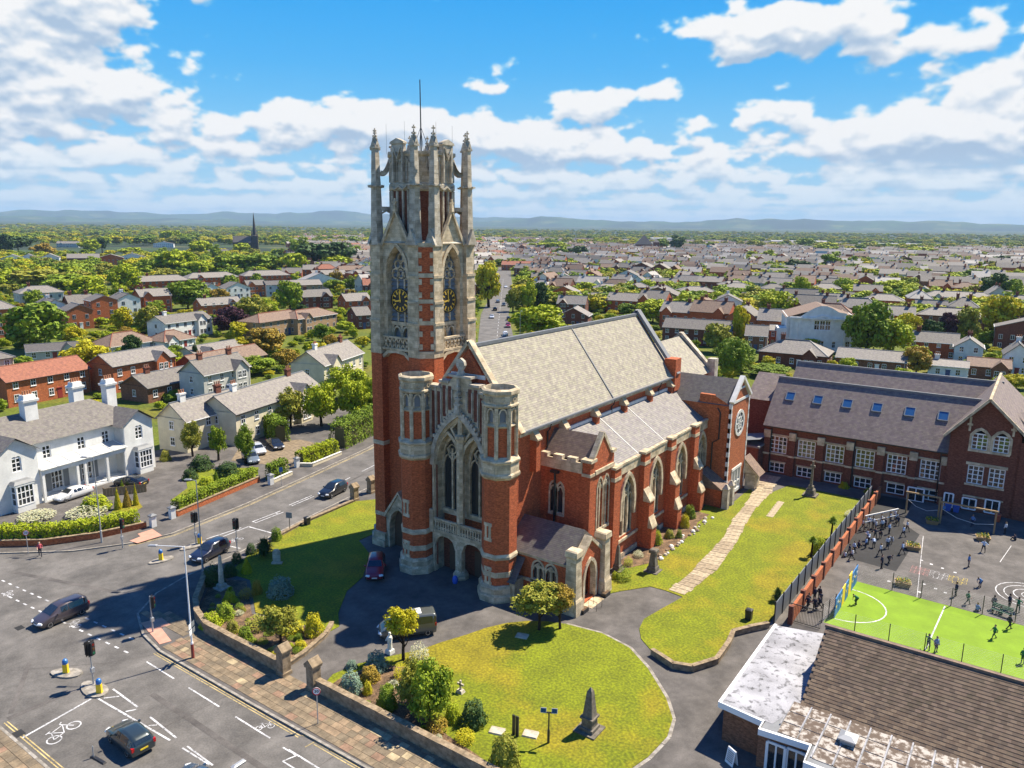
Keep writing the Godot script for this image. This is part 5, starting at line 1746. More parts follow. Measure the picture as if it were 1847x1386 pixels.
	wall_run("retaining_wall", [[-23.4, -54.3], [-21.1, -53.4], [-19.7, -53.9], [-18.5, -56.2], [-18.6, -59.3], [-18.9, -61.3], [-18.0, -62.8], [-16.8, -64.6]], 0.3, 0.62, M.wall_stone, M.wall_stone, "curved low brick retaining wall at the tip of the long lawn", "wall", 0.07)
	# pale edging of the near lawn, stone by stone
	var ed := [[-31.8, -54.4], [-28.4, -54.9], [-25.3, -54.2], [-22.7, -52.3], [-19.8, -49.4], [-18.4, -47.35], [-17.85, -45.2], [-18.05, -42.4], [-18.75, -39.6], [-20.05, -37.0], [-21.5, -35.2]]
	wall_run("lawn_edging", ed, 0.16, 0.12, M.kerb, M.kerb, "pale stone edging along the lane side of the near lawn", "edging", 0.03)
	# obelisks and memorials
	var n := thing("obelisk", "dark stone obelisk on stepped plinth on the near lawn", "obelisk", Vector3(-22.8, 0.17, -42.6))
	var b := MB.new()
	b.ring_stack([[0, 0.85, 0.85], [0.1, 0.85, 0.85]], Vector3(0, 0, 0))
	part("base_slab", b, M.aged_stone, n)
	b = MB.new()
	b.ring_stack([[0.1, 0.55, 0.55], [0.35, 0.55, 0.55], [0.38, 0.43, 0.43], [0.95, 0.40, 0.40], [1.0, 0.52, 0.52], [1.15, 0.52, 0.52]], Vector3.ZERO)
	part("plinth", b, M.aged_stone, n)
	b = MB.new()
	b.ring_stack([[1.15, 0.40, 0.40], [1.35, 0.36, 0.36], [3.05, 0.19, 0.19], [3.35, 0.02, 0.02]], Vector3.ZERO)
	part("shaft", b, M.aged_stone, n)
	n = thing("memorial_pillar", "weathered stone memorial pillar on the grass beside the slab path", "memorial", Vector3(-30.1, 0.17, -69.0))
	b = MB.new()
	b.ring_stack([[0, 0.75, 0.75], [0.08, 0.75, 0.75]], Vector3.ZERO)
	part("base_slab", b, M.aged_stone, n)
	b = MB.new()
	b.ring_stack([[0.08, 0.5, 0.5], [0.5, 0.46, 0.46], [0.6, 0.38, 0.38], [2.0, 0.24, 0.24], [2.05, 0.4, 0.4], [2.35, 0.4, 0.4], [2.45, 0.3, 0.3]], Vector3.ZERO)
	part("shaft", b, M.aged_stone, n)
	n = thing("memorial_obelisk", "slim pale obelisk against the church wall beside the porch", "memorial", Vector3(-33.2, 0.17, -67.0))
	b = MB.new()
	b.ring_stack([[0, 0.4, 0.4], [0.6, 0.36, 0.36], [0.65, 0.28, 0.28], [2.6, 0.13, 0.13], [2.9, 0.01, 0.01]], Vector3.ZERO)
	part("shaft", b, M.aged_stone, n)
	b = MB.new()
	b.ring_stack([[-0.02, 0.6, 0.6], [0.12, 0.6, 0.6]], Vector3.ZERO)
	part("plinth", b, M.aged_stone, n)
	n = thing("memorial_cross", "tall dark stone cross on plinth on the long lawn near the school", "memorial", Vector3(-22.8, 0.17, -103.0))
	b = MB.new()
	b.ring_stack([[0, 0.9, 0.9], [0.2, 0.9, 0.9], [0.2, 0.6, 0.6], [0.9, 0.5, 0.5], [1.0, 0.34, 0.34], [1.4, 0.3, 0.3]], Vector3.ZERO)
	part("plinth", b, M.aged_stone, n)
	b = MB.new()
	b.ring_stack([[1.4, 0.16, 0.16], [4.8, 0.11, 0.11]], Vector3.ZERO)
	b.cbox(Vector3(0, 4.1, 0), Vector3(0.6, 0.3, 0.3))
	part("cross", b, M.aged_stone, n)
	n = thing("war_memorial", "grey stone needle monument in the paved corner of the flower bed", "memorial", Vector3(-62.6, 0.17, -40.2))
	b = MB.new()
	b.ring_stack([[0, 0.6, 0.6], [0.15, 0.6, 0.6], [0.15, 0.4, 0.4], [0.5, 0.34, 0.34]], Vector3.ZERO)
	part("plinth", b, M.grey_stone, n)
	b = MB.new()
	b.ring_stack([[0.5, 0.2, 0.2], [3.3, 0.11, 0.11], [3.5, 0.02, 0.02]], Vector3.ZERO)
	part("shaft", b, M.grey_stone, n)
	n = thing("headstone", "upright pale headstone at the lawn edge behind the dark shrubs", "headstone", Vector3(-62.9, 0.17, -47.0), 0.6)
	b = MB.new()
	b.plate([Vector2(-0.4, 0), Vector2(0.4, 0), Vector2(0.4, 1.3), Vector2(0.2, 1.6), Vector2(-0.2, 1.6), Vector2(-0.4, 1.3)], -0.08, 0.08)
	part("slab", b, M.grey_stone, n)
	b = MB.new()
	b.box(Vector3(-0.55, 0, -0.2), Vector3(0.55, 0.15, 0.2))
	part("base_slab", b, M.grey_stone, n)
	for q in [[-33.0, -40.7, "small white stone cross among the shrubs of the near lawn"], [-40.0, -38.3, "small pale stone cross in the shrubs by the gate"]]:
		n = thing("grave_cross", q[2], "cross", Vector3(q[0], 0.17, q[1]))
		b = MB.new()
		b.box(Vector3(-0.07, 0.2, -0.06), Vector3(0.07, 1.0, 0.06))
		b.box(Vector3(-0.3, 0.6, -0.06), Vector3(0.3, 0.75, 0.06))
		part("cross", b, M.grey_stone, n)
		b = MB.new()
		b.ring_stack([[0, 0.3, 0.25], [0.22, 0.22, 0.18]], Vector3.ZERO)
		part("base_slab", b, M.grey_stone, n)
	for q in [[-33.8, -50.2, "small flat grave marker in the shade of the lawn trees"], [-28.0, -38.6, "flat grave slab beside the twin black boards"], [-25.9, -39.7, "pale flat stone in the grass beside the black boards"]]:
		b = MB.new()
		b.ring_stack([[0, 0.55, 0.4], [0.1, 0.5, 0.36]], Vector3.ZERO)
		single("grave_marker", b, M.grey_stone, q[2], "grave marker", Vector3(q[0], 0.17, q[1]), 0.3)
	n = thing("notice_posts", "pair of narrow black boards standing on the near lawn", "notice board", Vector3(-26.7, 0.17, -39.0))
	for x in [-0.14, 0.16]:
		b = MB.new()
		b.box(Vector3(x - 0.11, 0.0, -0.05), Vector3(x + 0.11, 1.55, 0.05))
		part("board", b, M.black_paint, n)
	# floodlight post
	n = thing("floodlight_post", "black post with twin floodlights on the near lawn", "floodlight", Vector3(-24.4, 0.17, -39.7), 0.5)
	b = MB.new()
	b.lathe(Vector3.ZERO, [[0.09, 0], [0.09, 1.0], [0.055, 1.05], [0.05, 2.35]], 8)
	b.box(Vector3(-0.4, 2.3, -0.03), Vector3(0.4, 2.38, 0.03))
	part("post", b, M.black_paint, n)
	for x in [-0.38, 0.38]:
		b = MB.new()
		b.xf = Transform3D(Basis(Vector3.RIGHT, -0.5), Vector3(x, 2.5, 0))
		b.box(Vector3(-0.2, -0.16, -0.1), Vector3(0.2, 0.16, 0.1))
		var hd := part("lamp_head", b, M.galvanised, n)
		b = MB.new()
		b.xf = Transform3D(Basis(Vector3.RIGHT, -0.5), Vector3(x, 2.5, 0))
		b.box(Vector3(-0.17, -0.13, 0.1), Vector3(0.17, 0.13, 0.108))
		part("glass", b, M.glass, hd)
	# statue beside the drive
	n = thing("statue", "small white robed statue beside the drive near the parked van", "statue", Vector3(-41.2, 0.15, -41.5))
	b = MB.new()
	b.ring_stack([[0, 0.3, 0.3], [0.35, 0.28, 0.28], [0.4, 0.22, 0.22]], Vector3.ZERO)
	part("plinth", b, M.white_stone, n)
	b = MB.new()
	b.lathe(Vector3(0, 0.4, 0), [[0.22, 0], [0.19, 0.4], [0.2, 0.75], [0.23, 0.95], [0.2, 1.12], [0.09, 1.2], [0.08, 1.25], [0.11, 1.3], [0.12, 1.4], [0.09, 1.5], [0.02, 1.54]], 10, 0, true)
	b.bar(Vector3(-0.2, 1.45, 0), Vector3(-0.3, 1.1, 0.16), 0.1, 0.1)
	b.bar(Vector3(0.2, 1.45, 0), Vector3(0.28, 1.1, 0.16), 0.1, 0.1)
	part("figure", b, M.white_stone, n)
	# litter bin, planters, pavement board
	litter_bin(Vector3(-18.7, 0.17, -64.9), "black litter bin on the long lawn near the hall")
	litter_bin(Vector3(-68.8, 0.12, -56.0), "black litter bin beside the side road kerb wall")
	for q in [[-31.6, -57.2, "dark wooden planter at the foot of the near porch pillar"], [-31.5, -61.3, "dark wooden planter at the foot of the far porch pillar"]]:
		n = thing("planter", q[2], "planter", Vector3(q[0], 0.12, q[1]))
		b = MB.new()
		b.box(Vector3(-0.24, 0, -0.5), Vector3(0.24, 0.36, 0.5))
		part("trough", b, M.black_paint, n)
		b = MB.new()
		b.box(Vector3(-0.19, 0.36, -0.45), Vector3(0.19, 0.38, 0.45))
		part("soil", b, M.earth, n)
	n = thing("sandwich_board", "white framed sandwich board standing in the shade of the hall", "sign", Vector3(-13.4, 0.12, -45.2), -0.5)
	for s in [-1, 1]:
		b = MB.new()
		b.xf = Transform3D(Basis(Vector3.RIGHT, -0.2 * s), Vector3(0, 0, 0.24 * s))
		b.box(Vector3(-0.36, 0.0, -0.02), Vector3(0.36, 1.1, 0.02))
		var pn := part("board", b, M.white_paint, n)
		b = MB.new()
		b.xf = Transform3D(Basis(Vector3.RIGHT, -0.2 * s), Vector3(0, 0, 0.24 * s))
		for k in 6:
			b.box(Vector3(-0.28, 0.2 + k * 0.13, 0.022 * s - 0.002), Vector3(0.28, 0.27 + k * 0.13, 0.022 * s + 0.002))
		part("print", b, M.grey_paint, pn)
	# handrail of the porch, blue bag by the entrance
	b = MB.new()
	for s in [0.0, 1.0]:
		b.tube([Vector3(-0.4, 0, s), Vector3(-0.4, 0.95, s), Vector3(0.5, 0.9, s), Vector3(0.5, 0, s)], 0.025, 0.025, 5)
	single("handrail", b, M.black_paint, "thin black handrail on the porch steps", "handrail", Vector3(-31.2, 0.12, -59.0))
	b = MB.new()
	b.lathe(Vector3.ZERO, [[0.24, 0], [0.3, 0.25], [0.26, 0.6], [0.16, 0.75], [0.02, 0.8]], 9, 0, true)
	single("sack", b, mat("blue_plastic", lin(0.04, 0.12, 0.55), 0.4), "blue plastic sack at the foot of the entrance pier", "sack", Vector3(-45.0, 0.12, -54.7))
	# stone litter edging the shrub bed under the aisle windows
	for i in 26:
		b = MB.new()
		var sz := r.randf_range(0.14, 0.32)
		b.lathe(Vector3.ZERO, [[sz * 0.9, 0], [sz, sz * 0.35], [sz * 0.6, sz * 0.8], [0.02, sz * 0.9]], 6, r.randf() * 3)
		single("rockery_stone", b, M[["grey_stone", "white_stone", "wall_stone"][i % 3]], "rough stone in the rockery edge below the aisle windows", "stone", Vector3(-30.8 + r.randf_range(-0.4, 0.5), 0.18, -71.5 - i * 0.62), 0.0, "rockery stones below the aisle")

func litter_bin(at: Vector3, label: String):
	var n := thing("litter_bin", label, "litter bin", at)
	var b := MB.new()
	b.ring_stack([[0, 0.26, 0.26], [0.75, 0.28, 0.28]], Vector3.ZERO)
	part("body", b, M.black_paint, n)
	b = MB.new()
	b.ring_stack([[0.8, 0.3, 0.3], [0.98, 0.3, 0.3], [1.06, 0.16, 0.16]], Vector3.ZERO)
	for s in [[-1, -1], [1, -1], [1, 1], [-1, 1]]:
		b.box(Vector3(s[0] * 0.25 - 0.02, 0.7, s[1] * 0.25 - 0.02), Vector3(s[0] * 0.25 + 0.02, 0.82, s[1] * 0.25 + 0.02))
	part("lid", b, M.black_paint, n)

# ---------- people: one continuous skin meshed from a field of tapered limbs ----------
func bones(pose: String) -> Array:     # [a, b, radius a, radius b, zone]; zones: 0 skin, 1 hair, 2 top, 3 bottom, 4 shoes. Adult of 1.7 m facing +z
	var hip := Vector3(0, 0.92, 0); var ch := Vector3(0, 1.32, 0.0); var tilt := 0.0
	var kn := [Vector3(0.1, 0.50, 0.03), Vector3(-0.1, 0.50, 0.03)]
	var an := [Vector3(0.11, 0.09, 0.0), Vector3(-0.11, 0.09, 0.0)]
	var el := [Vector3(0.26, 1.12, -0.03), Vector3(-0.26, 1.12, -0.03)]
	var ha := [Vector3(0.27, 0.86, 0.06), Vector3(-0.27, 0.86, 0.06)]
	if pose == "walk":
		kn = [Vector3(0.1, 0.52, 0.2), Vector3(-0.1, 0.5, -0.06)]
		an = [Vector3(0.1, 0.09, 0.3), Vector3(-0.1, 0.14, -0.36)]
		el = [Vector3(0.25, 1.13, -0.16), Vector3(-0.25, 1.13, 0.1)]
		ha = [Vector3(0.25, 0.9, -0.12), Vector3(-0.23, 0.95, 0.3)]
	elif pose == "reach":
		el = [Vector3(0.36, 1.2, 0.14), Vector3(-0.36, 1.22, 0.1)]
		ha = [Vector3(0.52, 1.2, 0.32), Vector3(-0.54, 1.3, 0.24)]
		an = [Vector3(0.2, 0.09, 0.1), Vector3(-0.2, 0.09, -0.1)]
		kn = [Vector3(0.16, 0.5, 0.1), Vector3(-0.16, 0.5, 0.0)]
	elif pose == "bend":
		hip = Vector3(0, 0.86, -0.12); ch = Vector3(0, 1.12, 0.22)
		el = [Vector3(0.26, 0.86, 0.3), Vector3(-0.26, 0.86, 0.3)]
		ha = [Vector3(0.18, 0.62, 0.36), Vector3(-0.18, 0.62, 0.36)]
		kn = [Vector3(0.12, 0.5, 0.08), Vector3(-0.12, 0.5, 0.08)]
	elif pose == "sit":
		hip = Vector3(0, 0.16, -0.1); ch = Vector3(0, 0.58, -0.06)
		kn = [Vector3(0.14, 0.42, 0.24), Vector3(-0.14, 0.42, 0.24)]
		an = [Vector3(0.14, 0.07, 0.42), Vector3(-0.14, 0.07, 0.42)]
		el = [Vector3(0.24, 0.42, 0.06), Vector3(-0.24, 0.42, 0.06)]
		ha = [Vector3(0.12, 0.42, 0.27), Vector3(-0.12, 0.42, 0.27)]
	var up := (ch - hip).normalized()
	var neck := ch + up * 0.16
	var head := neck + up * 0.13 + Vector3(0, 0, 0.02)
	var r := [[hip, ch, 0.15, 0.155, 2], [hip - up * 0.02, hip + up * 0.12, 0.165, 0.14, 3], [ch, neck, 0.07, 0.06, 0], [head - up * 0.03, head + up * 0.04, 0.085, 0.095, 0], [head + up * 0.05 + Vector3(0, 0, -0.03), head + up * 0.08 + Vector3(0, 0, -0.02), 0.098, 0.09, 1], [head + Vector3(0, 0, 0.09), head + Vector3(0, -0.02, 0.1), 0.02, 0.022, 0]]
	for s in 2:
		var k := 1.0 if s == 0 else -1.0
		var sh := ch + Vector3(0.17 * k, 0.05, 0)
		r.append([sh, el[s], 0.065, 0.05, 2]); r.append([el[s], ha[s], 0.045, 0.036, 2 if s == 0 else 0])
		r.append([ha[s], ha[s] + (ha[s] - el[s]).normalized() * 0.07, 0.04, 0.03, 0])
		r.append([hip + Vector3(0.09 * k, -0.03, 0), kn[s], 0.098, 0.066, 3]); r.append([kn[s], an[s], 0.062, 0.045, 3])
		r.append([an[s] + Vector3(0, -0.04, -0.03), an[s] + Vector3(0, -0.05, 0.15), 0.05, 0.04, 4])
	return r

func field(bs: Array, p: Vector3) -> float:
	var acc := 0.0
	for b in bs:
		var a: Vector3 = b[0]; var d: Vector3 = b[1] - a
		var t := clampf((p - a).dot(d) / maxf(d.length_squared(), 1e-6), 0.0, 1.0)
		var q := p.distance_to(a + d * t) - lerpf(b[2], b[3], t)
		if q < 0.16:
			acc += exp(-q * 42.0)
	return -log(maxf(acc, 1e-9)) / 42.0

func body_mesh(pose: String) -> Array:         # surface nets -> [vertices, zones, indices]
	var bs := bones(pose)
	var c := 0.034
	var lo := Vector3(-0.72, -0.03, -0.55); var n := Vector3i(42, 54, 32)
	if pose == "sit":
		n.y = 32
	var val := PackedFloat32Array()
	val.resize(n.x * n.y * n.z)
	val.fill(1.0)
	for b in bs:           # visit only the cells near each bone
		var mn: Vector3 = (b[0].min(b[1]) - Vector3.ONE * (maxf(b[2], b[3]) + 0.07) - lo) / c
		var mx: Vector3 = (b[0].max(b[1]) + Vector3.ONE * (maxf(b[2], b[3]) + 0.07) - lo) / c
		for z in range(maxi(0, int(mn.z)), mini(n.z, int(mx.z) + 1)):
			for y in range(maxi(0, int(mn.y)), mini(n.y, int(mx.y) + 1)):
				for x in range(maxi(0, int(mn.x)), mini(n.x, int(mx.x) + 1)):
					var i := x + n.x * (y + n.y * z)
					if val[i] == 1.0:
						val[i] = field(bs, lo + Vector3(x, y, z) * c)
	var at := {}
	var vs := PackedVector3Array(); var zs := PackedInt32Array(); var ix := PackedInt32Array()
	var st := [1, n.x, n.x * n.y]
	for z in n.z - 1:
		for y in n.y - 1:
			for x in n.x - 1:
				var i := x + n.x * (y + n.y * z)
				var s := Vector3.ZERO; var k := 0
				var v0 := val[i]
				if v0 == 1.0 and val[i + st[0] + st[1] + st[2]] == 1.0:
					continue
				for e in 12:
					var ax: int = e / 4
					var o1: int = (e & 1); var o2: int = (e >> 1) & 1
					var j: int = i + o1 * st[(ax + 1) % 3] + o2 * st[(ax + 2) % 3]
					var a := val[j]; var b := val[j + st[ax]]
					if (a < 0.0) != (b < 0.0):
						var p := Vector3.ZERO
						p[ax] = a / (a - b); p[(ax + 1) % 3] = o1; p[(ax + 2) % 3] = o2
						s += p; k += 1
				if k:
					at[i] = vs.size()
					var w := lo + (Vector3(x, y, z) + s / k) * c
					vs.append(w)
					var best := 9.0; var zone := 0
					for b in bs:
						var d: Vector3 = b[1] - b[0]
						var t := clampf((w - b[0]).dot(d) / maxf(d.length_squared(), 1e-6), 0, 1)
						var q: float = w.distance_to(b[0] + d * t) - lerpf(b[2], b[3], t)
						if q < best:
							best = q; zone = b[4]
					zs.append(zone)
	for i in at:
		for ax in 3:
			var j: int = i + st[ax]
			if j < val.size() and (val[i] < 0.0) != (val[j] < 0.0):
				var u: int = st[(ax + 1) % 3]; var w: int = st[(ax + 2) % 3]
				if at.has(i - u) and at.has(i - w) and at.has(i - u - w):
					var q := [at[i], at[i - u], at[i - u - w], at[i - w]]
					if val[i] >= 0.0:
						q.reverse()
					for t in [0, 2, 1, 0, 3, 2]:
						ix.append(q[t])
	return [vs, zs, ix, bs]

var bodies := {}
func person_mesh(pose: String, outfit: Array) -> Mesh:
	if not bodies.has(pose):
		bodies[pose] = body_mesh(pose)
	var d: Array = bodies[pose]
	var st := SurfaceTool.new()
	st.begin(Mesh.PRIMITIVE_TRIANGLES)
	for i in d[0].size():
		st.set_smooth_group(0)
		st.set_color(outfit[d[1][i]])
		st.add_vertex(d[0][i])
	for i in d[2]:
		st.add_index(i)
	st.generate_normals()
	var m := st.commit()
	var b := MB.new()            # fingers and thumb of each hand
	b.col = outfit[0]
	for k in [8, 14]:
		var p: Vector3 = d[3][k][0]; var dir: Vector3 = (d[3][k][1] - p).normalized()
		var sd := dir.cross(Vector3(1, 0, 0.2)).normalized()
		for f in 4:
			var o := p + dir * 0.06 + sd * (f - 1.5) * 0.021
			b.tube([o, o + dir * (0.04 + 0.008 * (f % 3)), o + dir * (0.07 + 0.008 * (f % 3)) + Vector3(0, 0, 0.02)], 0.0095, 0.007, 4)
		b.tube([p + sd * 0.03, p + sd * 0.055 + dir * 0.03, p + sd * 0.055 + dir * 0.06], 0.011, 0.008, 4)
	var s2 := SurfaceTool.new()
	s2.append_from(m, 0, Transform3D())
	var fm := b.mesh()
	s2.append_from(fm, 0, Transform3D())
	return s2.commit()

const SKIN := [Color(0.55, 0.33, 0.23), Color(0.62, 0.40, 0.29), Color(0.30, 0.17, 0.11)]
const HAIR := [Color(0.05, 0.03, 0.02), Color(0.13, 0.07, 0.03), Color(0.30, 0.19, 0.08)]
var people_cache := {}
func person(at: Vector3, turn: float, scale: float, pose: String, style: int, label: String, group: String):
	var key := "%s%d" % [pose, style]
	if not people_cache.has(key):
		var tops := [Color(0.02, 0.025, 0.05), Color(0.42, 0.52, 0.66), Color(0.55, 0.56, 0.58), Color(0.02, 0.16, 0.07), Color(0.45, 0.08, 0.10), Color(0.10, 0.22, 0.45)]
		var bots := [Color(0.015, 0.016, 0.02), Color(0.02, 0.02, 0.03), Color(0.03, 0.03, 0.035), Color(0.02, 0.07, 0.04), Color(0.02, 0.02, 0.03), Color(0.02, 0.03, 0.06)]
		people_cache[key] = person_mesh(pose, [SKIN[style % 3], HAIR[style % 3], tops[style], bots[style], Color(0.015, 0.015, 0.015)])
		if not M.has("cloth"):
			mat("cloth", Color.WHITE, 0.85).vertex_color_use_as_albedo = true
	var o := MeshInstance3D.new()
	o.name = uniq("person")
	o.mesh = people_cache[key]
	o.material_override = M.cloth
	add_child(o)
	o.position = at
	o.rotation.y = turn
	o.scale = Vector3.ONE * scale
	tag(o, label, "person", group)

# ---------- playground ----------
func post_fence(called: String, pts: Array, hgt: float, step: float, wires: int, label: String):
	var o := Vector3(pts[0][0], 0.12, pts[0][1])
	var n := thing(called, label, "fence", o)
	var b := MB.new()
	b.ring_stack([[0, 0.035, 0.035], [hgt, 0.035, 0.035]], Vector3.ZERO)
	var pm := b.mesh()
	for i in range(pts.size() - 1):
		var a := Vector3(pts[i][0], 0, pts[i][1]) - Vector3(o.x, 0, o.z); var e := Vector3(pts[i + 1][0], 0, pts[i + 1][1]) - Vector3(o.x, 0, o.z)
		var k := maxi(1, int(round(a.distance_to(e) / step)))
		for j in k + (1 if i == pts.size() - 2 else 0):
			inst("post", pm, M.black_paint, n, Transform3D(Basis(), a.lerp(e, float(j) / k)))
		b = MB.new()
		for w in wires:
			var y := hgt * (w + 0.6) / wires
			b.bar(a + Vector3(0, y, 0), e + Vector3(0, y, 0), 0.008, 0.008)
		var rail := part("wire_mesh", b, M.galvanised, n)
	return n

func build_playground():
	sheet("playground", [[-15.2, -66.0], [9.0, -66.0], [9.0, -109.2], [-15.2, -109.2]], 0.128, M.tarmac, 0.0)
	sheet("safety_surface", [[-15.1, -84.8], [-9.4, -84.2], [-8.8, -96.8], [-11.0, -99.6], [-11.2, -109.0], [-15.1, -109.0]], 0.134, M.tarmac_dark, 0.0)
	sheet("sports_pitch", [[-13.0, -68.5], [-12.3, -79.2], [9.0, -78.4], [9.0, -68.5]], 0.140, M.turf, 0.0)
	var b := MB.new()
	var arcp := []
	for i in 17:
		var a := -PI / 2 + PI * i / 16.0
		arcp.append([-12.3 + cos(a) * 3.7, -73.4 + sin(a) * 3.6])
	ribbon(b, arcp, 0.12, 0.146)
	ribbon(b, [[-4.3, -78.6], [-4.75, -68.8]], 0.12, 0.146)
	for rr in [3.0, 2.3, 1.5, 0.8]:
		var cp := []
		for i in 25:
			cp.append([2.4 + cos(TAU * i / 24) * rr, -86.0 + sin(TAU * i / 24) * rr])
		ribbon(b, cp, 0.09, 0.136)
	for q in [[-7.6, -88.9], [-6.6, -88.4], [-5.5, -88.0], [-4.3, -87.6], [-6.6, -82.6], [-5.5, -82.2], [-4.6, -81.8], [-6.7, -80.4], [-9.6, -81.2]]:
		b.xf = Transform3D(Basis(), Vector3(q[0], 0.136, q[1]))
		b.prism(pv([[-0.14, -0.14], [0.14, -0.14], [0.14, 0.14], [-0.14, 0.14]]), 0, 0.002, false)
		b.xf = Transform3D()
	ribbon(b, [[-8.4, -96.6], [-5.9, -70.0]], 0.05, 0.134)
	ribbon(b, [[0.2, -99.5], [-0.6, -93.5]], 0.06, 0.136)
	setting("court_markings", b, M.road_paint)
	for k in 3:          # hopscotch and number grids in red, white and yellow
		b = MB.new()
		for i in 8:
			for j in 2:
				if (i + j) % 3 == 2 and k != 0:
					continue
				var p := Vector2(-8.2 + k * 1.75 + (i % 4) * 0.42, -86.8 + (i / 4) * 1.1 + j * 0.45 + k * 0.1)
				ribbon(b, [[p.x, p.y], [p.x + 0.36, p.y], [p.x + 0.36, p.y + 0.36], [p.x, p.y + 0.36], [p.x, p.y]], 0.035, 0.136)
		setting("court_markings", b, [mat("red_line", lin(0.38, 0.16, 0.15), 0.8), M.road_paint, mat("gold_line", lin(0.6, 0.45, 0.05), 0.8)][k])
	# boundary wall in short panels with piers, dark fence outside it
	var o := Vector3(-15.4, 0.12, -66.4)
	var n := thing("playground_wall", "red brick wall in stepped panels along the playground edge", "wall", o)
	b = MB.new()
	b.box(Vector3(-0.13, 0, -3.7), Vector3(0.13, 1.55, -0.15))
	var pm := b.mesh()
	b = MB.new()
	b.box(Vector3(-0.2, 0, -0.2), Vector3(0.2, 1.8, 0.2))
	var pr := b.mesh()
	for i in 11:
		inst("wall_panel", pm, M.brick_orange, n, Transform3D(Basis(), Vector3(0.03 * i, 0, -3.8 * i)))
		inst("pier", pr, M.brick_dark, n, Transform3D(Basis(), Vector3(0.03 * i, 0, -3.8 * i)))
	n = thing("panel_fence", "tall dark grey metal panel fence between the long lawn and playground wall", "fence", Vector3(-16.6, 0.12, -65.6))
	b = MB.new()
	b.box(Vector3(-0.03, 0.05, -2.37), Vector3(0.03, 2.0, -0.03))
	pm = b.mesh()
	b = MB.new()
	b.box(Vector3(-0.05, 0, -0.05), Vector3(0.05, 2.15, 0.05))
	pr = b.mesh()
	for i in 17:
		inst("panel", pm, M.grey_paint, n, Transform3D(Basis(), Vector3(0.045 * i, 0, -2.4 * i)))
		inst("post", pr, M.black_paint, n, Transform3D(Basis(), Vector3(0.045 * i, 0, -2.4 * i)))
	# double gate beside the hall
	n = thing("playground_gate", "black barred double gate beside the hall at the playground corner", "gate", Vector3(-15.7, 0.12, -66.9))
	for k in 2:
		b = MB.new()
		b.xf = Transform3D(Basis(), Vector3(1.42 * k, 0, 0))
		b.box(Vector3(0.0, 0.1, -0.03), Vector3(1.36, 0.16, 0.03))
		b.box(Vector3(0.0, 1.75, -0.03), Vector3(1.36, 1.81, 0.03))
		var lf := part("gate_leaf", b, M.black_paint, n)
		for i in 11:
			b = MB.new()
			b.box(Vector3(1.42 * k + 0.02 + 0.13 * i, 0.1, -0.015), Vector3(1.42 * k + 0.05 + 0.13 * i, 1.85, 0.015))
			part("bar", b, M.black_paint, lf)
	post_fence("pitch_fence", [[-12.4, -79.2], [-9.0, -79.2], [9.0, -78.5]], 1.9, 2.6, 12, "thin wire fence with black posts on the far side of the green pitch")
	post_fence("pitch_fence", [[-13.1, -68.3], [9.0, -68.6]], 1.7, 2.65, 12, "thin wire fence with black posts between the green pitch and hall")
	post_fence("pitch_fence", [[-13.1, -68.3], [-12.6, -71.0]], 1.9, 1.3, 10, "short wire fence at the gate corner of the green pitch")
	# painted goal board
	n = thing("mural_board", "long blue and yellow painted board at the end of the green pitch", "board", Vector3(-12.4, 0.14, -69.9))
	var blue := mat("mural_blue", lin(0.03, 0.17, 0.42), 0.6)
	var yel := mat("mural_yellow", lin(0.85, 0.60, 0.03), 0.6)
	for i in 7:
		b = MB.new()
		b.box(Vector3(-0.04 + i * 0.02, 0.0, -1.3 * (i + 1) + 0.02), Vector3(0.04 + i * 0.02, 1.9 if i != 4 else 2.2, -1.3 * i))
		part("panel", b, yel if i in [2, 4] else blue, n)
		if not i in [2, 4]:
			for s in 2:
				b = MB.new()
				b.xf = frame(Vector3(0.05 + i * 0.02, 0.95, -1.3 * i - 0.4 - 0.55 * s), Vector3(0, 0, -1))
				var st := []
				for k in 10:
					var rr := 0.24 if k % 2 == 0 else 0.1
					st.append(Vector2(cos(TAU * k / 10 + 0.3) * rr, sin(TAU * k / 10 + 0.3) * rr + 0.3 * s))
				b.plate(st, -0.01, 0.01)
				part("painted_star", b, M.white_paint if s else yel, n)
	# planters, timber frames, bench, bins
	for q in [[-8.8, -91.5, "timber planter of yellow flowers beside the dark play surface"], [-8.3, -80.9, "timber planter of yellow flowers behind the pitch fence"], [-2.6, -99.3, "timber planter of pale flowers in the school's shadow edge"], [-8.1, -101.6, "wide planter under the school wall beside the timber frame"]]:
		n = thing("flower_planter", q[2], "planter", Vector3(q[0], 0.13, q[1]), 0.2)
		b = MB.new()
		b.ring_stack([[0, 0.55, 0.4], [0.5, 0.75, 0.55], [0.5, 0.65, 0.45], [0.42, 0.6, 0.4]], Vector3.ZERO)
		part("trough", b, M.wood, n)
		b = MB.new()
		var r := RandomNumberGenerator.new()
		r.seed = int(q[0] * 100)
		for i in 120:
			var p := Vector3(r.randf_range(-0.65, 0.65), r.randf_range(0.45, 0.85), r.randf_range(-0.45, 0.45))
			b.col = Color(0.55, 0.42, 0.02) if i % 3 == 0 else Color(0.08, 0.16, 0.03)
			b.xf = Transform3D(Basis.from_euler(Vector3(r.randf() * 3, r.randf() * 6, 0)), p)
			b.quad(Vector3(-0.06, -0.06, 0), Vector3(0.06, -0.06, 0), Vector3(0.06, 0.06, 0), Vector3(-0.06, 0.06, 0))
		part("foliage", b, leaf_mat("planter_leaf", Color(1, 1, 1)), n)
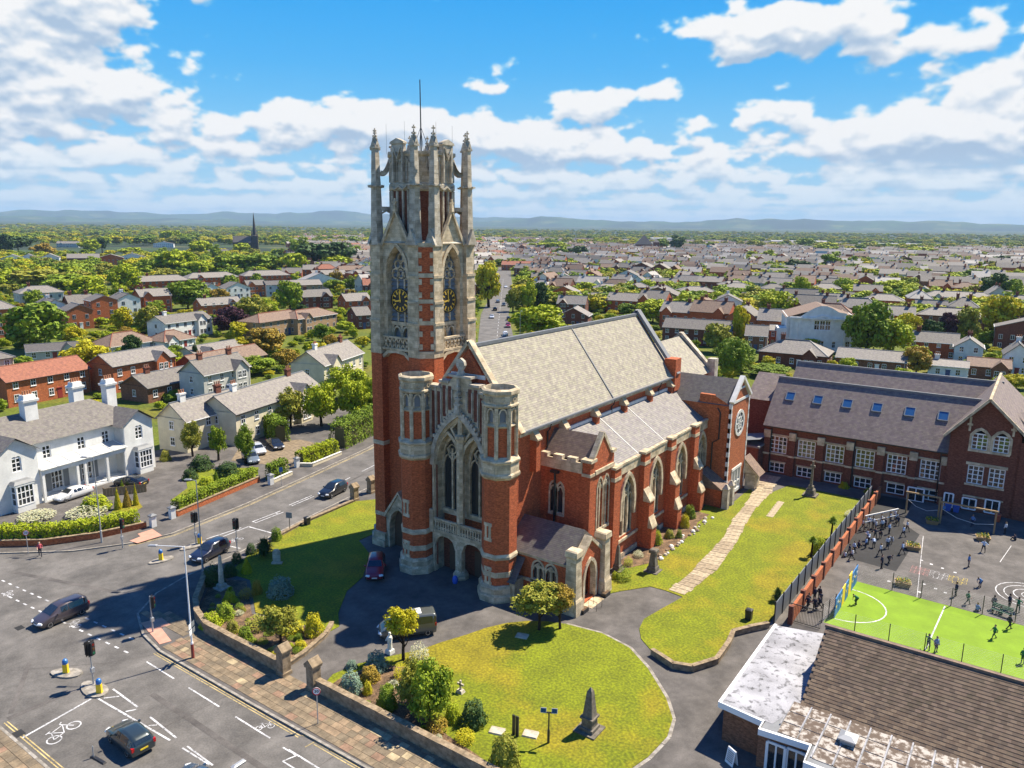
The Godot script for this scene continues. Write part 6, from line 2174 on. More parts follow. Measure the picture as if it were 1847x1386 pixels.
	for q in [[-11.3, -103.7, 3.6, "tall timber frame with climbing ropes against the school wall"], [-7.3, -102.3, 5.6, "long low timber pergola in the school's shadow"]]:
		n = thing("rope_frame", q[3], "play frame", Vector3(q[0], 0.13, q[1]))
		for x in [0.0, q[2]]:
			b = MB.new()
			b.box(Vector3(x - 0.09, 0, -0.09), Vector3(x + 0.09, 2.7, 0.09))
			part("post", b, M.wood, n)
		b = MB.new()
		b.box(Vector3(-0.2, 2.7, -0.1), Vector3(q[2] + 0.2, 2.88, 0.1))
		part("beam", b, M.wood, n)
		b = MB.new()
		b.tube([Vector3(0, 1.9, 0), Vector3(q[2] * 0.3, 1.1, 0), Vector3(q[2] * 0.65, 0.8, 0), Vector3(q[2], 1.2, 0)], 0.025, 0.025, 4)
		part("rope", b, M.white_stone, n)
	n = thing("climbing_frame", "pale timber climbing frame beside the playground wall", "play frame", Vector3(-14.4, 0.13, -94.0))
	for i in 5:
		b = MB.new()
		b.bar(Vector3(0.7 * i, 0, -1.25 * i), Vector3(0.7 * i, 1.9, -1.25 * i), 0.1, 0.1)
		part("post", b, M.wood, n)
	b = MB.new()
	b.bar(Vector3(0, 1.9, 0), Vector3(2.8, 1.9, -5.0), 0.12, 0.12)
	b.bar(Vector3(0, 1.1, 0), Vector3(2.8, 1.1, -5.0), 0.08, 0.08)
	part("rail", b, M.white_stone, n)
	n = thing("bench", "dark green slatted bench behind the pitch fence", "bench", Vector3(0.2, 0.13, -79.7), -0.25)
	for k in 6:
		b = MB.new()
		if k < 3:
			b.box(Vector3(-0.85, 0.42, -0.2 + k * 0.15), Vector3(0.85, 0.46, -0.08 + k * 0.15))
		else:
			b.box(Vector3(-0.85, 0.55 + (k - 3) * 0.15, -0.26), Vector3(0.85, 0.66 + (k - 3) * 0.15, -0.22))
		part("slat", b, mat("bench_green", lin(0.03, 0.12, 0.08), 0.6), n)
	for x in [-0.7, 0.7]:
		b = MB.new()
		b.box(Vector3(x - 0.04, 0, -0.24), Vector3(x + 0.04, 0.42, 0.24))
		part("leg", b, M.black_paint, n)
	for q in [[-7.0, -107.8, "blue_bin", lin(0.03, 0.10, 0.4), "blue wheeled bin against the school wall"], [-6.1, -107.9, "blue_bin", lin(0.03, 0.10, 0.4), "second blue wheeled bin against the school wall"], [-1.6, -107.2, "red_bin", lin(0.35, 0.08, 0.04), "red-brown bin near the school door"]]:
		n = thing("wheeled_bin", q[4], "bin", Vector3(q[0], 0.13, q[1]))
		b = MB.new()
		b.ring_stack([[0.05, 0.28, 0.32], [0.95, 0.34, 0.4]], Vector3.ZERO)
		part("body", b, mat(q[2], q[3], 0.45), n)
		b = MB.new()
		b.ring_stack([[0.95, 0.36, 0.42], [1.03, 0.34, 0.38], [1.08, 0.2, 0.2]], Vector3.ZERO)
		part("lid", b, M[q[2]], n)
	# children
	var r := RandomNumberGenerator.new()
	r.seed = 99
	var poses := ["stand", "walk", "reach", "bend", "sit"]
	for q in [[-14.4, -70.3], [-15.0, -70.2], [-14.2, -71.8], [-15.1, -70.9], [-14.6, -73.0], [-14.9, -72.4], [-14.1, -70.9]]:
		person(Vector3(q[0] + 0.15, 0.13, q[1]), r.randf() * TAU, r.randf_range(0.74, 0.84), poses[r.randi() % 2], 0, "child in dark uniform in the huddle just inside the black gate", "children huddled by the gate")
	for i in 26:
		var q: Array = [[-14.6, -94.4], [-13.7, -95.6], [-13.3, -95.1], [-12.7, -95.7], [-12.5, -96.4], [-11.8, -94.8], [-12.0, -100.2], [-11.4, -98.4], [-14.2, -95.8], [-12.3, -98.8], [-11.7, -99.4], [-13.1, -97.4], [-14.6, -84.8], [-14.3, -85.5], [-13.8, -84.4], [-13.9, -88.6], [-13.2, -88.7], [-13.2, -90.2], [-12.9, -92.4], [-12.4, -92.8], [-11.5, -87.5], [-11.2, -90.1], [-11.1, -91.7], [-12.5, -89.4], [-13.5, -91.2], [-14.0, -86.4]][i]
		var far := i < 12
		person(Vector3(q[0], 0.135, q[1]), r.randf() * TAU, r.randf_range(0.72, 0.86), poses[r.randi() % (2 if far else 5)], [0, 1, 2][r.randi() % 3], "child in school uniform standing by the pale climbing frame" if far else "child in school uniform playing on the dark play surface", "children by the climbing frame" if far else "children on the dark play surface")
	for q in [[-10.3, -94.9, 1, "walk", "child in white shirt at the edge of the dark play surface"], [-10.2, -97.0, 2, "walk", "child in pale shirt crossing out of the school's shadow"], [-9.6, -89.4, 1, "walk", "child in light blue shirt beside the yellow flower planter"], [-10.8, -84.0, 0, "stand", "child in dark clothes on the near corner of the play surface"], [-10.4, -85.9, 0, "bend", "crouching child in dark clothes near the pitch fence corner"], [-3.3, -90.0, 5, "stand", "person in blue standing alone in the middle of the playground"], [-2.3, -95.5, 1, "reach", "child in pale blue beside the pale flower planter"], [-1.9, -85.3, 5, "bend", "child in blue leaning forward beside the painted rings"], [-3.7, -81.5, 0, "stand", "child in black standing behind the pitch fence"], [-2.6, -80.3, 3, "walk", "child in green top and black trousers behind the pitch fence"], [-1.7, -79.4, 5, "sit", "child in blue sitting behind the pitch fence"], [-0.5, -80.7, 0, "stand", "dark-clothed child at the left end of the green bench"], [0.1, -79.9, 3, "sit", "child in green sitting at the bench"], [0.7, -81.7, 0, "stand", "child standing behind the green bench"], [1.4, -81.4, 3, "reach", "child in green bib at the right end of the bench"], [-11.3, -73.9, 3, "bend", "goalkeeper in green bending on the green pitch before the mural"], [-0.1, -74.4, 3, "walk", "player in green striding across the green pitch"], [0.9, -77.1, 0, "walk", "player in black near the far touchline of the pitch"], [-4.6, -68.9, 3, "reach", "child in green at the near end of the halfway line"], [-4.0, -68.9, 5, "stand", "child in blue at the near end of the halfway line"], [2.1, -71.2, 3, "stand", "player in green at the right edge of the pitch"], [-4.0, -103.6, 5, "walk", "child in blue walking in the school's shadow"], [-7.3, -105.6, 5, "stand", "child in blue under the timber pergola"], [-0.6, -103.2, 2, "stand", "child in white in the school's shadow near the red-brown bin"], [0.4, -101.6, 0, "sit", "dark-clothed child sitting at the shadow edge by the school door"]]:
		person(Vector3(q[0], 0.14, q[1]), r.randf() * TAU, r.randf_range(0.76, 0.88), q[3], q[2], q[4], "children in the playground")
	person(Vector3(-84.7, 0.12, -33.3), 1.2, 0.95, "walk", 4, "pedestrian in red top and dark trousers walking along the hedge wall", "")

# ---------- vehicles ----------
func loft(b: MB, rings: Array, closed := true):       # smooth skin over rings of equal size
	var k: int = rings[0].size()
	var nn := []
	for i in rings.size():
		var row := []
		for j in k:
			var du: Vector3 = rings[mini(i + 1, rings.size() - 1)][j] - rings[maxi(i - 1, 0)][j]
			var dv: Vector3 = rings[i][(j + 1) % k if closed else mini(j + 1, k - 1)] - rings[i][(j - 1 + k) % k if closed else maxi(j - 1, 0)]
			row.append(dv.cross(du).normalized())
		nn.append(row)
	for i in range(rings.size() - 1):
		for j in (k if closed else k - 1):
			var j2 := (j + 1) % k
			var from := b.v.size()
			b.quad(rings[i][j], rings[i][j2], rings[i + 1][j2], rings[i + 1][j])
			if b.v.size() - from == 6:
				var ns := [nn[i][j], nn[i + 1][j2], nn[i][j2], nn[i][j], nn[i + 1][j], nn[i + 1][j2]]
				for q in 6:
					if b.n[from + q].dot(ns[q]) > 0.5:
						b.n[from + q] = ns[q]
	if closed:
		var a: Array = rings[0].duplicate(); a.reverse()
		b.poly(a)
		b.poly(rings[-1])

func car_ring(s: Array) -> Array:    # s: z, y bottom, half bottom, y belt, half belt, y top, half top
	var p := []
	var r := [Vector2(s[2] * 0.55, s[1]), Vector2(s[2], s[1] + 0.05), Vector2(s[4] + 0.01, (s[1] + s[3]) * 0.5), Vector2(s[4], s[3]), Vector2(lerpf(s[4], s[6], 0.5), lerpf(s[3], s[5], 0.5)), Vector2(s[6], s[5] - 0.02), Vector2(s[6] * 0.6, s[5] + 0.015)]
	for q in r:
		p.append(Vector3(q.x, q.y, s[0]))
	for i in range(r.size() - 1, -1, -1):
		p.append(Vector3(-r[i].x, r[i].y, s[0]))
	return p

const CARS := {
	"hatch": [[-1.98, 0.4, 0.62, 0.78, 0.70, 0.86, 0.6], [-1.93, 0.28, 0.76, 0.86, 0.80, 1.02, 0.62], [-1.75, 0.2, 0.82, 0.9, 0.855, 1.32, 0.58], [-1.35, 0.18, 0.84, 0.9, 0.87, 1.46, 0.60], [-0.3, 0.18, 0.84, 0.89, 0.87, 1.49, 0.62], [0.25, 0.18, 0.84, 0.88, 0.87, 1.42, 0.60], [0.95, 0.18, 0.84, 0.88, 0.865, 1.0, 0.70], [1.2, 0.18, 0.84, 0.85, 0.86, 0.93, 0.72], [1.75, 0.2, 0.8, 0.72, 0.80, 0.78, 0.64], [1.93, 0.26, 0.7, 0.6, 0.7, 0.66, 0.55], [1.99, 0.34, 0.58, 0.52, 0.6, 0.58, 0.48]],
	"mpv": [[-2.2, 0.4, 0.62, 0.85, 0.72, 0.92, 0.6], [-2.15, 0.28, 0.78, 0.95, 0.82, 1.2, 0.66], [-2.0, 0.2, 0.84, 0.98, 0.87, 1.55, 0.64], [-1.7, 0.18, 0.86, 0.98, 0.89, 1.62, 0.66], [-0.3, 0.18, 0.86, 0.97, 0.895, 1.65, 0.67], [0.35, 0.18, 0.86, 0.96, 0.89, 1.57, 0.64], [1.25, 0.18, 0.86, 0.94, 0.885, 1.05, 0.74], [1.45, 0.18, 0.86, 0.9, 0.88, 0.98, 0.74], [1.95, 0.2, 0.82, 0.74, 0.82, 0.8, 0.66], [2.13, 0.26, 0.72, 0.62, 0.72, 0.68, 0.56], [2.2, 0.34, 0.6, 0.54, 0.62, 0.6, 0.5]],
	"suv": [[-2.2, 0.42, 0.62, 0.85, 0.74, 0.95, 0.6], [-2.14, 0.3, 0.8, 0.98, 0.86, 1.15, 0.66], [-1.95, 0.24, 0.88, 1.02, 0.91, 1.5, 0.62], [-1.6, 0.22, 0.89, 1.02, 0.92, 1.6, 0.65], [-0.35, 0.22, 0.89, 1.0, 0.925, 1.63, 0.67], [0.2, 0.22, 0.89, 0.99, 0.92, 1.56, 0.65], [0.95, 0.22, 0.89, 0.98, 0.915, 1.1, 0.76], [1.15, 0.22, 0.88, 0.95, 0.91, 1.03, 0.78], [1.9, 0.24, 0.85, 0.84, 0.86, 0.92, 0.72], [2.12, 0.28, 0.76, 0.7, 0.76, 0.76, 0.6], [2.2, 0.36, 0.64, 0.58, 0.66, 0.64, 0.54]],
	"saloon": [[-2.35, 0.4, 0.62, 0.78, 0.72, 0.9, 0.62], [-2.28, 0.28, 0.78, 0.86, 0.84, 1.0, 0.7], [-1.95, 0.2, 0.85, 0.9, 0.90, 1.07, 0.7], [-1.45, 0.18, 0.86, 0.91, 0.91, 1.28, 0.58], [-0.75, 0.18, 0.86, 0.9, 0.915, 1.42, 0.6], [-0.1, 0.18, 0.86, 0.89, 0.915, 1.43, 0.62], [0.35, 0.18, 0.86, 0.88, 0.91, 1.37, 0.6], [1.1, 0.18, 0.86, 0.87, 0.9, 0.98, 0.74], [1.4, 0.18, 0.86, 0.84, 0.9, 0.92, 0.76], [2.05, 0.2, 0.82, 0.72, 0.83, 0.78, 0.66], [2.28, 0.26, 0.72, 0.6, 0.72, 0.66, 0.55], [2.35, 0.34, 0.6, 0.52, 0.62, 0.58, 0.5]],
	"van": [[-2.45, 0.42, 0.82, 1.1, 0.88, 1.8, 0.76], [-2.40, 0.28, 0.88, 1.12, 0.93, 1.92, 0.80], [-2.2, 0.24, 0.9, 1.13, 0.95, 1.98, 0.82], [-0.5, 0.24, 0.9, 1.13, 0.95, 2.0, 0.83], [0.75, 0.24, 0.9, 1.12, 0.95, 1.96, 0.82], [1.05, 0.24, 0.9, 1.12, 0.95, 1.88, 0.80], [1.75, 0.24, 0.89, 1.1, 0.93, 1.25, 0.82], [1.95, 0.24, 0.88, 1.05, 0.92, 1.15, 0.8], [2.25, 0.26, 0.84, 0.9, 0.86, 0.98, 0.72], [2.42, 0.3, 0.76, 0.7, 0.78, 0.78, 0.66], [2.48, 0.38, 0.66, 0.6, 0.7, 0.68, 0.58]]}

func car(kind: String, paint: String, col: Color, at: Vector3, turn: float, label: String, group := "") -> Node3D:
	var st: Array = CARS[kind]
	var n := thing("parked_car" if group else ("van" if kind == "van" else "car"), label, "van" if kind == "van" else "car", at, turn, group)
	if not M.has(paint):
		var m := mat(paint, col, 0.3, null, 1, 0.25, 0.5)
		m.clearcoat_enabled = true
		m.clearcoat = 0.9
		m.clearcoat_roughness = 0.06
	var b := MB.new()
	var rings := []
	for s in st:
		rings.append(car_ring(s))
	loft(b, rings)
	part("body", b, M[paint], n)
	# glazing: side windows, windscreen, rear window laid over the skin
	var gs := []
	for i in st.size():
		if st[i][5] - st[i][3] > 0.28:
			gs.append(st[i])
	for sx in [-1.0, 1.0]:
		for i in range(gs.size() - 1):
			b = MB.new()
			var q := []
			for e in [[i, 0.12], [i + 1, 0.12], [i + 1, 0.86], [i, 0.86]]:
				var s: Array = gs[e[0]]
				var z: float = lerpf(gs[i][0], gs[i + 1][0], 0.05 if e[0] == i else 0.95)
				q.append(Vector3(sx * (lerpf(s[4], s[6], e[1]) + 0.012), lerpf(s[3], s[5], e[1]), z))
			if sx > 0:
				q.reverse()
			b.quad(q[0], q[1], q[2], q[3])
			part("side_window", b, M.glass, n)
	var fi := 0
	for i in st.size():
		if st[i] == gs[-1]:
			fi = i
	for e in [[st[fi], st[fi + 1], "windscreen"], [gs[0], st[maxi(0, st.find(gs[0]) - 1)], "rear_window"]]:
		b = MB.new()
		var a: Array = e[0]; var c: Array = e[1]
		var out := 0.02 if e[2] == "windscreen" else -0.02
		var q := [Vector3(-c[6] * 0.93, lerpf(c[5], a[5], 0.06) + 0.02, lerpf(c[0], a[0], 0.06) + out), Vector3(c[6] * 0.93, lerpf(c[5], a[5], 0.06) + 0.02, lerpf(c[0], a[0], 0.06) + out), Vector3(a[6] * 0.93, lerpf(c[5], a[5], 0.92) + 0.02, lerpf(c[0], a[0], 0.92) + out), Vector3(-a[6] * 0.93, lerpf(c[5], a[5], 0.92) + 0.02, lerpf(c[0], a[0], 0.92) + out)]
		if e[2] != "windscreen":
			q.reverse()
		b.quad(q[0], q[1], q[2], q[3])
		part(e[2], b, M.glass, n)
	# wheels
	var fz: float = st[-1][0] - 0.82; var rz: float = st[0][0] + 0.78
	var hw: float = st[4][2]
	if not M.has("tyre"):
		mat("tyre", lin(0.018, 0.018, 0.018), 0.9)
		mat("alloy", lin(0.5, 0.5, 0.52), 0.3, null, 1, 0.9)
		mat("headlamp", lin(0.75, 0.78, 0.8), 0.1)
		mat("tail_lamp", lin(0.45, 0.01, 0.01), 0.2)
		mat("plate_white", lin(0.8, 0.8, 0.78), 0.5)
		mat("plate_yellow", lin(0.75, 0.55, 0.03), 0.5)
	for z in [fz, rz]:
		for sx in [-1.0, 1.0]:
			b = MB.new()
			b.xf = Transform3D(Basis(Vector3.FORWARD, PI / 2 * sx), Vector3(sx * (hw - 0.12), 0.32, z))
			b.lathe(Vector3.ZERO, [[0.2, -0.1], [0.29, -0.1], [0.32, -0.06], [0.32, 0.1], [0.29, 0.145], [0.22, 0.145]], 16, 0, true)
			var w := part("wheel", b, M.tyre, n)
			b = MB.new()
			b.xf = Transform3D(Basis(Vector3.FORWARD, PI / 2 * sx), Vector3(sx * (hw - 0.12), 0.32, z))
			b.lathe(Vector3.ZERO, [[0.22, 0.12], [0.2, 0.15], [0.06, 0.13]], 10)
			part("rim", b, M.alloy, w)
	var f: Array = st[-2]; var rr: Array = st[1]
	for sx in [-1.0, 1.0]:
		b = MB.new()
		b.xf = Transform3D(Basis(Vector3.UP, sx * 0.5), Vector3(sx * (f[4] - 0.12), f[3] + 0.0, f[0] - 0.05))
		b.ring_stack([[-0.09, 0.2, 0.13], [0.0, 0.22, 0.15], [0.09, 0.16, 0.08]], Vector3.ZERO)
		part("headlight", b, M.headlamp, n)
		b = MB.new()
		b.box(Vector3(sx * (rr[4] - 0.07) - 0.09, rr[3] - 0.16, rr[0] - 0.05), Vector3(sx * (rr[4] - 0.07) + 0.09, rr[3] + 0.12, rr[0] + 0.12))
		part("tail_light", b, M.tail_lamp, n)
		b = MB.new()
		b.box(Vector3(sx * (st[4][4] + 0.1) - 0.09, st[4][3] + 0.02, gs[-1][0] + 0.32), Vector3(sx * (st[4][4] + 0.1) + 0.09, st[4][3] + 0.17, gs[-1][0] + 0.42))
		part("mirror", b, M[paint], n)
	for e in [[st[-1][0] + 0.012, 0.42, "plate_white"], [st[0][0] - 0.012, 0.58, "plate_yellow"]]:
		b = MB.new()
		b.box(Vector3(-0.26, e[1], e[0] - 0.012), Vector3(0.26, e[1] + 0.11, e[0] + 0.012))
		part("number_plate", b, M[e[2]], n)
	b = MB.new()
	b.box(Vector3(-0.5, 0.34, st[-1][0] - 0.03), Vector3(0.5, 0.4, st[-1][0] + 0.005))
	b.box(Vector3(-0.4, 0.55, st[-1][0] - 0.06), Vector3(0.4, 0.6, st[-1][0] - 0.005))
	part("grille", b, M.black_paint, n)
	return n

func build_vehicles():
	car("mpv", "paint_brown", lin(0.075, 0.06, 0.065), Vector3(-69.25, 0.01, -28.3), 0.06, "dark brown people carrier crossing the junction beside the tower's shadow")
	car("hatch", "paint_teal", lin(0.03, 0.045, 0.05), Vector3(-47.7, 0.01, -22.9), -PI / 2 - 0.05, "small dark green hatchback waiting behind the cycle box")
	car("hatch", "paint_blue", lin(0.03, 0.07, 0.13), Vector3(-40.0, 0.01, -23.0), -PI / 2, "blue car cut off by the bottom edge of the picture")
	car("suv", "paint_navy", lin(0.02, 0.025, 0.05), Vector3(-70.4, 0.01, -44.1), 0.2, "dark navy car waiting at the stop line of the side road")
	car("suv", "paint_black", lin(0.015, 0.017, 0.02), Vector3(-74.7, 0.01, -65.3), 0.2, "black car driving down the side road past the gate piers")
	car("suv", "paint_red", lin(0.25, 0.012, 0.03), Vector3(-53.0, 0.13, -51.6), 0.73, "dark red car parked in the shade before the church entrance")
	var v := car("van", "paint_grey", lin(0.10, 0.11, 0.105), Vector3(-42.2, 0.13, -44.7), -0.69, "grey camper van parked on the church drive behind a small tree")
	var b := MB.new()
	b.box(Vector3(-0.5, 2.0, -1.2), Vector3(0.5, 2.06, -0.4))
	b.box(Vector3(-0.5, 2.0, 0.0), Vector3(0.5, 2.05, 0.6))
	part("roof_hatch", b, M.white_paint, v)
	car("saloon", "paint_white", lin(0.8, 0.8, 0.8), Vector3(-100.3, 0.13, -44.1), 0.15, "white saloon car parked before the white villa verandah")
	car("saloon", "paint_black", lin(0.015, 0.017, 0.02), Vector3(-98.9, 0.13, -51.0), -1.25, "black saloon car parked on the white villa drive")
	car("hatch", "paint_silver", lin(0.55, 0.57, 0.6), Vector3(-98.2, 0.13, -71.0), 1.2, "silver car parked in front of the cream house")
	car("saloon", "paint_black", lin(0.015, 0.017, 0.02), Vector3(-98.6, 0.13, -74.6), 1.2, "black car parked beside the tall hedge of the cream house")
	car("mpv", "paint_steel", lin(0.16, 0.2, 0.25), Vector3(-95.4, 0.13, -67.6), 1.2, "grey-blue car parked behind the cream house's front trees")
	var cs := [["paint_black", lin(0.015, 0.017, 0.02)], ["paint_silver", lin(0.5, 0.5, 0.5)], ["paint_white", lin(0.8, 0.8, 0.8)], ["paint_steel", lin(0.16, 0.2, 0.25)], ["paint_red", lin(0.25, 0.012, 0.03)]]
	var words := ["black", "silver", "white", "grey-blue", "dark red"]
	var spots := [[-146.8, -205.5, 2], [-141.2, -197.1, 0], [-180.1, -242.8, 1], [-196.1, -266.6, 0], [-216.7, -296.9, 3], [-268.0, -375.2, 2], [-171.0, -241.5, 0], [-158.5, -223.5, 4], [-231.0, -309.5, 1], [-205.0, -285.5, 0], [-243.0, -345.0, 2]]
	var ordw := ["nearest", "second", "third", "fourth", "fifth", "sixth", "seventh", "eighth", "ninth", "tenth", "eleventh"]
	spots.sort_custom(func(p, q): return p[1] > q[1])
	for i in spots.size():
		var q: Array = spots[i]
		car(["hatch", "saloon", "suv"][i % 3], cs[q[2]][0], cs[q[2]][1], Vector3(q[0], 0.01, q[1]), 0.62 + (PI if i % 2 else 0.0), "%s car, %s along the street leading away behind the tower" % [words[q[2]], ordw[i]], "cars on the street behind the tower")

# ---------- street furniture ----------
func lamp_post(at: Vector3, hgt: float, turn: float, reach: float, m: String, label: String) -> Node3D:
	var n := thing("street_lamp", label, "street lamp", at, turn, "street lamps at the junction")
	var b := MB.new()
	b.lathe(Vector3.ZERO, [[0.12, 0], [0.11, 1.4], [0.075, 1.45], [0.05, hgt - 0.2], [0.05, hgt]], 8, 0, true)
	part("post", b, M[m], n)
	b = MB.new()
	b.tube([Vector3(0, hgt - 0.25, 0), Vector3(0, hgt - 0.03, 0.12), Vector3(0, hgt + 0.04, reach)], 0.035, 0.03)
	part("arm", b, M[m], n)
	b = MB.new()
	b.ring_stack([[hgt - 0.02, 0.11, 0.34], [hgt + 0.07, 0.13, 0.36], [hgt + 0.12, 0.07, 0.22]], Vector3(0, 0, reach + 0.3))
	var hd := part("lamp_head", b, M.galvanised, n)
	b = MB.new()
	b.box(Vector3(-0.08, hgt - 0.05, reach + 0.05), Vector3(0.08, hgt - 0.02, reach + 0.55))
	part("lens", b, M.white_stone, hd)
	return n

func signal_post(at: Vector3, turns: Array, hgt: float, label: String):
	var n := thing("traffic_light", label, "traffic light", at, 0.0, "traffic lights at the crossroads")
	var b := MB.new()
	b.lathe(Vector3.ZERO, [[0.075, 0], [0.07, 1.0], [0.055, 1.05], [0.055, hgt]], 8)
	b.box(Vector3(-0.12, 1.0, -0.16), Vector3(0.12, 1.35, 0.1))
	part("post", b, M.galvanised, n)
	for t in turns:
		b = MB.new()
		b.xf = Transform3D(Basis(Vector3.UP, t), Vector3(0, hgt - 1.1, 0)) * Transform3D(Basis(), Vector3(0, 0, 0.24))
		b.box(Vector3(-0.17, 0, -0.1), Vector3(0.17, 1.05, 0.1))
		b.box(Vector3(-0.3, -0.08, -0.12), Vector3(0.3, 1.14, -0.1))
		var hd := part("signal_head", b, M.black_paint, n)
		for k in 3:
			b = MB.new()
			b.xf = Transform3D(Basis(Vector3.UP, t), Vector3(0, hgt - 1.1, 0)) * Transform3D(Basis(Vector3.RIGHT, PI / 2), Vector3(0, 0.18 + 0.34 * k, 0.34))
			b.lathe(Vector3.ZERO, [[0.11, -0.02], [0.11, 0.03], [0.02, 0.04]], 12)
			part("lens", b, [mat("lens_green", lin(0.01, 0.10, 0.05), 0.2), mat("lens_amber", lin(0.08, 0.035, 0.01), 0.2), mat("lens_red", lin(0.12, 0.01, 0.01), 0.2)][k], hd)

func island(at: Vector3, l: float, w: float, turn: float, label: String, bol_label: String, off := 0.0):
	var b := MB.new()
	var p := PackedVector2Array()
	for i in 16:
		p.append(Vector2(cos(TAU * i / 16) * l * 0.5, sin(TAU * i / 16) * w * 0.5 * (1.0 + 0.2 * cos(TAU * i / 16))))
	b.prism(p, 0, 0.12)
	single("traffic_island", b, M.kerb, label, "traffic island", at, turn, "traffic islands")
	var n := thing("bollard", bol_label, "bollard", at + Basis(Vector3.UP, turn) * Vector3(off, 0.12, 0), 0.6, "lit bollards on the islands")
	b = MB.new()
	b.ring_stack([[0, 0.22, 0.14], [0.12, 0.2, 0.12], [0.75, 0.19, 0.11]], Vector3.ZERO)
	part("body", b, mat("bollard_yellow", lin(0.85, 0.55, 0.02), 0.5), n)
	b = MB.new()
	b.lathe(Vector3(0, 0.75, 0), [[0.2, 0], [0.21, 0.2], [0.17, 0.34], [0.08, 0.42], [0.01, 0.43]], 12, 0, true)
	part("cap", b, mat("bollard_blue", lin(0.02, 0.13, 0.38), 0.35), n)

func disc_sign(at: Vector3, turn: float, num: String, hgt: float, label: String):
	var n := thing("speed_sign", label, "road sign", at, turn)
	var b := MB.new()
	b.lathe(Vector3.ZERO, [[0.038, 0], [0.038, hgt]], 7)
	part("post", b, M.galvanised, n)
	b = MB.new()
	b.xf = Transform3D(Basis(), Vector3(0, hgt - 0.28, 0.05))
	b.plate(ring(24, 0, 0, 0.3).slice(0, 24), -0.01, 0.01)
	var d := part("disc", b, M.white_paint, n)
	b = MB.new()
	b.xf = Transform3D(Basis(), Vector3(0, hgt - 0.28, 0.05))
	b.strip(ring(24, 0, 0, 0.265), 0.07, 0.008, 0.018)
	part("red_ring", b, mat("sign_red", lin(0.6, 0.02, 0.03), 0.5), d)
	var t := TextMesh.new()
	t.text = num
	var sf := SystemFont.new()
	sf.font_names = PackedStringArray(["Droid Sans"])
	sf.font_weight = 700
	t.font = sf
	t.font_size = 32
	t.pixel_size = 0.009
	t.depth = 0.01
	inst("number", t, M.black_paint, d, Transform3D(Basis(), Vector3(0, hgt - 0.28, 0.066)))

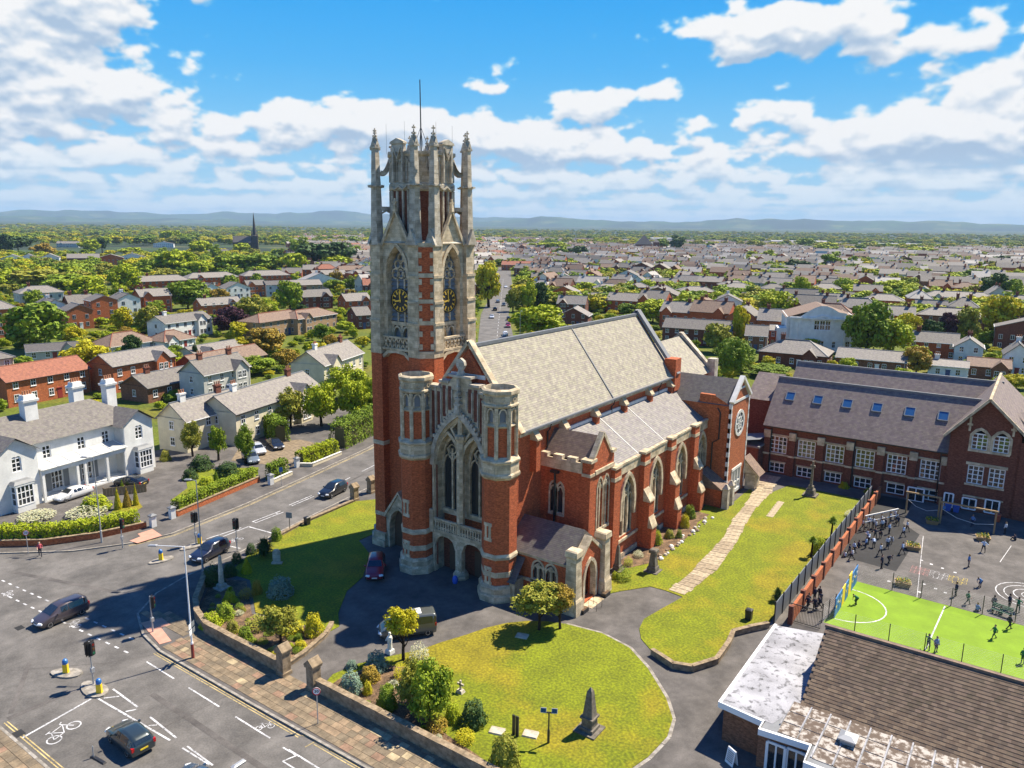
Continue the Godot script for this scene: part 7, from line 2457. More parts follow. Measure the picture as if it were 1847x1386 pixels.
func build_street_furniture():
	var l: Node3D = lamp_post(Vector3(-53.8, 0.12, -31.5), 9.8, -0.96, 2.2, "white_paint", "white street lamp with red foot at the corner pavement")
	var b := MB.new()
	b.lathe(Vector3.ZERO, [[0.135, 0], [0.125, 1.25]], 8)
	part("red_foot", b, mat("foot_red", lin(0.25, 0.04, 0.03), 0.6), l)
	for k in 4:
		b = MB.new()
		b.box(Vector3(-0.45 if k < 2 else 0.02, 2.2 + (k % 2) * 0.55, -0.14 + 0.02 * k), Vector3(0.03 if k < 2 else 0.5, 2.62 + (k % 2) * 0.55, -0.12 + 0.02 * k))
		part("sign_plate", b, M.grey_paint if k < 2 else M.white_paint, l)
	lamp_post(Vector3(-67.1, 0.12, -41.1), 10.0, -0.96, 0.5, "galvanised", "grey street lamp in front of the dark corner shrubs")
	lamp_post(Vector3(-83.1, 0.12, -39.0), 9.9, -0.96, 0.7, "galvanised", "grey street lamp standing before the white villa hedge")
	lamp_post(Vector3(-29.1, 0.12, -16.4), 9.4, PI, 2.2, "white_paint", "street lamp whose white head reaches in at the bottom edge")
	lamp_post(Vector3(-133.0, 0.12, -194.0), 10.0, 0.9, 1.2, "galvanised", "grey street lamp beside the bright trees of the street behind the tower")
	signal_post(Vector3(-56.7, 0.12, -24.9), [-1.2, 1.9], 3.6, "traffic light on the island beside the cycle box")
	signal_post(Vector3(-60.3, 0.12, -31.8), [2.4], 3.4, "traffic light on the church corner in the tower's shadow")
	signal_post(Vector3(-74.4, 0.12, -45.0), [0.3, 2.8], 3.7, "twin-headed traffic light on the side road island")
	signal_post(Vector3(-69.3, 0.12, -46.7), [-2.7, 0.4], 3.6, "twin-headed traffic light beside the navy car")
	signal_post(Vector3(-79.8, 0.12, -39.6), [2.0], 3.4, "traffic light on the red tactile paving by the villa wall")
	island(Vector3(-60.0, 0, -24.4), 2.6, 1.3, 0.5, "small kerbed island with worn top in the main road", "yellow and blue bollard on the small island in mid junction")
	island(Vector3(-56.1, 0, -24.6), 3.0, 1.5, 0.0, "kerbed island with traffic light before the cycle box", "yellow and blue bollard beside the island traffic light", 0.9)
	island(Vector3(-73.6, 0, -40.4), 2.6, 1.3, 1.4, "kerbed island at the mouth of the side road", "yellow and blue bollard at the mouth of the side road")
	island(Vector3(-74.2, 0, -44.6), 3.2, 1.2, 1.5, "kerbed island beside the navy car", "yellow and blue bollard on the island beside the navy car", 0.7)
	disc_sign(Vector3(-38.9, 0.12, -31.8), 0.7, "30", 2.9, "round thirty speed sign on the flagged pavement by the wall")
	disc_sign(Vector3(-86.6, 0.12, -32.9), 1.1, "20", 2.6, "round twenty speed sign in front of the villa hedge wall")
	var n := thing("direction_sign", "small blue sign on a grey post beside the villa pavement", "road sign", Vector3(-82.4, 0.12, -63.0), 1.2)
	b = MB.new()
	b.lathe(Vector3.ZERO, [[0.038, 0], [0.038, 2.7]], 7)
	part("post", b, M.galvanised, n)
	b = MB.new()
	b.box(Vector3(-0.25, 2.1, 0.04), Vector3(0.25, 2.75, 0.06))
	part("plate", b, M.bollard_blue, n)
	n = thing("information_sign", "dark square sign on a post at the tower lawn kerb", "road sign", Vector3(-69.0, 0.12, -53.6), 0.4)
	b = MB.new()
	b.lathe(Vector3.ZERO, [[0.04, 0], [0.04, 2.3]], 7)
	part("post", b, M.black_paint, n)
	b = MB.new()
	b.box(Vector3(-0.38, 1.6, 0.04), Vector3(0.38, 2.3, 0.07))
	part("plate", b, M.grey_paint, n)
	n = thing("lane_marker", "slim marker post on a black rubber lane divider", "marker post", Vector3(-47.9, 0.01, -20.8), 0.1)
	b = MB.new()
	b.ring_stack([[0, 0.75, 0.13], [0.09, 0.68, 0.09]], Vector3.ZERO)
	part("divider", b, M.black_paint, n)
	b = MB.new()
	b.lathe(Vector3(-0.5, 0.08, 0), [[0.05, 0], [0.045, 0.75], [0.02, 0.8]], 8)
	part("post", b, M.galvanised, n)

# ---------- houses ----------
var unit := {}
func unit_mesh(k: String) -> Mesh:
	if unit.has(k):
		return unit[k]
	var b := MB.new()
	if k == "frame":          # 1 m wide, 1 m high sash frame with sill
		for q in [[-0.5, 0, -0.42, 1], [0.42, 0, 0.5, 1], [-0.5, 0, 0.5, 0.06], [-0.5, 0.93, 0.5, 1], [-0.03, 0, 0.03, 1], [-0.5, 0.5, 0.5, 0.55]]:
			b.box(Vector3(q[0], q[1], -0.03), Vector3(q[2], q[3], 0.06))
		b.box(Vector3(-0.56, -0.08, -0.03), Vector3(0.56, 0.0, 0.12))
	elif k == "pane":
		b.box(Vector3(-0.45, 0.04, -0.03), Vector3(0.45, 0.96, 0.02))
	elif k == "small":        # frame and glass together, for windows a few pixels across
		b.col = Color(0.7, 0.7, 0.7)
		b.box(Vector3(-0.5, 0, -0.03), Vector3(0.5, 1, 0.04))
		b.col = Color(0.03, 0.035, 0.04)
		for x in [-0.24, 0.24]:
			b.box(Vector3(x - 0.2, 0.07, 0), Vector3(x + 0.2, 0.93, 0.05))
	elif k == "pot":
		b.lathe(Vector3.ZERO, [[0.13, 0], [0.1, 0.5], [0.13, 0.55], [0.08, 0.55]], 7)
	elif k == "door":
		b.box(Vector3(-0.5, 0, -0.03), Vector3(0.5, 2.1, 0.06))
		b.box(Vector3(-0.6, 2.1, -0.03), Vector3(0.6, 2.25, 0.2))
	unit[k] = b.mesh()
	return unit[k]

func chimney(n: Node, p: Vector3, w: float, h: float, m: Material, pots: int):
	var b := MB.new()
	b.ring_stack([[-1.2, w, 0.32], [h - 0.25, w, 0.32], [h - 0.25, w + 0.1, 0.42], [h, w + 0.1, 0.42]], p)
	var o := part("chimney", b, m, n)
	for i in pots:
		inst("chimney_pot", unit_mesh("pot"), M.pot, o, Transform3D(Basis(), p + Vector3((i - (pots - 1) / 2.0) * w * 1.6 / maxi(1, pots - 1), h, 0)))

func win_row(n: Node, fr: Transform3D, w: float, y: float, count: int, sz: Vector2, lod: int):
	for i in count:
		var x := w * ((i + 0.5) / count - 0.5)
		var t := fr * Transform3D(Basis.from_scale(Vector3(sz.x, sz.y, 1.0)), Vector3(x, y, 0.0))
		if lod == 0:
			var o := inst("window", unit_mesh("frame"), M.white_paint, n, t)
			inst("pane", unit_mesh("pane"), M.glass, o, Transform3D())
		else:
			inst("window", unit_mesh("small"), M.small_window, n, t)

# a house with its front towards local +z; style g: ridge along the front, G: gable to the front, h: hipped
func fill_house(n: Node3D, w: float, d: float, e: float, rise: float, style: String, wall: String, roof: String, chim: int, lod: int):
	var hw := w / 2; var hd := d / 2; var o := 0.35
	var b := MB.new()
	b.box(Vector3(-hw, -0.3, -hd), Vector3(hw, e, hd))
	if style == "g":
		for s in [-1, 1]:
			b.xf = Transform3D(Basis(Vector3.UP, PI / 2), Vector3(s * (hw - 0.1), 0, 0))
			b.plate([Vector2(-hd, e), Vector2(hd, e), Vector2(0, e + rise)], -0.1, 0.1)
	elif style == "G":
		for s in [-1, 1]:
			b.xf = Transform3D(Basis(), Vector3(0, 0, s * (hd - 0.1)))
			b.plate([Vector2(-hw, e), Vector2(hw, e), Vector2(0, e + rise)], -0.1, 0.1)
	b.xf = Transform3D()
	part("wall", b, M[wall], n)
	b = MB.new()
	var R := e + rise
	var k := 0.12
	if style == "G":
		b.xf = Transform3D(Basis(Vector3.UP, PI / 2), Vector3.ZERO)
		var t := hw; hw = hd; hd = t
	if style == "h":
		var rx := maxf(hw - hd * 0.95, 0.05)
		var c := [Vector3(-hw - o, e, hd + o), Vector3(hw + o, e, hd + o), Vector3(hw + o, e, -hd - o), Vector3(-hw - o, e, -hd - o)]
		var r0 := Vector3(-rx, R, 0); var r1 := Vector3(rx, R, 0)
		b.quad(c[0], c[1], r1, r0); b.quad(c[2], c[3], r0, r1); b.tri(c[1], c[2], r1); b.tri(c[3], c[0], r0)
		for i in 4:
			b.quad(c[i] - Vector3(0, k, 0), c[(i + 1) % 4] - Vector3(0, k, 0), c[(i + 1) % 4], c[i])
	else:
		var drop := rise * o / hd
		for s in [-1.0, 1.0]:
			var e0 := Vector3(-hw - o * s * 0.6, e - drop, s * (hd + o)); var e1 := Vector3(hw + o * 0.6, e - drop, s * (hd + o))
			e0.x = -hw - o * 0.6
			var r0 := Vector3(-hw - o * 0.6, R + k, 0); var r1 := Vector3(hw + o * 0.6, R + k, 0)
			if s > 0:
				b.quad(e0, e1, r1, r0)
			else:
				b.quad(e1, e0, r0, r1)
			var dn := Vector3(0, -0.22, 0)
			b.quad(e0 + dn, e1 + dn, e1, e0)
			b.quad(e1 + dn, r1 + dn, r1, e1); b.quad(r0 + dn, e0 + dn, e0, r0)
	var rf := part("roof", b, M[roof], n)
	if lod < 2:
		b = MB.new()
		if style == "G":
			b.xf = Transform3D(Basis(Vector3.UP, PI / 2), Vector3.ZERO)
		var rl := maxf(hw - hd * 0.95, 0.05) if style == "h" else hw + 0.2
		b.box(Vector3(-rl, R - 0.02, -0.13), Vector3(rl, R + 0.2, 0.13))
		if style == "h":
			for s in [-1.0, 1.0]:
				for q in [-1.0, 1.0]:
					b.bar(Vector3(s * rl, R + 0.06, 0), Vector3(s * (hw + o), e + 0.06, q * (hd + o)), 0.22, 0.1)
		part("ridge_tile", b, M.lead if roof != "slate_brown" and roof != "tile_red" else M.tile_red, rf)
		b = MB.new()
		if style == "G":
			b.xf = Transform3D(Basis(Vector3.UP, PI / 2), Vector3.ZERO)
		for s in [-1.0, 1.0]:
			var gy := e - (0.05 if style == "h" else rise * o / hd) - 0.08
			b.bar(Vector3(-hw - 0.2, gy, s * (hd + o + 0.05)), Vector3(hw + 0.2, gy, s * (hd + o + 0.05)), 0.12, 0.11)
			b.tube([Vector3(hw - 0.3, gy, s * (hd + o)), Vector3(hw - 0.3, gy - 0.4, s * (hd + 0.06)), Vector3(hw - 0.3, 0, s * (hd + 0.06))], 0.05, 0.05, 5)
		part("gutter", b, M.black_paint if int(w) % 2 else M.white_paint, rf)
	if style == "G":
		var t := hw; hw = hd; hd = t
	for i in chim:
		var sx := -1.0 if i == 0 else 1.0
		var cx: float = sx * hw * (0.62 if style != "h" else 0.42)
		var white: bool = wall in ["render_white", "render_cream"] and i % 2 == 0
		chimney(n, Vector3(cx if style != "G" else 0.0, R - (0.2 if style != "G" else 0.4), 0.0 if style != "G" else sx * hd * 0.5), 0.55, 1.5, M.render_white if white else M.brick_dark, 3 if lod == 0 else 2)
	if lod > 2:
		return
	if style != "G" and w > 9.0 and int(w * 7.0 + d) % 3 > 0:        # a gabled bay breaking the front
		var gx := (0.25 if int(w * 3.0) % 2 else -0.27) * w
		b = MB.new()
		b.box(Vector3(gx - 1.7, -0.2, hd), Vector3(gx + 1.7, e - 0.1, hd + 0.9))
		b.xf = Transform3D(Basis(), Vector3(gx, 0, hd + 0.8))
		b.plate([Vector2(-1.7, e - 0.1), Vector2(1.7, e - 0.1), Vector2(0, e + 1.5)], -0.1, 0.1)
		var gb := part("gable_bay", b, M[wall], n)
		b = MB.new()
		for s in [-1.0, 1.0]:
			var p := [Vector3(gx + s * 2.05, e - 0.42, hd + 1.2), Vector3(gx + s * 2.05, e - 0.42, hd - 1.0), Vector3(gx, e + 1.65, hd - minf(2.6, hd)), Vector3(gx, e + 1.65, hd + 1.2)]
			if s < 0:
				p.reverse()
			b.quad(p[0], p[1], p[2], p[3])
		part("bay_roof", b, M[roof], gb)
		for y in ([0.8, 3.4] if e > 4.4 else [0.9]):
			win_row(gb, frame(Vector3(gx, 0, hd + 0.9), Vector3.RIGHT), 2.6, y, 2, Vector2(1.05, 1.5), lod)
	var rows := [0.9, 3.5] if e > 4.4 else [1.0]
	if e > 7.8:
		rows.append(6.2)
	var nf := maxi(2, int(w / 3.0)); var ns := maxi(1, int(d / 4.2))
	for y in rows:
		win_row(n, frame(Vector3(0, 0, hd), Vector3.RIGHT), w, y, nf, Vector2(1.05, 1.45), lod)
		win_row(n, frame(Vector3(hw, 0, 0), Vector3(0, 0, -1)), d, y, ns, Vector2(0.95, 1.35), lod)
		win_row(n, frame(Vector3(-hw, 0, 0), Vector3(0, 0, 1)), d, y, ns, Vector2(0.95, 1.35), lod)
	inst("door", unit_mesh("door"), M[["door_blue", "door_red", "white_paint"][int(absf(n.position.x)) % 3]], n, frame(Vector3(hw / nf * (0.0 if nf % 2 == 0 else 1.0), 0, hd), Vector3.RIGHT))

const WALLS := {"b": ["brick", "red brick"], "d": ["brick_dark", "dark brick"], "o": ["brick_orange", "orange brick"], "n": ["brick_brown", "brown brick"], "u": ["brick_buff", "buff brick"], "w": ["render_white", "white"], "c": ["render_cream", "cream"], "g": ["render_grey", "grey rendered"], "e": ["render_blue", "pale blue-white"]}
const ROOFS := {"grey": ["slate_grey", "grey"], "light": ["slate_light", "pale grey"], "dark": ["slate_dark", "dark"], "brown": ["slate_brown", "brown"], "red": ["tile_red", "red"], "white": ["slate_white", "whitish"]}
const MARKS := [["the white villa", -104.0, -48.0], ["the church tower", -55.0, -61.0], ["the school", -19.0, -116.0], ["the white hall with the curved gable", -54.0, -240.0], ["the far slim spire", -955.0, -706.0], ["the dark steep-roofed far church", -577.0, -1214.0], ["the long brown-roofed shed", -163.7, -109.6], ["the purple-leaved tree", -218.6, -150.2], ["the red-roofed long block", -251.0, -390.0], ["the long grey villa", -23.0, -320.0]]

func name_by_place(list: Array, noun: String):       # [node, x, z, look] -> a label that says which one
	for q in list:
		var best := 0; var bd := 1e9
		for i in MARKS.size():
			var d := Vector2(q[1] - MARKS[i][1], q[2] - MARKS[i][2]).length()
			if d < bd:
				bd = d; best = i
		var rank := 1
		for p in list:
			if p[0] != q[0] and Vector2(p[1] - MARKS[best][1], p[2] - MARKS[best][2]).length() < bd:
				rank += 1
		var ow: String = ["", "", "second ", "third ", "fourth ", "fifth ", "sixth "][rank] if rank < 7 else "%d%s " % [rank, ["th", "st", "nd", "rd"][rank % 10] if rank % 10 < 4 and not rank % 100 in [11, 12, 13] else "th"]
		q[0].set_meta("label", "%s %s, %snearest one to %s" % [q[3], noun, ow, MARKS[best][0]])

var town := []
func town_house(q: Array, lod: int):
	var turn := deg_to_rad(q[2])
	var wl: Array = WALLS[q[8]]; var rf: Array = ROOFS[q[9]]
	var n := thing("house", "", "house", Vector3(q[0], 0.0, q[1]), turn, "houses of the town")
	fill_house(n, q[3], q[4], q[5], q[6], q[7], wl[0], rf[0], q[10], lod)
	town.append([n, q[0], q[1], "%s-roofed %s" % [rf[1], wl[1]]])

func far_from(x: float, z: float, list: Array, d: float) -> bool:
	for q in list:
		if absf(q[0] - x) < d and absf(q[1] - z) < d:
			return false
	return true

func off_road(x: float, z: float, d: float) -> bool:
	for i in range(ROAD.size() - 1):
		if Geometry2D.get_closest_point_to_segment(Vector2(x, z), Vector2(ROAD[i][0], ROAD[i][1]), Vector2(ROAD[i + 1][0], ROAD[i + 1][1])).distance_to(Vector2(x, z)) < d:
			return false
	return true

func in_view(x: float, z: float, slack := 36.5) -> bool:
	return absf(wrapf(rad_to_deg(atan2(-x, -z)) - 35.0, -180, 180)) < slack and z < 0

func build_town():
	mat("small_window", Color.WHITE, 0.25).vertex_color_use_as_albedo = true
	mat("door_blue", lin(0.05, 0.08, 0.2), 0.5)
	mat("door_red", lin(0.25, 0.03, 0.03), 0.5)
	var hs: Array = HOUSES
	for q in hs:
		var dist := Vector2(q[0], q[1]).length()
		town_house(q, 0 if dist < 260 else 1)
	# terraces in rows on the right, mixed streets on the left
	var r := RandomNumberGenerator.new()
	r.seed = 77
	var placed := hs.duplicate()
	var trees: Array = TREES
	var made := 0
	var small := []
	for row in 40:
		var z := -250.0 - row * 29.0 - row * row * 0.42
		var x := z * 1.45
		var wl: String = "bdnbdogwdbeb"[r.randi() % 12]
		while x < 160.0 - z * 0.05:
			var w := r.randf_range(10.0, 19.0) if row < 22 else r.randf_range(14.0, 30.0)
			x += w * 0.5 + 0.4
			if r.randf() < 0.16:
				x += r.randf_range(6, 18)
				wl = "bdnbdogwdbeb"[r.randi() % 12]
			if r.randf() < 0.25:
				wl = "bdnbdogwdbeb"[r.randi() % 12]
			var left: bool = x < z * 0.78
			var zz := z + (r.randf_range(-9, 9) if left else r.randf_range(-1.0, 1.0)) + x * 0.12
			if in_view(x, zz, 35.5) and off_road(x, zz, 17.0) and far_from(x, zz, placed, 17.0 if row < 18 else 14.0) and far_from(x, zz, trees, 7.0) and r.randf() < (0.82 if left else 0.78):
				var q := [x, zz, int(r.randf_range(45, 85)) if left else int(r.randf_range(4, 14)) + 90 * int(r.randf() < 0.12), w if not left else r.randf_range(11, 20), r.randf_range(8.0, 11.0), r.randf_range(5.4, 7.4), r.randf_range(2.6, 3.8), "gggGh"[r.randi() % 5] if not left else "gGh"[r.randi() % 3], wl, ["light", "grey", "white", "light", "brown", "grey", "brown", "dark", "red"][r.randi() % (7 if not left else 9)], 1 + r.randi() % 2]
				if made < 175:
					town_house(q, 1 if row < 9 else 2)
					made += 1
				else:
					small.append(q)
			x += w * 0.5
	name_by_place(town, "house")
	# the rest of the town, too far to tell apart
	var groups := {}
	for q in small:
		var key: String = q[8] + q[9]
		if not groups.has(key):
			groups[key] = []
		groups[key].append(q)
	var far := Node3D.new()
	far.name = uniq("far_rooftops")
	far.set_meta("kind", "stuff")
	far.set_meta("label", "rows of distant rooftops towards the plain")
	add_child(far)
	var bw := {}; var br := {}
	for q in small:
		var a: String = WALLS[q[8]][0]; var c: String = ROOFS[q[9]][0]
		if not bw.has(a):
			bw[a] = MB.new()
		if not br.has(c):
			br[c] = MB.new()
		var t := Transform3D(Basis(Vector3.UP, deg_to_rad(q[2])), Vector3(q[0], 0, q[1]))
		var w: MB = bw[a]; var f: MB = br[c]
		w.xf = t; f.xf = t
		var hw: float = q[3] / 2; var hd: float = q[4] / 2; var e: float = q[5]; var R: float = e + q[6]
		w.box(Vector3(-hw, -0.3, -hd), Vector3(hw, e, hd))
		w.tri(Vector3(hw, e, hd), Vector3(hw, e, -hd), Vector3(hw, R - 0.1, 0)); w.tri(Vector3(-hw, e, -hd), Vector3(-hw, e, hd), Vector3(-hw, R - 0.1, 0))
		w.box(Vector3(hw * 0.7 - 0.5, R - 0.6, -0.35), Vector3(hw * 0.7 + 0.5, R + 1.2, 0.35))
		f.quad(Vector3(-hw - 0.3, e - 0.2, hd + 0.3), Vector3(hw + 0.3, e - 0.2, hd + 0.3), Vector3(hw + 0.3, R, 0), Vector3(-hw - 0.3, R, 0))
		f.quad(Vector3(hw + 0.3, e - 0.2, -hd - 0.3), Vector3(-hw - 0.3, e - 0.2, -hd - 0.3), Vector3(-hw - 0.3, R, 0), Vector3(hw + 0.3, R, 0))
	for a in bw:
		part("far_wall", bw[a], M[a], far).set_meta("kind", "stuff")
	for a in br:
		part("far_roof", br[a], M[a], far).set_meta("kind", "stuff")
	special_buildings()

func special_buildings():
	# white hall with a curved gable
	var n := thing("theatre", "white hall with a curved gable front and brown roof behind the school", "hall", Vector3(-53.4, 0, -236.5), 0.35)
	var b := MB.new()
	b.box(Vector3(-10, -0.2, -20), Vector3(10, 10.0, -0.6))
	b.wall(-9.0, 9.0, 0, [[-9, 10.2], [-6.4, 10.2], [-6.4, 11.6], [-4.2, 11.9], [-2.4, 13.0], [-0.8, 13.6], [0.8, 13.6], [2.4, 13.0], [4.2, 11.9], [6.4, 11.6], [6.4, 10.2], [9, 10.2]], [{x = 0.0, w = 4.6, y = 6.4, s = 8.8, a = 9.6}, {x = -7.4, w = 1.2, y = 1.2, s = 3.4, a = 3.4}, {x = -3.6, w = 0.9, y = 1.2, s = 3.2, a = 3.2}, {x = 0.0, w = 1.8, y = 1.2, s = 3.2, a = 3.2}, {x = 3.6, w = 0.9, y = 1.2, s = 3.2, a = 3.2}, {x = 7.4, w = 1.2, y = 1.2, s = 3.4, a = 3.4}], 0.4)
	for x in [-8.7, -6.2, 6.2, 8.7]:
		b.box(Vector3(x - 0.35, 0, 0), Vector3(x + 0.35, 9.6, 0.35))
	b.box(Vector3(-9.2, 9.6, -0.3), Vector3(9.2, 10.1, 0.6))
	b.box(Vector3(-12.5, 0, -9), Vector3(-9, 6.5, -0.8)); b.box(Vector3(9, 0, -9), Vector3(11.5, 6.5, -0.8))
	b.strip([Vector2(-3.4, 9.2), Vector2(-1.8, 10.2), Vector2(0, 10.6), Vector2(1.8, 10.2), Vector2(3.4, 9.2)], 0.5, 0.0, 0.45)
	part("facade", b, M.render_white, n)
	b = MB.new()
	b.quad(Vector3(-10.4, 9.8, -0.6), Vector3(-10.4, 9.8, -20.4), Vector3(0, 13.2, -20.4), Vector3(0, 13.2, -0.6))
	b.quad(Vector3(10.4, 9.8, -20.4), Vector3(10.4, 9.8, -0.6), Vector3(0, 13.2, -0.6), Vector3(0, 13.2, -20.4))
	part("roof", b, M.slate_brown, n)
	for q in [[0.0, 6.4, 4.6, 2.9], [-7.4, 1.2, 1.2, 2.2], [-3.6, 1.2, 0.9, 2.0], [0.0, 1.2, 1.8, 2.0], [3.6, 1.2, 0.9, 2.0], [7.4, 1.2, 1.2, 2.2]]:
		win_row(n, frame(Vector3(q[0], 0, -0.3), Vector3.RIGHT), q[2], q[1], 3 if q[2] > 4 else 1, Vector2(q[2] / (3 if q[2] > 4 else 1), q[3]), 0)
	# far church with a slim spire
	n = thing("spire_church", "far dark stone church with a slim spire above the trees", "church", Vector3(-955, 0, -706), 0.9)
	b = MB.new()
	b.box(Vector3(-4, 0, -4), Vector3(4, 20, 4))
	b.lathe(Vector3.ZERO, [[4.4, 20], [4.4, 21], [3.2, 22], [0.15, 54]], 8, PI / 8)
	for s in [[-1, -1], [1, -1], [1, 1], [-1, 1]]:
		b.lathe(Vector3(s[0] * 3.8, 0, s[1] * 3.8), [[1.0, 0], [0.8, 22], [0.02, 30]], 6)
	part("spire", b, M.dark_stone, n)
	b = MB.new()
	b.box(Vector3(-30, 0, -6), Vector3(-4, 12, 6))
	b.xf = Transform3D(Basis(Vector3.UP, PI / 2), Vector3(-4.2, 0, 0))
	b.plate([Vector2(-6.5, 0), Vector2(6.5, 0), Vector2(6.5, 12), Vector2(0, 21), Vector2(-6.5, 12)], -0.4, 0.4)
	part("nave_wall", b, M.dark_stone, n)
	b = MB.new()
	for s in [-1.0, 1.0]:
		var p := [Vector3(-30, 11.5, s * 6.6), Vector3(-4, 11.5, s * 6.6), Vector3(-4, 20.5, 0), Vector3(-30, 20.5, 0)]
		if s < 0:
			p.reverse()
		b.quad(p[0], p[1], p[2], p[3])
	part("roof", b, M.slate_dark, n)
	n = thing("steep_roofed_church", "far dark church with a steep pyramid-like roof among pale terraces", "church", Vector3(-577, 0, -1214), 0.5)
	b = MB.new()
	b.box(Vector3(-14, 0, -12), Vector3(14, 11, 12))
	b.box(Vector3(16, 0, -5), Vector3(26, 15, 5))
	part("wall", b, M.brick_dark, n)
	b = MB.new()
	b.ring_stack([[11, 15, 13], [26, 1.0, 3.0]], Vector3.ZERO)
	b.ring_stack([[15, 5.6, 5.6], [20, 0.2, 0.2]], Vector3(21, 0, 0))
	part("roof", b, M.slate_dark, n)

func build_villas():
	var a := deg_to_rad(99.0)
	var n := thing("white_villa", "long white villa with verandah, gabled wings and three tall chimneys", "villa", Vector3(-101.5, 0.1, -40.9), a)
	var b := MB.new()
	b.xf = Transform3D(Basis(), Vector3(0, 0, -2.2))
	var ops := []
	for x in [2.6, 7.4, 11.0]:
		ops.append({x = x, w = 1.15, y = 4.9, s = 6.6, a = 6.6})
	for x in [3.6, 7.8]:
		ops.append({x = x, w = 1.6, y = 0.5, s = 3.0, a = 3.0})
	b.wall(-0.2, 12.5, 0, [[-0.2, 7.4], [12.5, 7.4]], ops, 0.2)
	b.xf = Transform3D()
	b.box(Vector3(-4.9, 0, -12), Vector3(16.8, 7.3, -2.6))
	for q in [[-5.2, 0.0, -2.6], [12.3, 16.9, 14.6]]:
		b.xf = Transform3D(Basis(), Vector3(0, 0, 0))
		var wo := [{x = (q[0] + q[1]) / 2, w = 1.2, y = 4.9, s = 6.5, a = 6.75}]
		b.wall(q[0], q[1], 0, [[q[0], 7.4], [(q[0] + q[1]) / 2, 9.0], [q[1], 7.4]], wo, 0.2)
		b.box(Vector3(q[0], 0, -2.7), Vector3(q[1], 7.4, -0.25))
		b.xf = frame(Vector3(q[1], 0, 0), Vector3(0, 0, -1))
		b.wall(0, 2.6, 0, [[0, 7.4], [2.6, 7.4]], [], 0.1)
		b.xf = frame(Vector3(q[0], 0, -2.6), Vector3(0, 0, 1))
		b.wall(0, 2.6, 0, [[0, 7.4], [2.6, 7.4]], [], 0.1)
		b.xf = Transform3D()
		b.box(Vector3((q[0] + q[1]) / 2 - 1.1, 0, 0.02), Vector3((q[0] + q[1]) / 2 + 1.1, 0.9, 1.1))
		b.box(Vector3((q[0] + q[1]) / 2 - 1.2, 3.35, 0.02), Vector3((q[0] + q[1]) / 2 + 1.2, 3.6, 1.2))
	for x in [0.3, 4.9, 6.0, 9.2, 12.0]:
		b.box(Vector3(x - 0.16, 0, 0.0), Vector3(x + 0.16, 4.1, 0.32))
	b.box(Vector3(0.1, 3.7, 0.02), Vector3(12.2, 4.3, 0.3))
	b.box(Vector3(0.1, 0, -2.2), Vector3(12.2, 0.25, 0.3))
	var w := part("wall", b, M.render_white, n)
	for x in [2.6, 7.4, 11.0]:
		sash(w, frame(Vector3(x, 4.9, -2.3), Vector3.RIGHT), 1.1, 1.7, 2, 3)
	for x in [3.6, 7.8]:
		sash(w, frame(Vector3(x, 0.5, -2.3), Vector3.RIGHT), 1.55, 2.5, 3, 3)
	for x in [-2.6, 14.6]:
		sash(w, frame(Vector3(x, 4.9, -0.1), Vector3.RIGHT), 1.15, 1.7, 2, 3)
		sash(w, frame(Vector3(x, 0.9, 1.12), Vector3.RIGHT), 2.0, 2.45, 4, 3)
		sash(w, frame(Vector3(x - 1.1, 0.9, 0.55), Vector3(0, 0, 1)), 0.9, 2.45, 1, 3)
		sash(w, frame(Vector3(x + 1.1, 0.9, 0.55), Vector3(0, 0, -1)), 0.9, 2.45, 1, 3)
		b = MB.new()
		b.ring_stack([[3.6, 1.35, 0.75], [3.95, 1.0, 0.4]], Vector3(x, 0, 0.5))
		part("bay_roof", b, M.lead, w)
	for x in [3.6, 7.8]:
		for s in [-1.0, 1.0]:
			b = MB.new()
			b.box(Vector3(x + s * 1.2 - 0.35, 0.5, -2.18), Vector3(x + s * 1.2 + 0.35, 3.0, -2.1))
			part("shutter", b, M.grey_paint, w)
	b = MB.new()
	b.quad(Vector3(0.0, 4.35, 0.6), Vector3(12.3, 4.35, 0.6), Vector3(12.3, 5.0, -2.15), Vector3(0.0, 5.0, -2.15))
	var vr := part("verandah_roof", b, M.render_grey, n)
	for i in 7:
		b = MB.new()
		b.bar(Vector3(0.2 + i * 1.98, 4.38, 0.6), Vector3(0.2 + i * 1.98, 5.03, -2.15), 0.08, 0.08)
		part("glazing_bar", b, M.white_paint, vr)
	b = MB.new()
	var R := 10.4
	var c := [Vector3(-5.6, 7.35, -1.7), Vector3(17.3, 7.35, -1.7), Vector3(17.3, 7.35, -12.5), Vector3(-5.6, 7.35, -12.5)]
	b.quad(c[0], c[1], Vector3(12.5, R, -7), Vector3(-0.5, R, -7)); b.quad(c[2], c[3], Vector3(-0.5, R, -7), Vector3(12.5, R, -7)); b.tri(c[1], c[2], Vector3(12.5, R, -7)); b.tri(c[3], c[0], Vector3(-0.5, R, -7))
	for x in [-2.6, 14.6]:
		for s in [-1.0, 1.0]:
			var p := [Vector3(x + s * 2.9, 7.15, 0.45), Vector3(x + s * 2.9, 7.15, -4.5), Vector3(x, 9.2, -4.5), Vector3(x, 9.2, 0.45)]
			if s < 0:
				p.reverse()
			b.quad(p[0], p[1], p[2], p[3])
	part("roof", b, M.slate_grey, n)
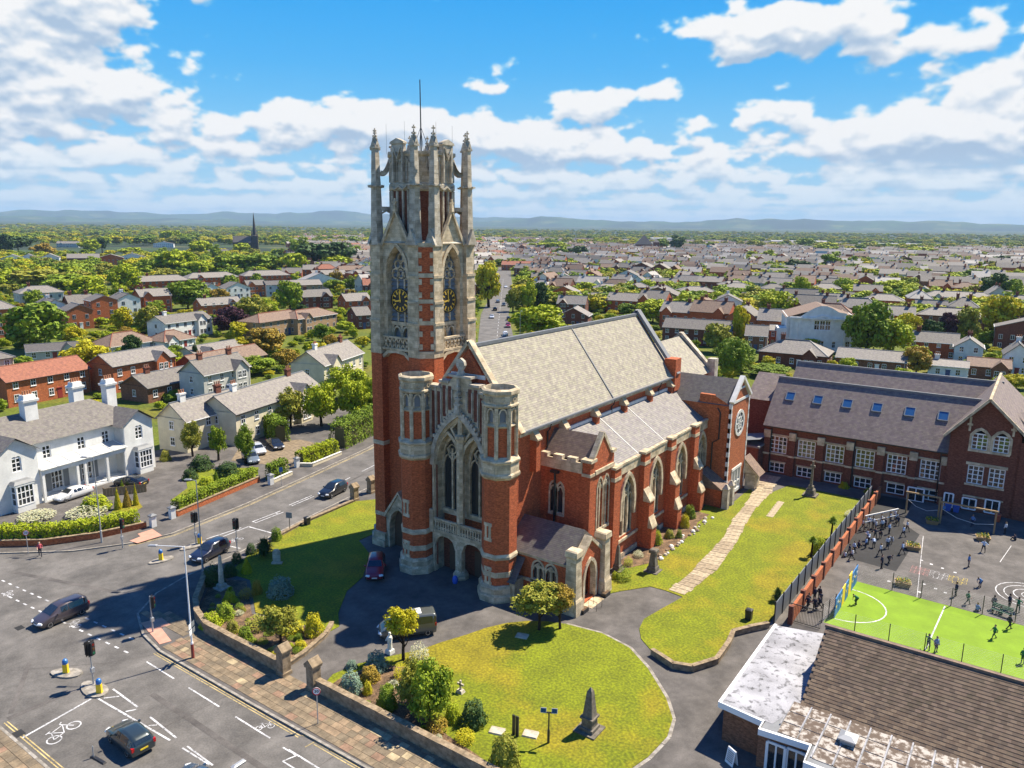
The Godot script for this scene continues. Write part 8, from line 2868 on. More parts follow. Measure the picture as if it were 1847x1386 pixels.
	for q in [[3.2, -6.0, 0.85], [11.6, -8.6, 0.75], [15.2, -6.5, 0.75]]:
		b = MB.new()
		b.ring_stack([[7.5, q[2], 0.6], [12.0, q[2], 0.6], [12.0, q[2] + 0.18, 0.78], [12.3, q[2] + 0.22, 0.82], [12.3, q[2], 0.6], [12.9, q[2] - 0.1, 0.5]], Vector3(q[0], 0, q[1]))
		var ck := part("chimney", b, M.render_white, n)
		for i in 4:
			inst("chimney_pot", unit_mesh("pot"), M.pot, ck, Transform3D(Basis(), Vector3(q[0] - 0.5 + 0.33 * i, 12.9, q[1])))
	# cream house beyond
	n = thing("cream_house", "cream two-storey house with white chimneys behind three upright trees", "house", Vector3(-110.8, 0.1, -69.7), deg_to_rad(101.0))
	fill_house(n, 12.1, 6.0, 5.3, 2.3, "g", "render_cream", "slate_light", 2, 0)
	# walls and gate posts along the side road
	wall_run("garden_wall", [[-97.0, -28.2], [-90.9, -31.9], [-87.2, -35.0], [-84.6, -39.4], [-83.3, -44.3]], 0.3, 0.8, M.brick_orange, M.wall_stone, "low red brick wall below the villa hedge at the corner", "wall", 0.07)
	wall_run("garden_wall", [[-83.6, -48.4], [-86.7, -62.6]], 0.3, 0.8, M.brick_orange, M.wall_stone, "low red brick wall beside the side road pavement", "wall", 0.07)
	wall_run("garden_wall", [[-84.6, -63.4], [-85.4, -67.2]], 0.25, 0.6, M.render_cream, M.white_stone, "short pale wall before the cream house drive", "wall", 0.06)
	wall_run("garden_wall", [[-87.5, -70.4], [-86.0, -71.4], [-87.2, -78.2]], 0.25, 0.6, M.render_cream, M.white_stone, "low pale wall under the long clipped hedge", "wall", 0.06)
	for q in [[-82.9, -44.9, "white gate post at the corner wall of the villa drive"], [-83.5, -47.7, "white gate post at the hedge end of the villa drive"], [-84.3, -62.7, "white gate post beside the pale garden wall"], [-87.6, -69.9, "white gate post at the cream house drive"]]:
		n = thing("gate_post", q[2], "gate post", Vector3(q[0], 0.12, q[1]))
		b = MB.new()
		b.ring_stack([[0, 0.3, 0.3], [1.3, 0.3, 0.3]], Vector3.ZERO)
		part("shaft", b, M.render_white, n)
		b = MB.new()
		b.ring_stack([[1.3, 0.4, 0.4], [1.42, 0.4, 0.4], [1.6, 0.1, 0.1]], Vector3.ZERO)
		part("cap", b, M.lead, n)
	sheet("garden_lawn", [[-89.4, -51.0], [-92.0, -55.0], [-95.5, -57.0], [-98.5, -60.0], [-92.0, -66.5], [-88.2, -63.0], [-86.0, -52.5]], 0.14, M.grass, 0.0)
	sheet("garden_lawn", [[-90.0, -47.6], [-93.0, -48.6], [-93.6, -46.6], [-91.0, -44.0], [-88.6, -45.4]], 0.14, M.grass, 0.0)
	sheet("forecourt", [[-92.0, -68.0], [-88.0, -68.6], [-89.0, -80.0], [-99.0, -80.0], [-104.0, -72.0], [-98.0, -66.0]], 0.14, M.flag0, 0.0)
	n = thing("timber_fence", "short timber fence between the white car and the villa beds", "fence", Vector3(-97.5, 0.13, -46.6), deg_to_rad(60.0))
	for i in 14:
		b = MB.new()
		b.box(Vector3(i * 0.36, 0, -0.02), Vector3(i * 0.36 + 0.34, 1.1 + 0.02 * (i % 3), 0.02))
		part("plank", b, M.wood, n)
	for x in [[0.0], [2.5], [5.0]]:
		b = MB.new()
		b.box(Vector3(x[0] - 0.06, 0, -0.14), Vector3(x[0] + 0.06, 1.25, -0.02))
		part("post", b, M.wood, n)

# x, z, turn, width, depth, eaves, rise, style, wall, roof, chimneys
const HOUSES := [
	[-176.9,-64.0,99,5.4,9,8,2,"h","c","grey",1],[-166.9,-69.1,99,17.3,8,5.2,2.2,"g","o","red",0],[-214.0,-93.1,70,12.4,9,2.8,1.2,"g","g","dark",0],
	[-164.1,-87.6,99,15.9,8,5.8,2,"g","o","light",0],[-209.5,-109.6,99,14.6,9,2.8,2.8,"h","w","brown",0],[-205.9,-121.5,99,10.7,8,2.8,2.4,"h","w","brown",0],
	[-226.2,-137.3,99,18.4,8,5.4,1.8,"g","w","grey",1],[-163.7,-109.6,99,21.7,8,3,2.2,"g","d","brown",0],[-178.4,-116.3,99,16.3,8,3,1.6,"g","g","light",0],
	[-207.3,-159.3,99,23.0,9,5.2,2.2,"h","u","brown",0],[-206.2,-172.0,99,20.0,9,5.2,2.2,"h","u","brown",0],[-131.8,-115.4,110,18.8,8,6,2.6,"g","c","light",2],
	[-110.8,-81.7,105,23.7,8,5.6,2.4,"g","c","light",2],[-141.9,-93.2,99,12.6,7,5.5,2.4,"g","g","grey",2],[-149.7,-87.4,99,17.2,8,3.2,2,"g","n","grey",1],
	[-272.0,-127.1,80,7.9,9,6.5,1.8,"G","o","grey",0],[-289.7,-126.9,80,8.1,12,7,2,"G","w","grey",1],[-269.5,-103.5,80,6.7,9,9,2,"h","o","light",1],
	[-358.5,-152.7,80,16.8,10,6,2.6,"h","g","light",1],[-279.5,-139.3,80,8.4,9,8.5,1.6,"G","o","grey",0],[-290.9,-137.1,80,8.6,8,7,2.6,"g","d","grey",2],
	[-279.2,-147.9,80,7.9,10,8.5,1.8,"G","w","grey",1],[-300.0,-170.5,80,12.3,9,7,2.4,"g","b","light",1],[-401.2,-233.1,80,29.9,10,5,2.8,"h","b","light",1],
	[-407.2,-268.5,80,30.0,10,5.2,2.6,"h","b","light",1],[-329.8,-215.7,80,9.5,9,5.5,2.4,"G","w","grey",0],[-327.9,-228.9,80,12.1,9,5.5,2.4,"G","w","grey",0],
	[-395.8,-298.3,70,28.0,10,5.5,2.8,"h","b","light",1],[-330.0,-242.2,70,9.5,8,6,2,"g","o","grey",0],[-325.5,-249.4,70,8.1,8,6,1.6,"g","w","dark",0],
	[-313.3,-257.8,70,19.5,9,6,2.2,"g","u","light",1],[-370.5,-326.5,70,21.6,9,6,2.4,"g","b","light",2],[-354.8,-336.5,70,12.3,9,7,2,"h","b","light",0],
	[-331.4,-300.9,70,14.0,8,3,1.8,"g","w","light",0],[-262.2,-222.9,70,13.2,9,5.5,2.6,"g","d","grey",1],[-235.5,-221.4,70,11.1,9,5.5,2.6,"g","b","light",1],
	[-198.2,-188.5,70,5.8,8,5,2.4,"g","d","grey",0],[-272.3,-182.0,80,16.6,8,4.5,2.2,"g","o","light",1],[-714.4,-287.2,60,15.5,10,6.5,3,"G","w","grey",0],
	[-719.9,-302.1,60,14.1,10,6.5,3,"G","w","grey",0],[-715.8,-317.5,60,14.3,10,6.5,3,"G","w","light",0],[-677.7,-327.4,60,24.3,10,7,3.2,"g","d","light",0],
	[-676.4,-350.2,60,19.6,10,6.5,3,"G","o","light",0],[-699.5,-382.1,60,20.8,9,6,3,"G","w","light",1],[-1236.2,-576.4,50,30.0,10,6,3,"g","g","light",1],
	[-1167.8,-691.0,50,30.0,10,6,3,"G","w","grey",1],[-794.3,-531.6,50,30.0,10,5,3,"g","g","grey",1],[-141.0,-241.6,20,10.7,9,4.5,2.6,"G","d","light",0],
	[-162.4,-275.8,20,12.0,8,5,2.8,"g","d","light",1],[-182.2,-302.6,20,14.2,10,6.5,3,"G","b","light",2],[-179.3,-337.9,30,13.6,9,6.8,2,"h","w","light",1],
	[-170.9,-356.2,30,10.1,9,6.8,2,"h","b","light",1],[-156.5,-351.8,30,10.8,9,6.8,2,"h","e","light",1],[-137.8,-349.0,30,17.6,10,6.8,2.2,"h","b","light",2],
	[-140.2,-407.5,30,14.7,10,6.5,2.2,"h","b","light",1],[-108.6,-311.1,20,11.3,11,6.8,2.6,"G","w","grey",1],[-88.6,-229.4,10,21.2,9,5.2,2.4,"g","d","grey",0],
	[-257.6,-399.4,30,13.1,8,6,2.4,"g","e","grey",1],[-246.1,-405.8,30,10.3,9,6,2.6,"G","w","light",1],[-220.0,-390.0,30,14.7,8,6,2.6,"g","w","light",1],
	[-374.0,-543.6,30,30.0,12,5,2.8,"g","o","red",1],[-334.0,-533.5,20,19.5,8,6,2.4,"g","e","light",1],[-320.5,-541.2,20,12.9,8,6,2.4,"g","d","grey",1],
	[-302.8,-530.0,20,9.6,8,5.5,2.4,"g","w","light",0],[-297.6,-564.6,20,15.2,8,5,2.4,"g","d","brown",0],[-286.5,-588.4,20,23.8,8,5.5,2.4,"g","w","light",1],
	[-269.6,-605.7,20,13.2,8,5.5,2.4,"h","b","light",1],[-257.7,-631.0,20,14.6,8,5.5,2.4,"h","w","light",1],[-250.2,-652.2,20,16.2,8,5.5,2.4,"g","b","grey",1],
	[-252.4,-724.6,20,25.7,8,6.5,2.4,"g","e","light",1],[-165.5,-299.3,20,12.1,8,5.2,2.2,"g","d","light",1],[-69.8,-227.6,15,6.3,9,5,2.4,"g","n","grey",0],
	[-67.4,-239.9,15,4.2,8,5.5,1,"g","b","light",0],[-53.3,-209.1,5,17.1,11,3.6,3,"h","d","light",1],[-57.3,-360.3,10,15.6,10,6.8,2.4,"h","b","light",1],
	[-96.6,-426.8,15,15.3,10,6,2.4,"h","d","light",1],[-33.6,-409.6,5,30.0,11,6.2,2.4,"h","g","light",2],[-28.2,-322.4,5,21.7,10,5.5,2.6,"h","n","light",2],
	[-25.1,-246.4,5,12.6,8,5,2.2,"g","b","grey",1],[-15.9,-241.8,5,6.7,9,5,2.2,"G","e","light",1],[-35.2,-213.4,5,16.4,9,3.4,1.8,"g","n","light",0],
	[-18.0,-215.9,5,8.6,9,3.2,0.8,"g","w","light",1],[-9.8,-221.0,5,9.2,9,3.2,1.4,"g","n","brown",0],[-4.3,-230.2,5,5.8,9,5.6,2.6,"G","w","grey",1],
	[-132.0,-391.9,20,14.9,10,6.5,2.2,"h","b","light",1],[-114.1,-358.1,20,7.8,8,4.5,2.2,"g","d","grey",0],[-119.6,-412.2,20,12.1,9,5.5,2.4,"h","b","grey",1],
	[-52.5,-446.6,5,8.5,9,5.5,2.4,"G","e","grey",0],[-78.0,-392.3,10,24.0,10,4,3,"g","d","dark",1],[-162.9,-518.3,20,15.4,8,5.5,2.4,"g","e","light",1],
	[-164.6,-586.1,15,30.0,8,5.8,2.4,"g","w","light",2],[-145.4,-618.2,15,12.9,8,5.5,2.4,"g","d","grey",1],[-102.5,-554.5,10,12.2,8,6,2.4,"g","w","light",1],
	[-99.0,-624.5,10,10.1,8,5.5,2.4,"g","w","grey",1],[-95.8,-653.7,10,11.3,9,5.5,2.6,"G","d","grey",0],[-69.2,-629.5,5,22.0,9,5.5,2.4,"h","d","light",1],
	[-41.8,-592.0,5,14.1,9,5.5,2.6,"G","w","light",1],[-214.1,-876.3,15,10.0,8,6,2.4,"g","w","light",1]]
# x, z, height, radius, kind
const TREES := [
	[-229.5,-95.1,12.3,7.4,"m"],[-177.1,-84.3,7.8,5.4,"y"],[-169.1,-83.2,5.1,2.9,"m"],[-474.6,-189.0,8.5,7.4,"b"],[-442.2,-189.8,10.8,11.0,"o"],[-407.1,-187.0,9.3,10.4,"g"],
	[-373.1,-179.4,10.1,8.7,"b"],[-392.5,-208.6,13.1,7.4,"b"],[-518.0,-244.0,9.8,10.0,"g"],[-297.0,-184.2,10.7,8.6,"m"],[-218.6,-150.2,7.7,5.0,"p"],[-226.0,-164.5,9.6,5.7,"o"],
	[-241.5,-183.2,7.4,4.3,"b"],[-252.5,-201.7,12.0,5.0,"g"],[-171.7,-128.3,7.3,5.3,"a"],[-159.8,-116.2,1.8,3.3,"g"],[-503.0,-304.6,17.0,11.5,"b"],[-512.5,-295.1,11.3,9.3,"g"],
	[-465.0,-296.0,11.4,8.8,"b"],[-485.6,-322.0,8.6,8.7,"b"],[-476.8,-330.8,14.3,10.9,"g"],[-463.1,-344.6,14.4,13.1,"m"],[-446.1,-361.6,14.5,10.3,"b"],[-473.5,-408.0,21.4,17.7,"d"],
	[-462.6,-419.3,20.7,14.6,"d"],[-662.1,-548.6,19.5,13.2,"g"],[-494.1,-386.8,13.4,10.4,"d"],[-454.4,-407.7,11.7,12.7,"b"],[-668.3,-631.7,11.8,9.6,"g"],[-313.5,-280.7,6.5,4.9,"g"],
	[-301.5,-291.6,4.9,3.9,"y"],[-223.8,-202.5,4.0,2.4,"b"],[-222.4,-208.2,3.6,2.4,"g"],[-193.7,-177.4,3.3,3.1,"b"],[-116.0,-106.2,6.2,3.8,"b"],[-118.9,-102.7,3.4,2.3,"m"],
	[-247.5,-129.6,7.4,3.0,"y"],[-241.4,-134.6,8.1,4.0,"o"],[-267.8,-133.3,2.9,2.8,"b"],[-243.5,-132.9,2.7,5.0,"b"],[-282.2,-161.9,5.6,3.2,"g"],[-268.9,-155.8,3.0,2.3,"p"],
	[-251.3,-114.0,3.9,2.9,"g"],[-175.0,-109.6,5.0,0.6,"d"],[-717.7,-482.0,12.6,6.4,"g"],[-773.1,-501.5,17.8,10.2,"b"],[-1342.9,-810.1,24.2,17.1,"b"],[-953.6,-483.5,18.4,5.6,"d"],
	[-1006.4,-411.8,19.1,18.2,"d"],[-980.6,-388.3,20.6,9.3,"d"],[-871.3,-379.5,12.7,10.8,"a"],[-929.0,-456.6,15.4,10.8,"b"],[-844.8,-459.6,9.0,12.6,"b"],[-1296.5,-728.9,13.9,16.0,"m"],
	[-827.8,-590.7,12.5,10.2,"b"],[-175.9,-88.3,1.0,1.4,"g"],[-146.5,-86.2,1.3,3.2,"b"],[-154.5,-111.7,3.7,4.9,"g"],[-206.7,-276.0,17.8,5.2,"y"],[-187.2,-267.4,8.8,2.9,"o"],
	[-182.2,-271.7,11.4,3.6,"b"],[-182.1,-280.0,11.0,3.7,"d"],[-245.0,-384.6,9.4,5.0,"d"],[-135.5,-207.6,9.3,8.0,"b"],[-141.1,-283.9,4.7,3.8,"m"],[-123.7,-271.4,7.9,6.5,"b"],
	[-162.4,-333.6,3.7,4.8,"m"],[-135.6,-333.3,7.0,3.9,"b"],[-77.1,-214.6,7.4,4.0,"o"],[-75.8,-230.7,11.5,2.8,"y"],[-59.9,-178.4,8.0,3.5,"m"],[-60.0,-175.9,2.8,2.2,"y"],
	[-291.4,-527.9,8.2,3.6,"g"],[-476.6,-819.7,13.8,11.2,"d"],[-489.1,-804.4,11.9,7.4,"g"],[-203.3,-457.3,6.8,5.4,"g"],[-223.5,-456.7,5.9,4.5,"g"],[-241.6,-459.0,5.6,5.6,"a"],
	[-169.1,-455.1,7.4,4.2,"g"],[-503.0,-1178.6,21.9,13.6,"d"],[-556.4,-1244.0,18.2,10.6,"g"],[-629.0,-1002.7,14.9,21.0,"b"],[-693.0,-1044.3,10.9,9.9,"b"],[-169.9,-322.1,3.6,1.4,"b"],
	[-139.1,-264.9,2.7,2.4,"b"],[-400.5,-807.9,8.7,7.1,"a"],[-356.2,-743.8,5.6,6.4,"b"],[-88.5,-312.7,10.3,6.3,"b"],[-99.5,-388.9,12.1,4.5,"b"],[-91.4,-282.9,7.1,4.6,"y"],
	[-90.4,-439.1,9.2,5.8,"g"],[-69.2,-458.1,8.9,8.5,"b"],[-40.4,-233.5,13.8,5.9,"m"],[-35.1,-237.8,10.1,4.9,"b"],[-36.3,-278.6,7.9,4.1,"y"],[-29.2,-279.6,6.7,3.2,"d"],
	[-24.8,-283.1,8.9,2.7,"p"],[-20.0,-287.0,10.0,3.8,"o"],[-11.6,-308.8,13.0,6.5,"y"],[-13.8,-283.0,4.5,2.6,"m"],[-24.4,-211.4,6.5,3.1,"a"],[-62.5,-187.0,7.3,4.2,"m"],
	[-53.8,-186.9,2.5,4.9,"m"],[-3.2,-207.8,2.9,2.5,"y"],[-49.4,-543.7,10.1,7.1,"b"],[-45.2,-636.2,9.9,6.5,"m"],[-42.9,-743.0,8.7,6.8,"b"],[-159.7,-725.0,14.5,9.5,"g"],
	[-152.5,-771.1,11.4,6.2,"g"],[-136.9,-748.5,9.5,6.7,"y"],[-22.9,-467.9,13.6,6.4,"d"],[-16.1,-468.0,11.3,5.9,"g"],[-162.9,-1320.6,13.6,17.5,"b"],[-312.4,-1369.9,15.0,19.4,"b"],
	[-400.2,-1577.6,22.3,14.6,"g"],[-284.5,-950.4,10.9,9.0,"b"],[-299.2,-933.2,9.8,8.0,"b"],[-185.4,-698.5,9.3,10.9,"d"],[-227.9,-1187.7,10.4,8.2,"b"],[-94.2,-1034.8,9.5,7.7,"b"],
	[-46.5,-1057.7,9.4,14.3,"d"],[-122.3,-868.7,6.6,6.7,"d"],[-130.6,-423.3,4.5,3.2,"y"],[-117.6,-507.1,5.2,4.7,"b"],[-52.1,-414.3,4.0,3.2,"b"],[-197.9,-811.1,4.1,4.2,"g"]]
# x, z, height, radius, form, colour, label
const SHRUBS := [
	[-59.7,-39.1,1.12,0.80,"b","y","golden round shrub beside the corner steps"],
	[-57.3,-36.9,1.72,1.06,"b","g","clipped green dome shrub in the corner bed"],
	[-57.0,-35.3,1.55,1.10,"b","b","lime green low shrub along the curved wall"],
	[-52.7,-35.7,1.44,0.82,"b","m","dark green shrub at the front of the corner bed"],
	[-54.6,-35.8,1.40,0.70,"b","o","olive shrub beside the lime shrub in the corner bed"],
	[-53.5,-37.8,1.41,1.23,"s","o","sparse straw-coloured bush in the corner bed"],
	[-50.5,-38.8,1.40,1.09,"s","y","loose yellow-green bush in the corner bed"],
	[-48.7,-39.8,2.22,1.02,"b","y","yellow-green round bush by the drive edging"],
	[-49.0,-38.4,0.69,0.50,"b","m","small dark shrub below the yellow bushes"],
	[-47.8,-37.6,0.81,0.68,"b","y","low golden shrub by the drive edging"],
	[-59.1,-40.5,1.21,0.77,"s","a","pink-flowered low shrub beside the paved corner"],
	[-56.9,-42.7,2.17,1.53,"b","k","large grey-green dome shrub on the tower lawn"],
	[-59.0,-41.6,1.58,0.63,"b","a","olive pointed shrub beside the grey-green dome"],
	[-63.6,-43.8,1.74,0.66,"c","y","golden cone-shaped conifer in the shaded bed"],
	[-65.5,-47.4,2.48,1.40,"p","d","spiky dark grass clump by the stop line"],
	[-68.1,-51.0,1.73,0.78,"b","m","clipped round shrub at the tower lawn tip"],
	[-66.5,-44.7,1.38,0.68,"b","d","dark shrub beside the golden cone"],
	[-67.3,-47.0,1.34,0.67,"b","d","small dark round shrub near the traffic light"],
	[-64.2,-40.4,2.30,1.29,"b","d","dark green shrub at the shaded road corner"],
	[-64.6,-42.5,1.49,0.88,"b","d","dark bushy shrub behind the stone needle"],
	[-39.7,-35.7,2.07,1.09,"b","k","grey-blue round shrub just inside the gate pier"],
	[-40.4,-39.1,1.80,1.15,"b","k","grey-green spreading shrub beside the statue"],
	[-42.2,-38.1,0.76,0.58,"b","k","small silvery shrub beside the gate"],
	[-39.8,-37.8,1.33,0.96,"b","a","orange-tinged low shrub in the near bed"],
	[-36.2,-36.0,2.10,0.91,"b","m","bright green upright shrub behind the near wall"],
	[-38.6,-36.4,1.21,0.47,"b","y","small yellow shrub behind the near wall"],
	[-31.3,-37.7,1.65,0.70,"b","b","bright green ball shrub on the near lawn"],
	[-29.9,-38.3,2.12,1.17,"b","d","dark olive spreading shrub on the near lawn"],
	[-25.3,-35.8,3.02,1.28,"b","o","olive leafy bush cut by the bottom edge"],
	[-38.5,-42.1,2.02,0.84,"s","w","white-blossomed shrub beside the small lawn tree"],
	[-31.5,-36.2,1.46,0.79,"s","a","reddish low shrub behind the near wall"],
	[-29.2,-36.5,1.12,0.71,"s","y","loose yellow plants by the near wall"],
	[-37.9,-39.5,1.42,0.73,"s","y","yellow-green plants in the near bed"],
	[-32.8,-85.5,1.98,0.90,"b","m","green rhododendron under the last aisle windows"],
	[-32.1,-82.3,1.84,0.71,"b","y","yellow-green bush under the aisle windows"],
	[-32.7,-75.6,1.91,0.75,"b","b","bright leafy bush at the first aisle buttress"],
	[-32.3,-78.2,1.14,0.69,"b","o","olive bush beside the rockery stones"],
	[-34.4,-79.1,1.24,0.47,"b","k","bluish shrub against the aisle wall"],
	[-31.4,-78.9,1.14,0.46,"b","m","small dark shrub beside the rockery"],
	[-31.6,-65.4,1.87,0.74,"s","m","mixed green plants by the slim wall obelisk"],
	[-32.2,-62.4,1.20,0.39,"b","m","small green shrub at the porch foot"],
	[-32.5,-65.1,0.87,0.47,"b","b","low green plant at the porch bed"],
	[-32.8,-68.7,1.20,0.49,"s","b","fern-like plant beside the aisle wall"],
	[-32.9,-71.3,0.92,0.58,"s","w","white-flowered plant below the first aisle window"],
	[-95.1,-57.4,1.69,1.31,"b","d","dark clipped dome in the villa garden"],
	[-97.9,-61.0,2.41,2.00,"b","d","large dark shrub behind the villa garden trees"],
	[-92.6,-61.7,2.15,1.96,"b","d","dark green shrub in the villa garden"],
	[-91.7,-57.7,1.04,1.19,"b","b","low green shrub on the villa lawn"],
	[-93.9,-43.7,2.08,2.16,"b","b","clipped lime mound shrub beside the white car"],
	[-92.8,-42.1,1.30,2.29,"s","w","white-flowered shrub above the villa hedge"],
	[-96.7,-38.1,0.92,2.09,"s","w","pale blossomed shrub at the villa hedge end"],
	[-91.7,-45.4,2.84,0.54,"c","y","yellow upright conifer in the villa bed"],
	[-91.7,-46.6,2.48,0.64,"c","a","amber upright shrub in the villa bed"],
	[-91.3,-47.5,2.88,0.41,"c","y","slim golden conifer at the villa bed end"],
	[-98.6,-49.6,1.42,0.34,"c","m","slim green conifer beside the black saloon"],
	[-91.7,-59.2,1.68,0.40,"c","m","slim cone conifer on the villa lawn"],
	[-105.9,-60.2,1.81,0.98,"b","o","olive bush between the villa and cream house"],
	[-106.4,-52.1,1.29,1.03,"p","y","potted yellow spiky plant on the verandah"],
	[-17.1,-89.5,2.93,0.84,"q","m","tall palm-like tree by the panel fence, farther one"],
	[-17.6,-82.6,2.85,0.71,"q","m","palm-like tree by the panel fence, middle one"],
	[-17.1,-83.8,2.37,0.95,"b","b","leafy bush beside the middle palm-like tree"],
	[-17.6,-70.0,1.65,0.76,"p","d","spiky bush at the near end of the panel fence"],
	[-16.6,-98.0,1.14,0.81,"s","w","pale grassy clump beside the panel fence"],
	[-16.6,-108.9,0.83,0.69,"b","b","small green shrub against the school wall"],
	[-19.8,-109.0,1.05,0.80,"b","y","yellow-green shrub beside the tall stone cross"]]
# ---------- trees, shrubs, hedges ----------
func leaf_mat(called: String, c: Color, clear := false) -> StandardMaterial3D:
	if M.has(called):
		return M[called]
	var m := mat(called, c, 0.65, null, 1, 0.0, 0.3)
	m.vertex_color_use_as_albedo = true
	m.backlight_enabled = true
	m.backlight = Color(0.5, 0.5, 0.5)
	m.cull_mode = BaseMaterial3D.CULL_DISABLED
	return m

const LEAF := {"b": [0.36, 0.42, 0.018], "y": [0.50, 0.45, 0.018], "g": [0.24, 0.32, 0.022], "m": [0.18, 0.26, 0.022], "d": [0.06, 0.11, 0.03], "o": [0.30, 0.30, 0.04], "a": [0.36, 0.25, 0.035], "p": [0.075, 0.03, 0.045], "k": [0.20, 0.29, 0.22], "w": [0.5, 0.5, 0.34]}
const LEAF_WORD := {"b": "bright green", "y": "yellow-green", "g": "green", "m": "mid green", "d": "dark green", "o": "olive green", "a": "bronze-tinged", "p": "purple-leaved", "k": "grey-green", "w": "white-flowered"}
func leaf_of(k: String) -> StandardMaterial3D:
	var c: Array = LEAF[k]
	return leaf_mat("leaf_" + k, lin(c[0], c[1], c[2]))

func leaf(b: MB, p: Vector3, out: Vector3, s: float, r: RandomNumberGenerator):
	var d := (out + Vector3(r.randf_range(-1, 1), r.randf_range(-0.6, 1), r.randf_range(-1, 1)) * 0.9).normalized()
	var x := d.cross(Vector3(r.randf_range(-1, 1), r.randf_range(-1, 1), r.randf_range(-1, 1))).normalized() * s
	var y := d.cross(x).normalized() * s * 1.25
	var t := r.randf_range(0.72, 1.3)
	b.col = Color(t * r.randf_range(0.88, 1.14), t, t * r.randf_range(0.7, 1.2))
	b.quad(p - x, p - y * 0.8, p + x, p + y)

var crowns := {}
func crown_mesh(kind: String, i: int) -> Mesh:      # unit crowns: radius 1, from y = 0 to y = 2
	var key := "%s%d" % [kind, i]
	if crowns.has(key):
		return crowns[key]
	var r := RandomNumberGenerator.new()
	r.seed = 500 + i * 31 + kind.unicode_at(0)
	var b := MB.new()
	if kind == "near" or kind == "mid" or kind == "far":
		var clumps: int = {"near": 74, "mid": 60, "far": 38}[kind]
		var per: int = {"near": 95, "mid": 74, "far": 54}[kind]
		var s: float = {"near": 0.042, "mid": 0.056, "far": 0.082}[kind]
		for c in clumps:
			var d := Vector3(r.randf_range(-1, 1), r.randf_range(-0.85, 1), r.randf_range(-1, 1)).normalized()
			var q := pow(r.randf(), 0.45) * 0.76
			var ce := Vector3(d.x * q, 1.0 + d.y * q * 0.98, d.z * q)
			ce.x *= 1.0 - 0.25 * maxf(0.0, ce.y - 1.0); ce.z *= 1.0 - 0.25 * maxf(0.0, ce.y - 1.0)
			var cr := r.randf_range(0.19, 0.34)
			for k in per:
				var o := Vector3(r.randf_range(-1, 1), r.randf_range(-0.8, 1), r.randf_range(-1, 1)).normalized()
				leaf(b, ce + o * cr * Vector3(1, 0.75, 1) * pow(r.randf(), 0.3), o, s * r.randf_range(0.7, 1.25), r)
	elif kind == "bush":
		for k in 2600:
			var d := Vector3(r.randf_range(-1, 1), r.randf_range(-0.1, 1), r.randf_range(-1, 1)).normalized()
			var lump := 0.82 + 0.11 * sin(d.x * 7.0 + i) * sin(d.z * 6.0 + 2.0 * i) + 0.08 * sin(d.y * 9.0)
			var q := lump * pow(r.randf(), 0.14)
			leaf(b, Vector3(d.x * q, d.y * q * 2.0, d.z * q), d, 0.05 * r.randf_range(0.7, 1.3), r)
	elif kind == "sparse":
		for k in 900:
			var a := r.randf() * TAU
			var q := sqrt(r.randf())
			leaf(b, Vector3(cos(a) * q, r.randf() * 2.0 * (1.0 - 0.55 * q), sin(a) * q), Vector3.UP, 0.055 * r.randf_range(0.6, 1.3), r)
	elif kind == "cone":
		for k in 1800:
			var a := r.randf() * TAU
			var y := 1.0 - sqrt(r.randf())
			var q := (1.0 - y) * pow(r.randf(), 0.15) * (1.0 - 0.25 * exp(-y * 12.0))
			leaf(b, Vector3(cos(a) * q, y * 2.0, sin(a) * q), Vector3(cos(a), 0.3, sin(a)), 0.06 * r.randf_range(0.7, 1.3), r)
	elif kind == "spiky":
		for k in 260:
			var a := r.randf() * TAU
			var e := r.randf_range(0.15, 1.45)
			var d := Vector3(cos(a) * cos(e), sin(e), sin(a) * cos(e))
			var sd := d.cross(Vector3.UP).normalized() * 0.035
			var t := r.randf_range(0.7, 1.3)
			b.col = Color(t, t, t)
			var m := d * 0.6 + Vector3(0, 0.15, 0); var tip := d * r.randf_range(0.85, 1.1) + Vector3(0, -0.1, 0)
			m.y *= 1.7; tip.y *= 1.7
			b.quad(-sd, sd, m + sd, m - sd); b.tri(m - sd, m + sd, tip)
	crowns[key] = b.mesh()
	return crowns[key]

func trunk_mesh(i: int) -> Mesh:
	var key := "trunk%d" % i
	if not crowns.has(key):
		var r := RandomNumberGenerator.new()
		r.seed = 900 + i
		var b := MB.new()
		b.tube([Vector3.ZERO, Vector3(0.03, 0.3, 0.01), Vector3(-0.02, 0.62, 0.03), Vector3(0.02, 1.0, 0)], 0.085, 0.03, 7)
		for k in 6:
			var y := r.randf_range(0.3, 0.75)
			var a := TAU * k / 6.0 + r.randf()
			var d := Vector3(cos(a), 0, sin(a))
			b.tube([Vector3(0, y, 0), d * 0.22 + Vector3(0, y + 0.14, 0), d * 0.42 + Vector3(0, y + 0.36, 0)], 0.035, 0.008, 5)
		crowns[key] = b.mesh()
	return crowns[key]

func plant_tree(x: float, z: float, h: float, rad: float, kind: String, lod: String, label: String, group: String, clear := 0.2) -> Node3D:
	var n := thing("tree", label, "tree", Vector3(x, 0.0, z), rng.randf() * TAU, group)
	var k := rng.randi() % 4
	inst("trunk", trunk_mesh(k % 2), M.bark, n, Transform3D(Basis.from_scale(Vector3(h * 0.36, h * 0.72, h * 0.36)), Vector3.ZERO))
	inst("crown", crown_mesh(lod, k), leaf_of(kind), n, Transform3D(Basis.from_scale(Vector3(rad * 1.12, h * (1.0 - clear) / 2.0, rad * 1.12 * rng.randf_range(0.88, 1.1))), Vector3(0, h * clear, 0)))
	return n

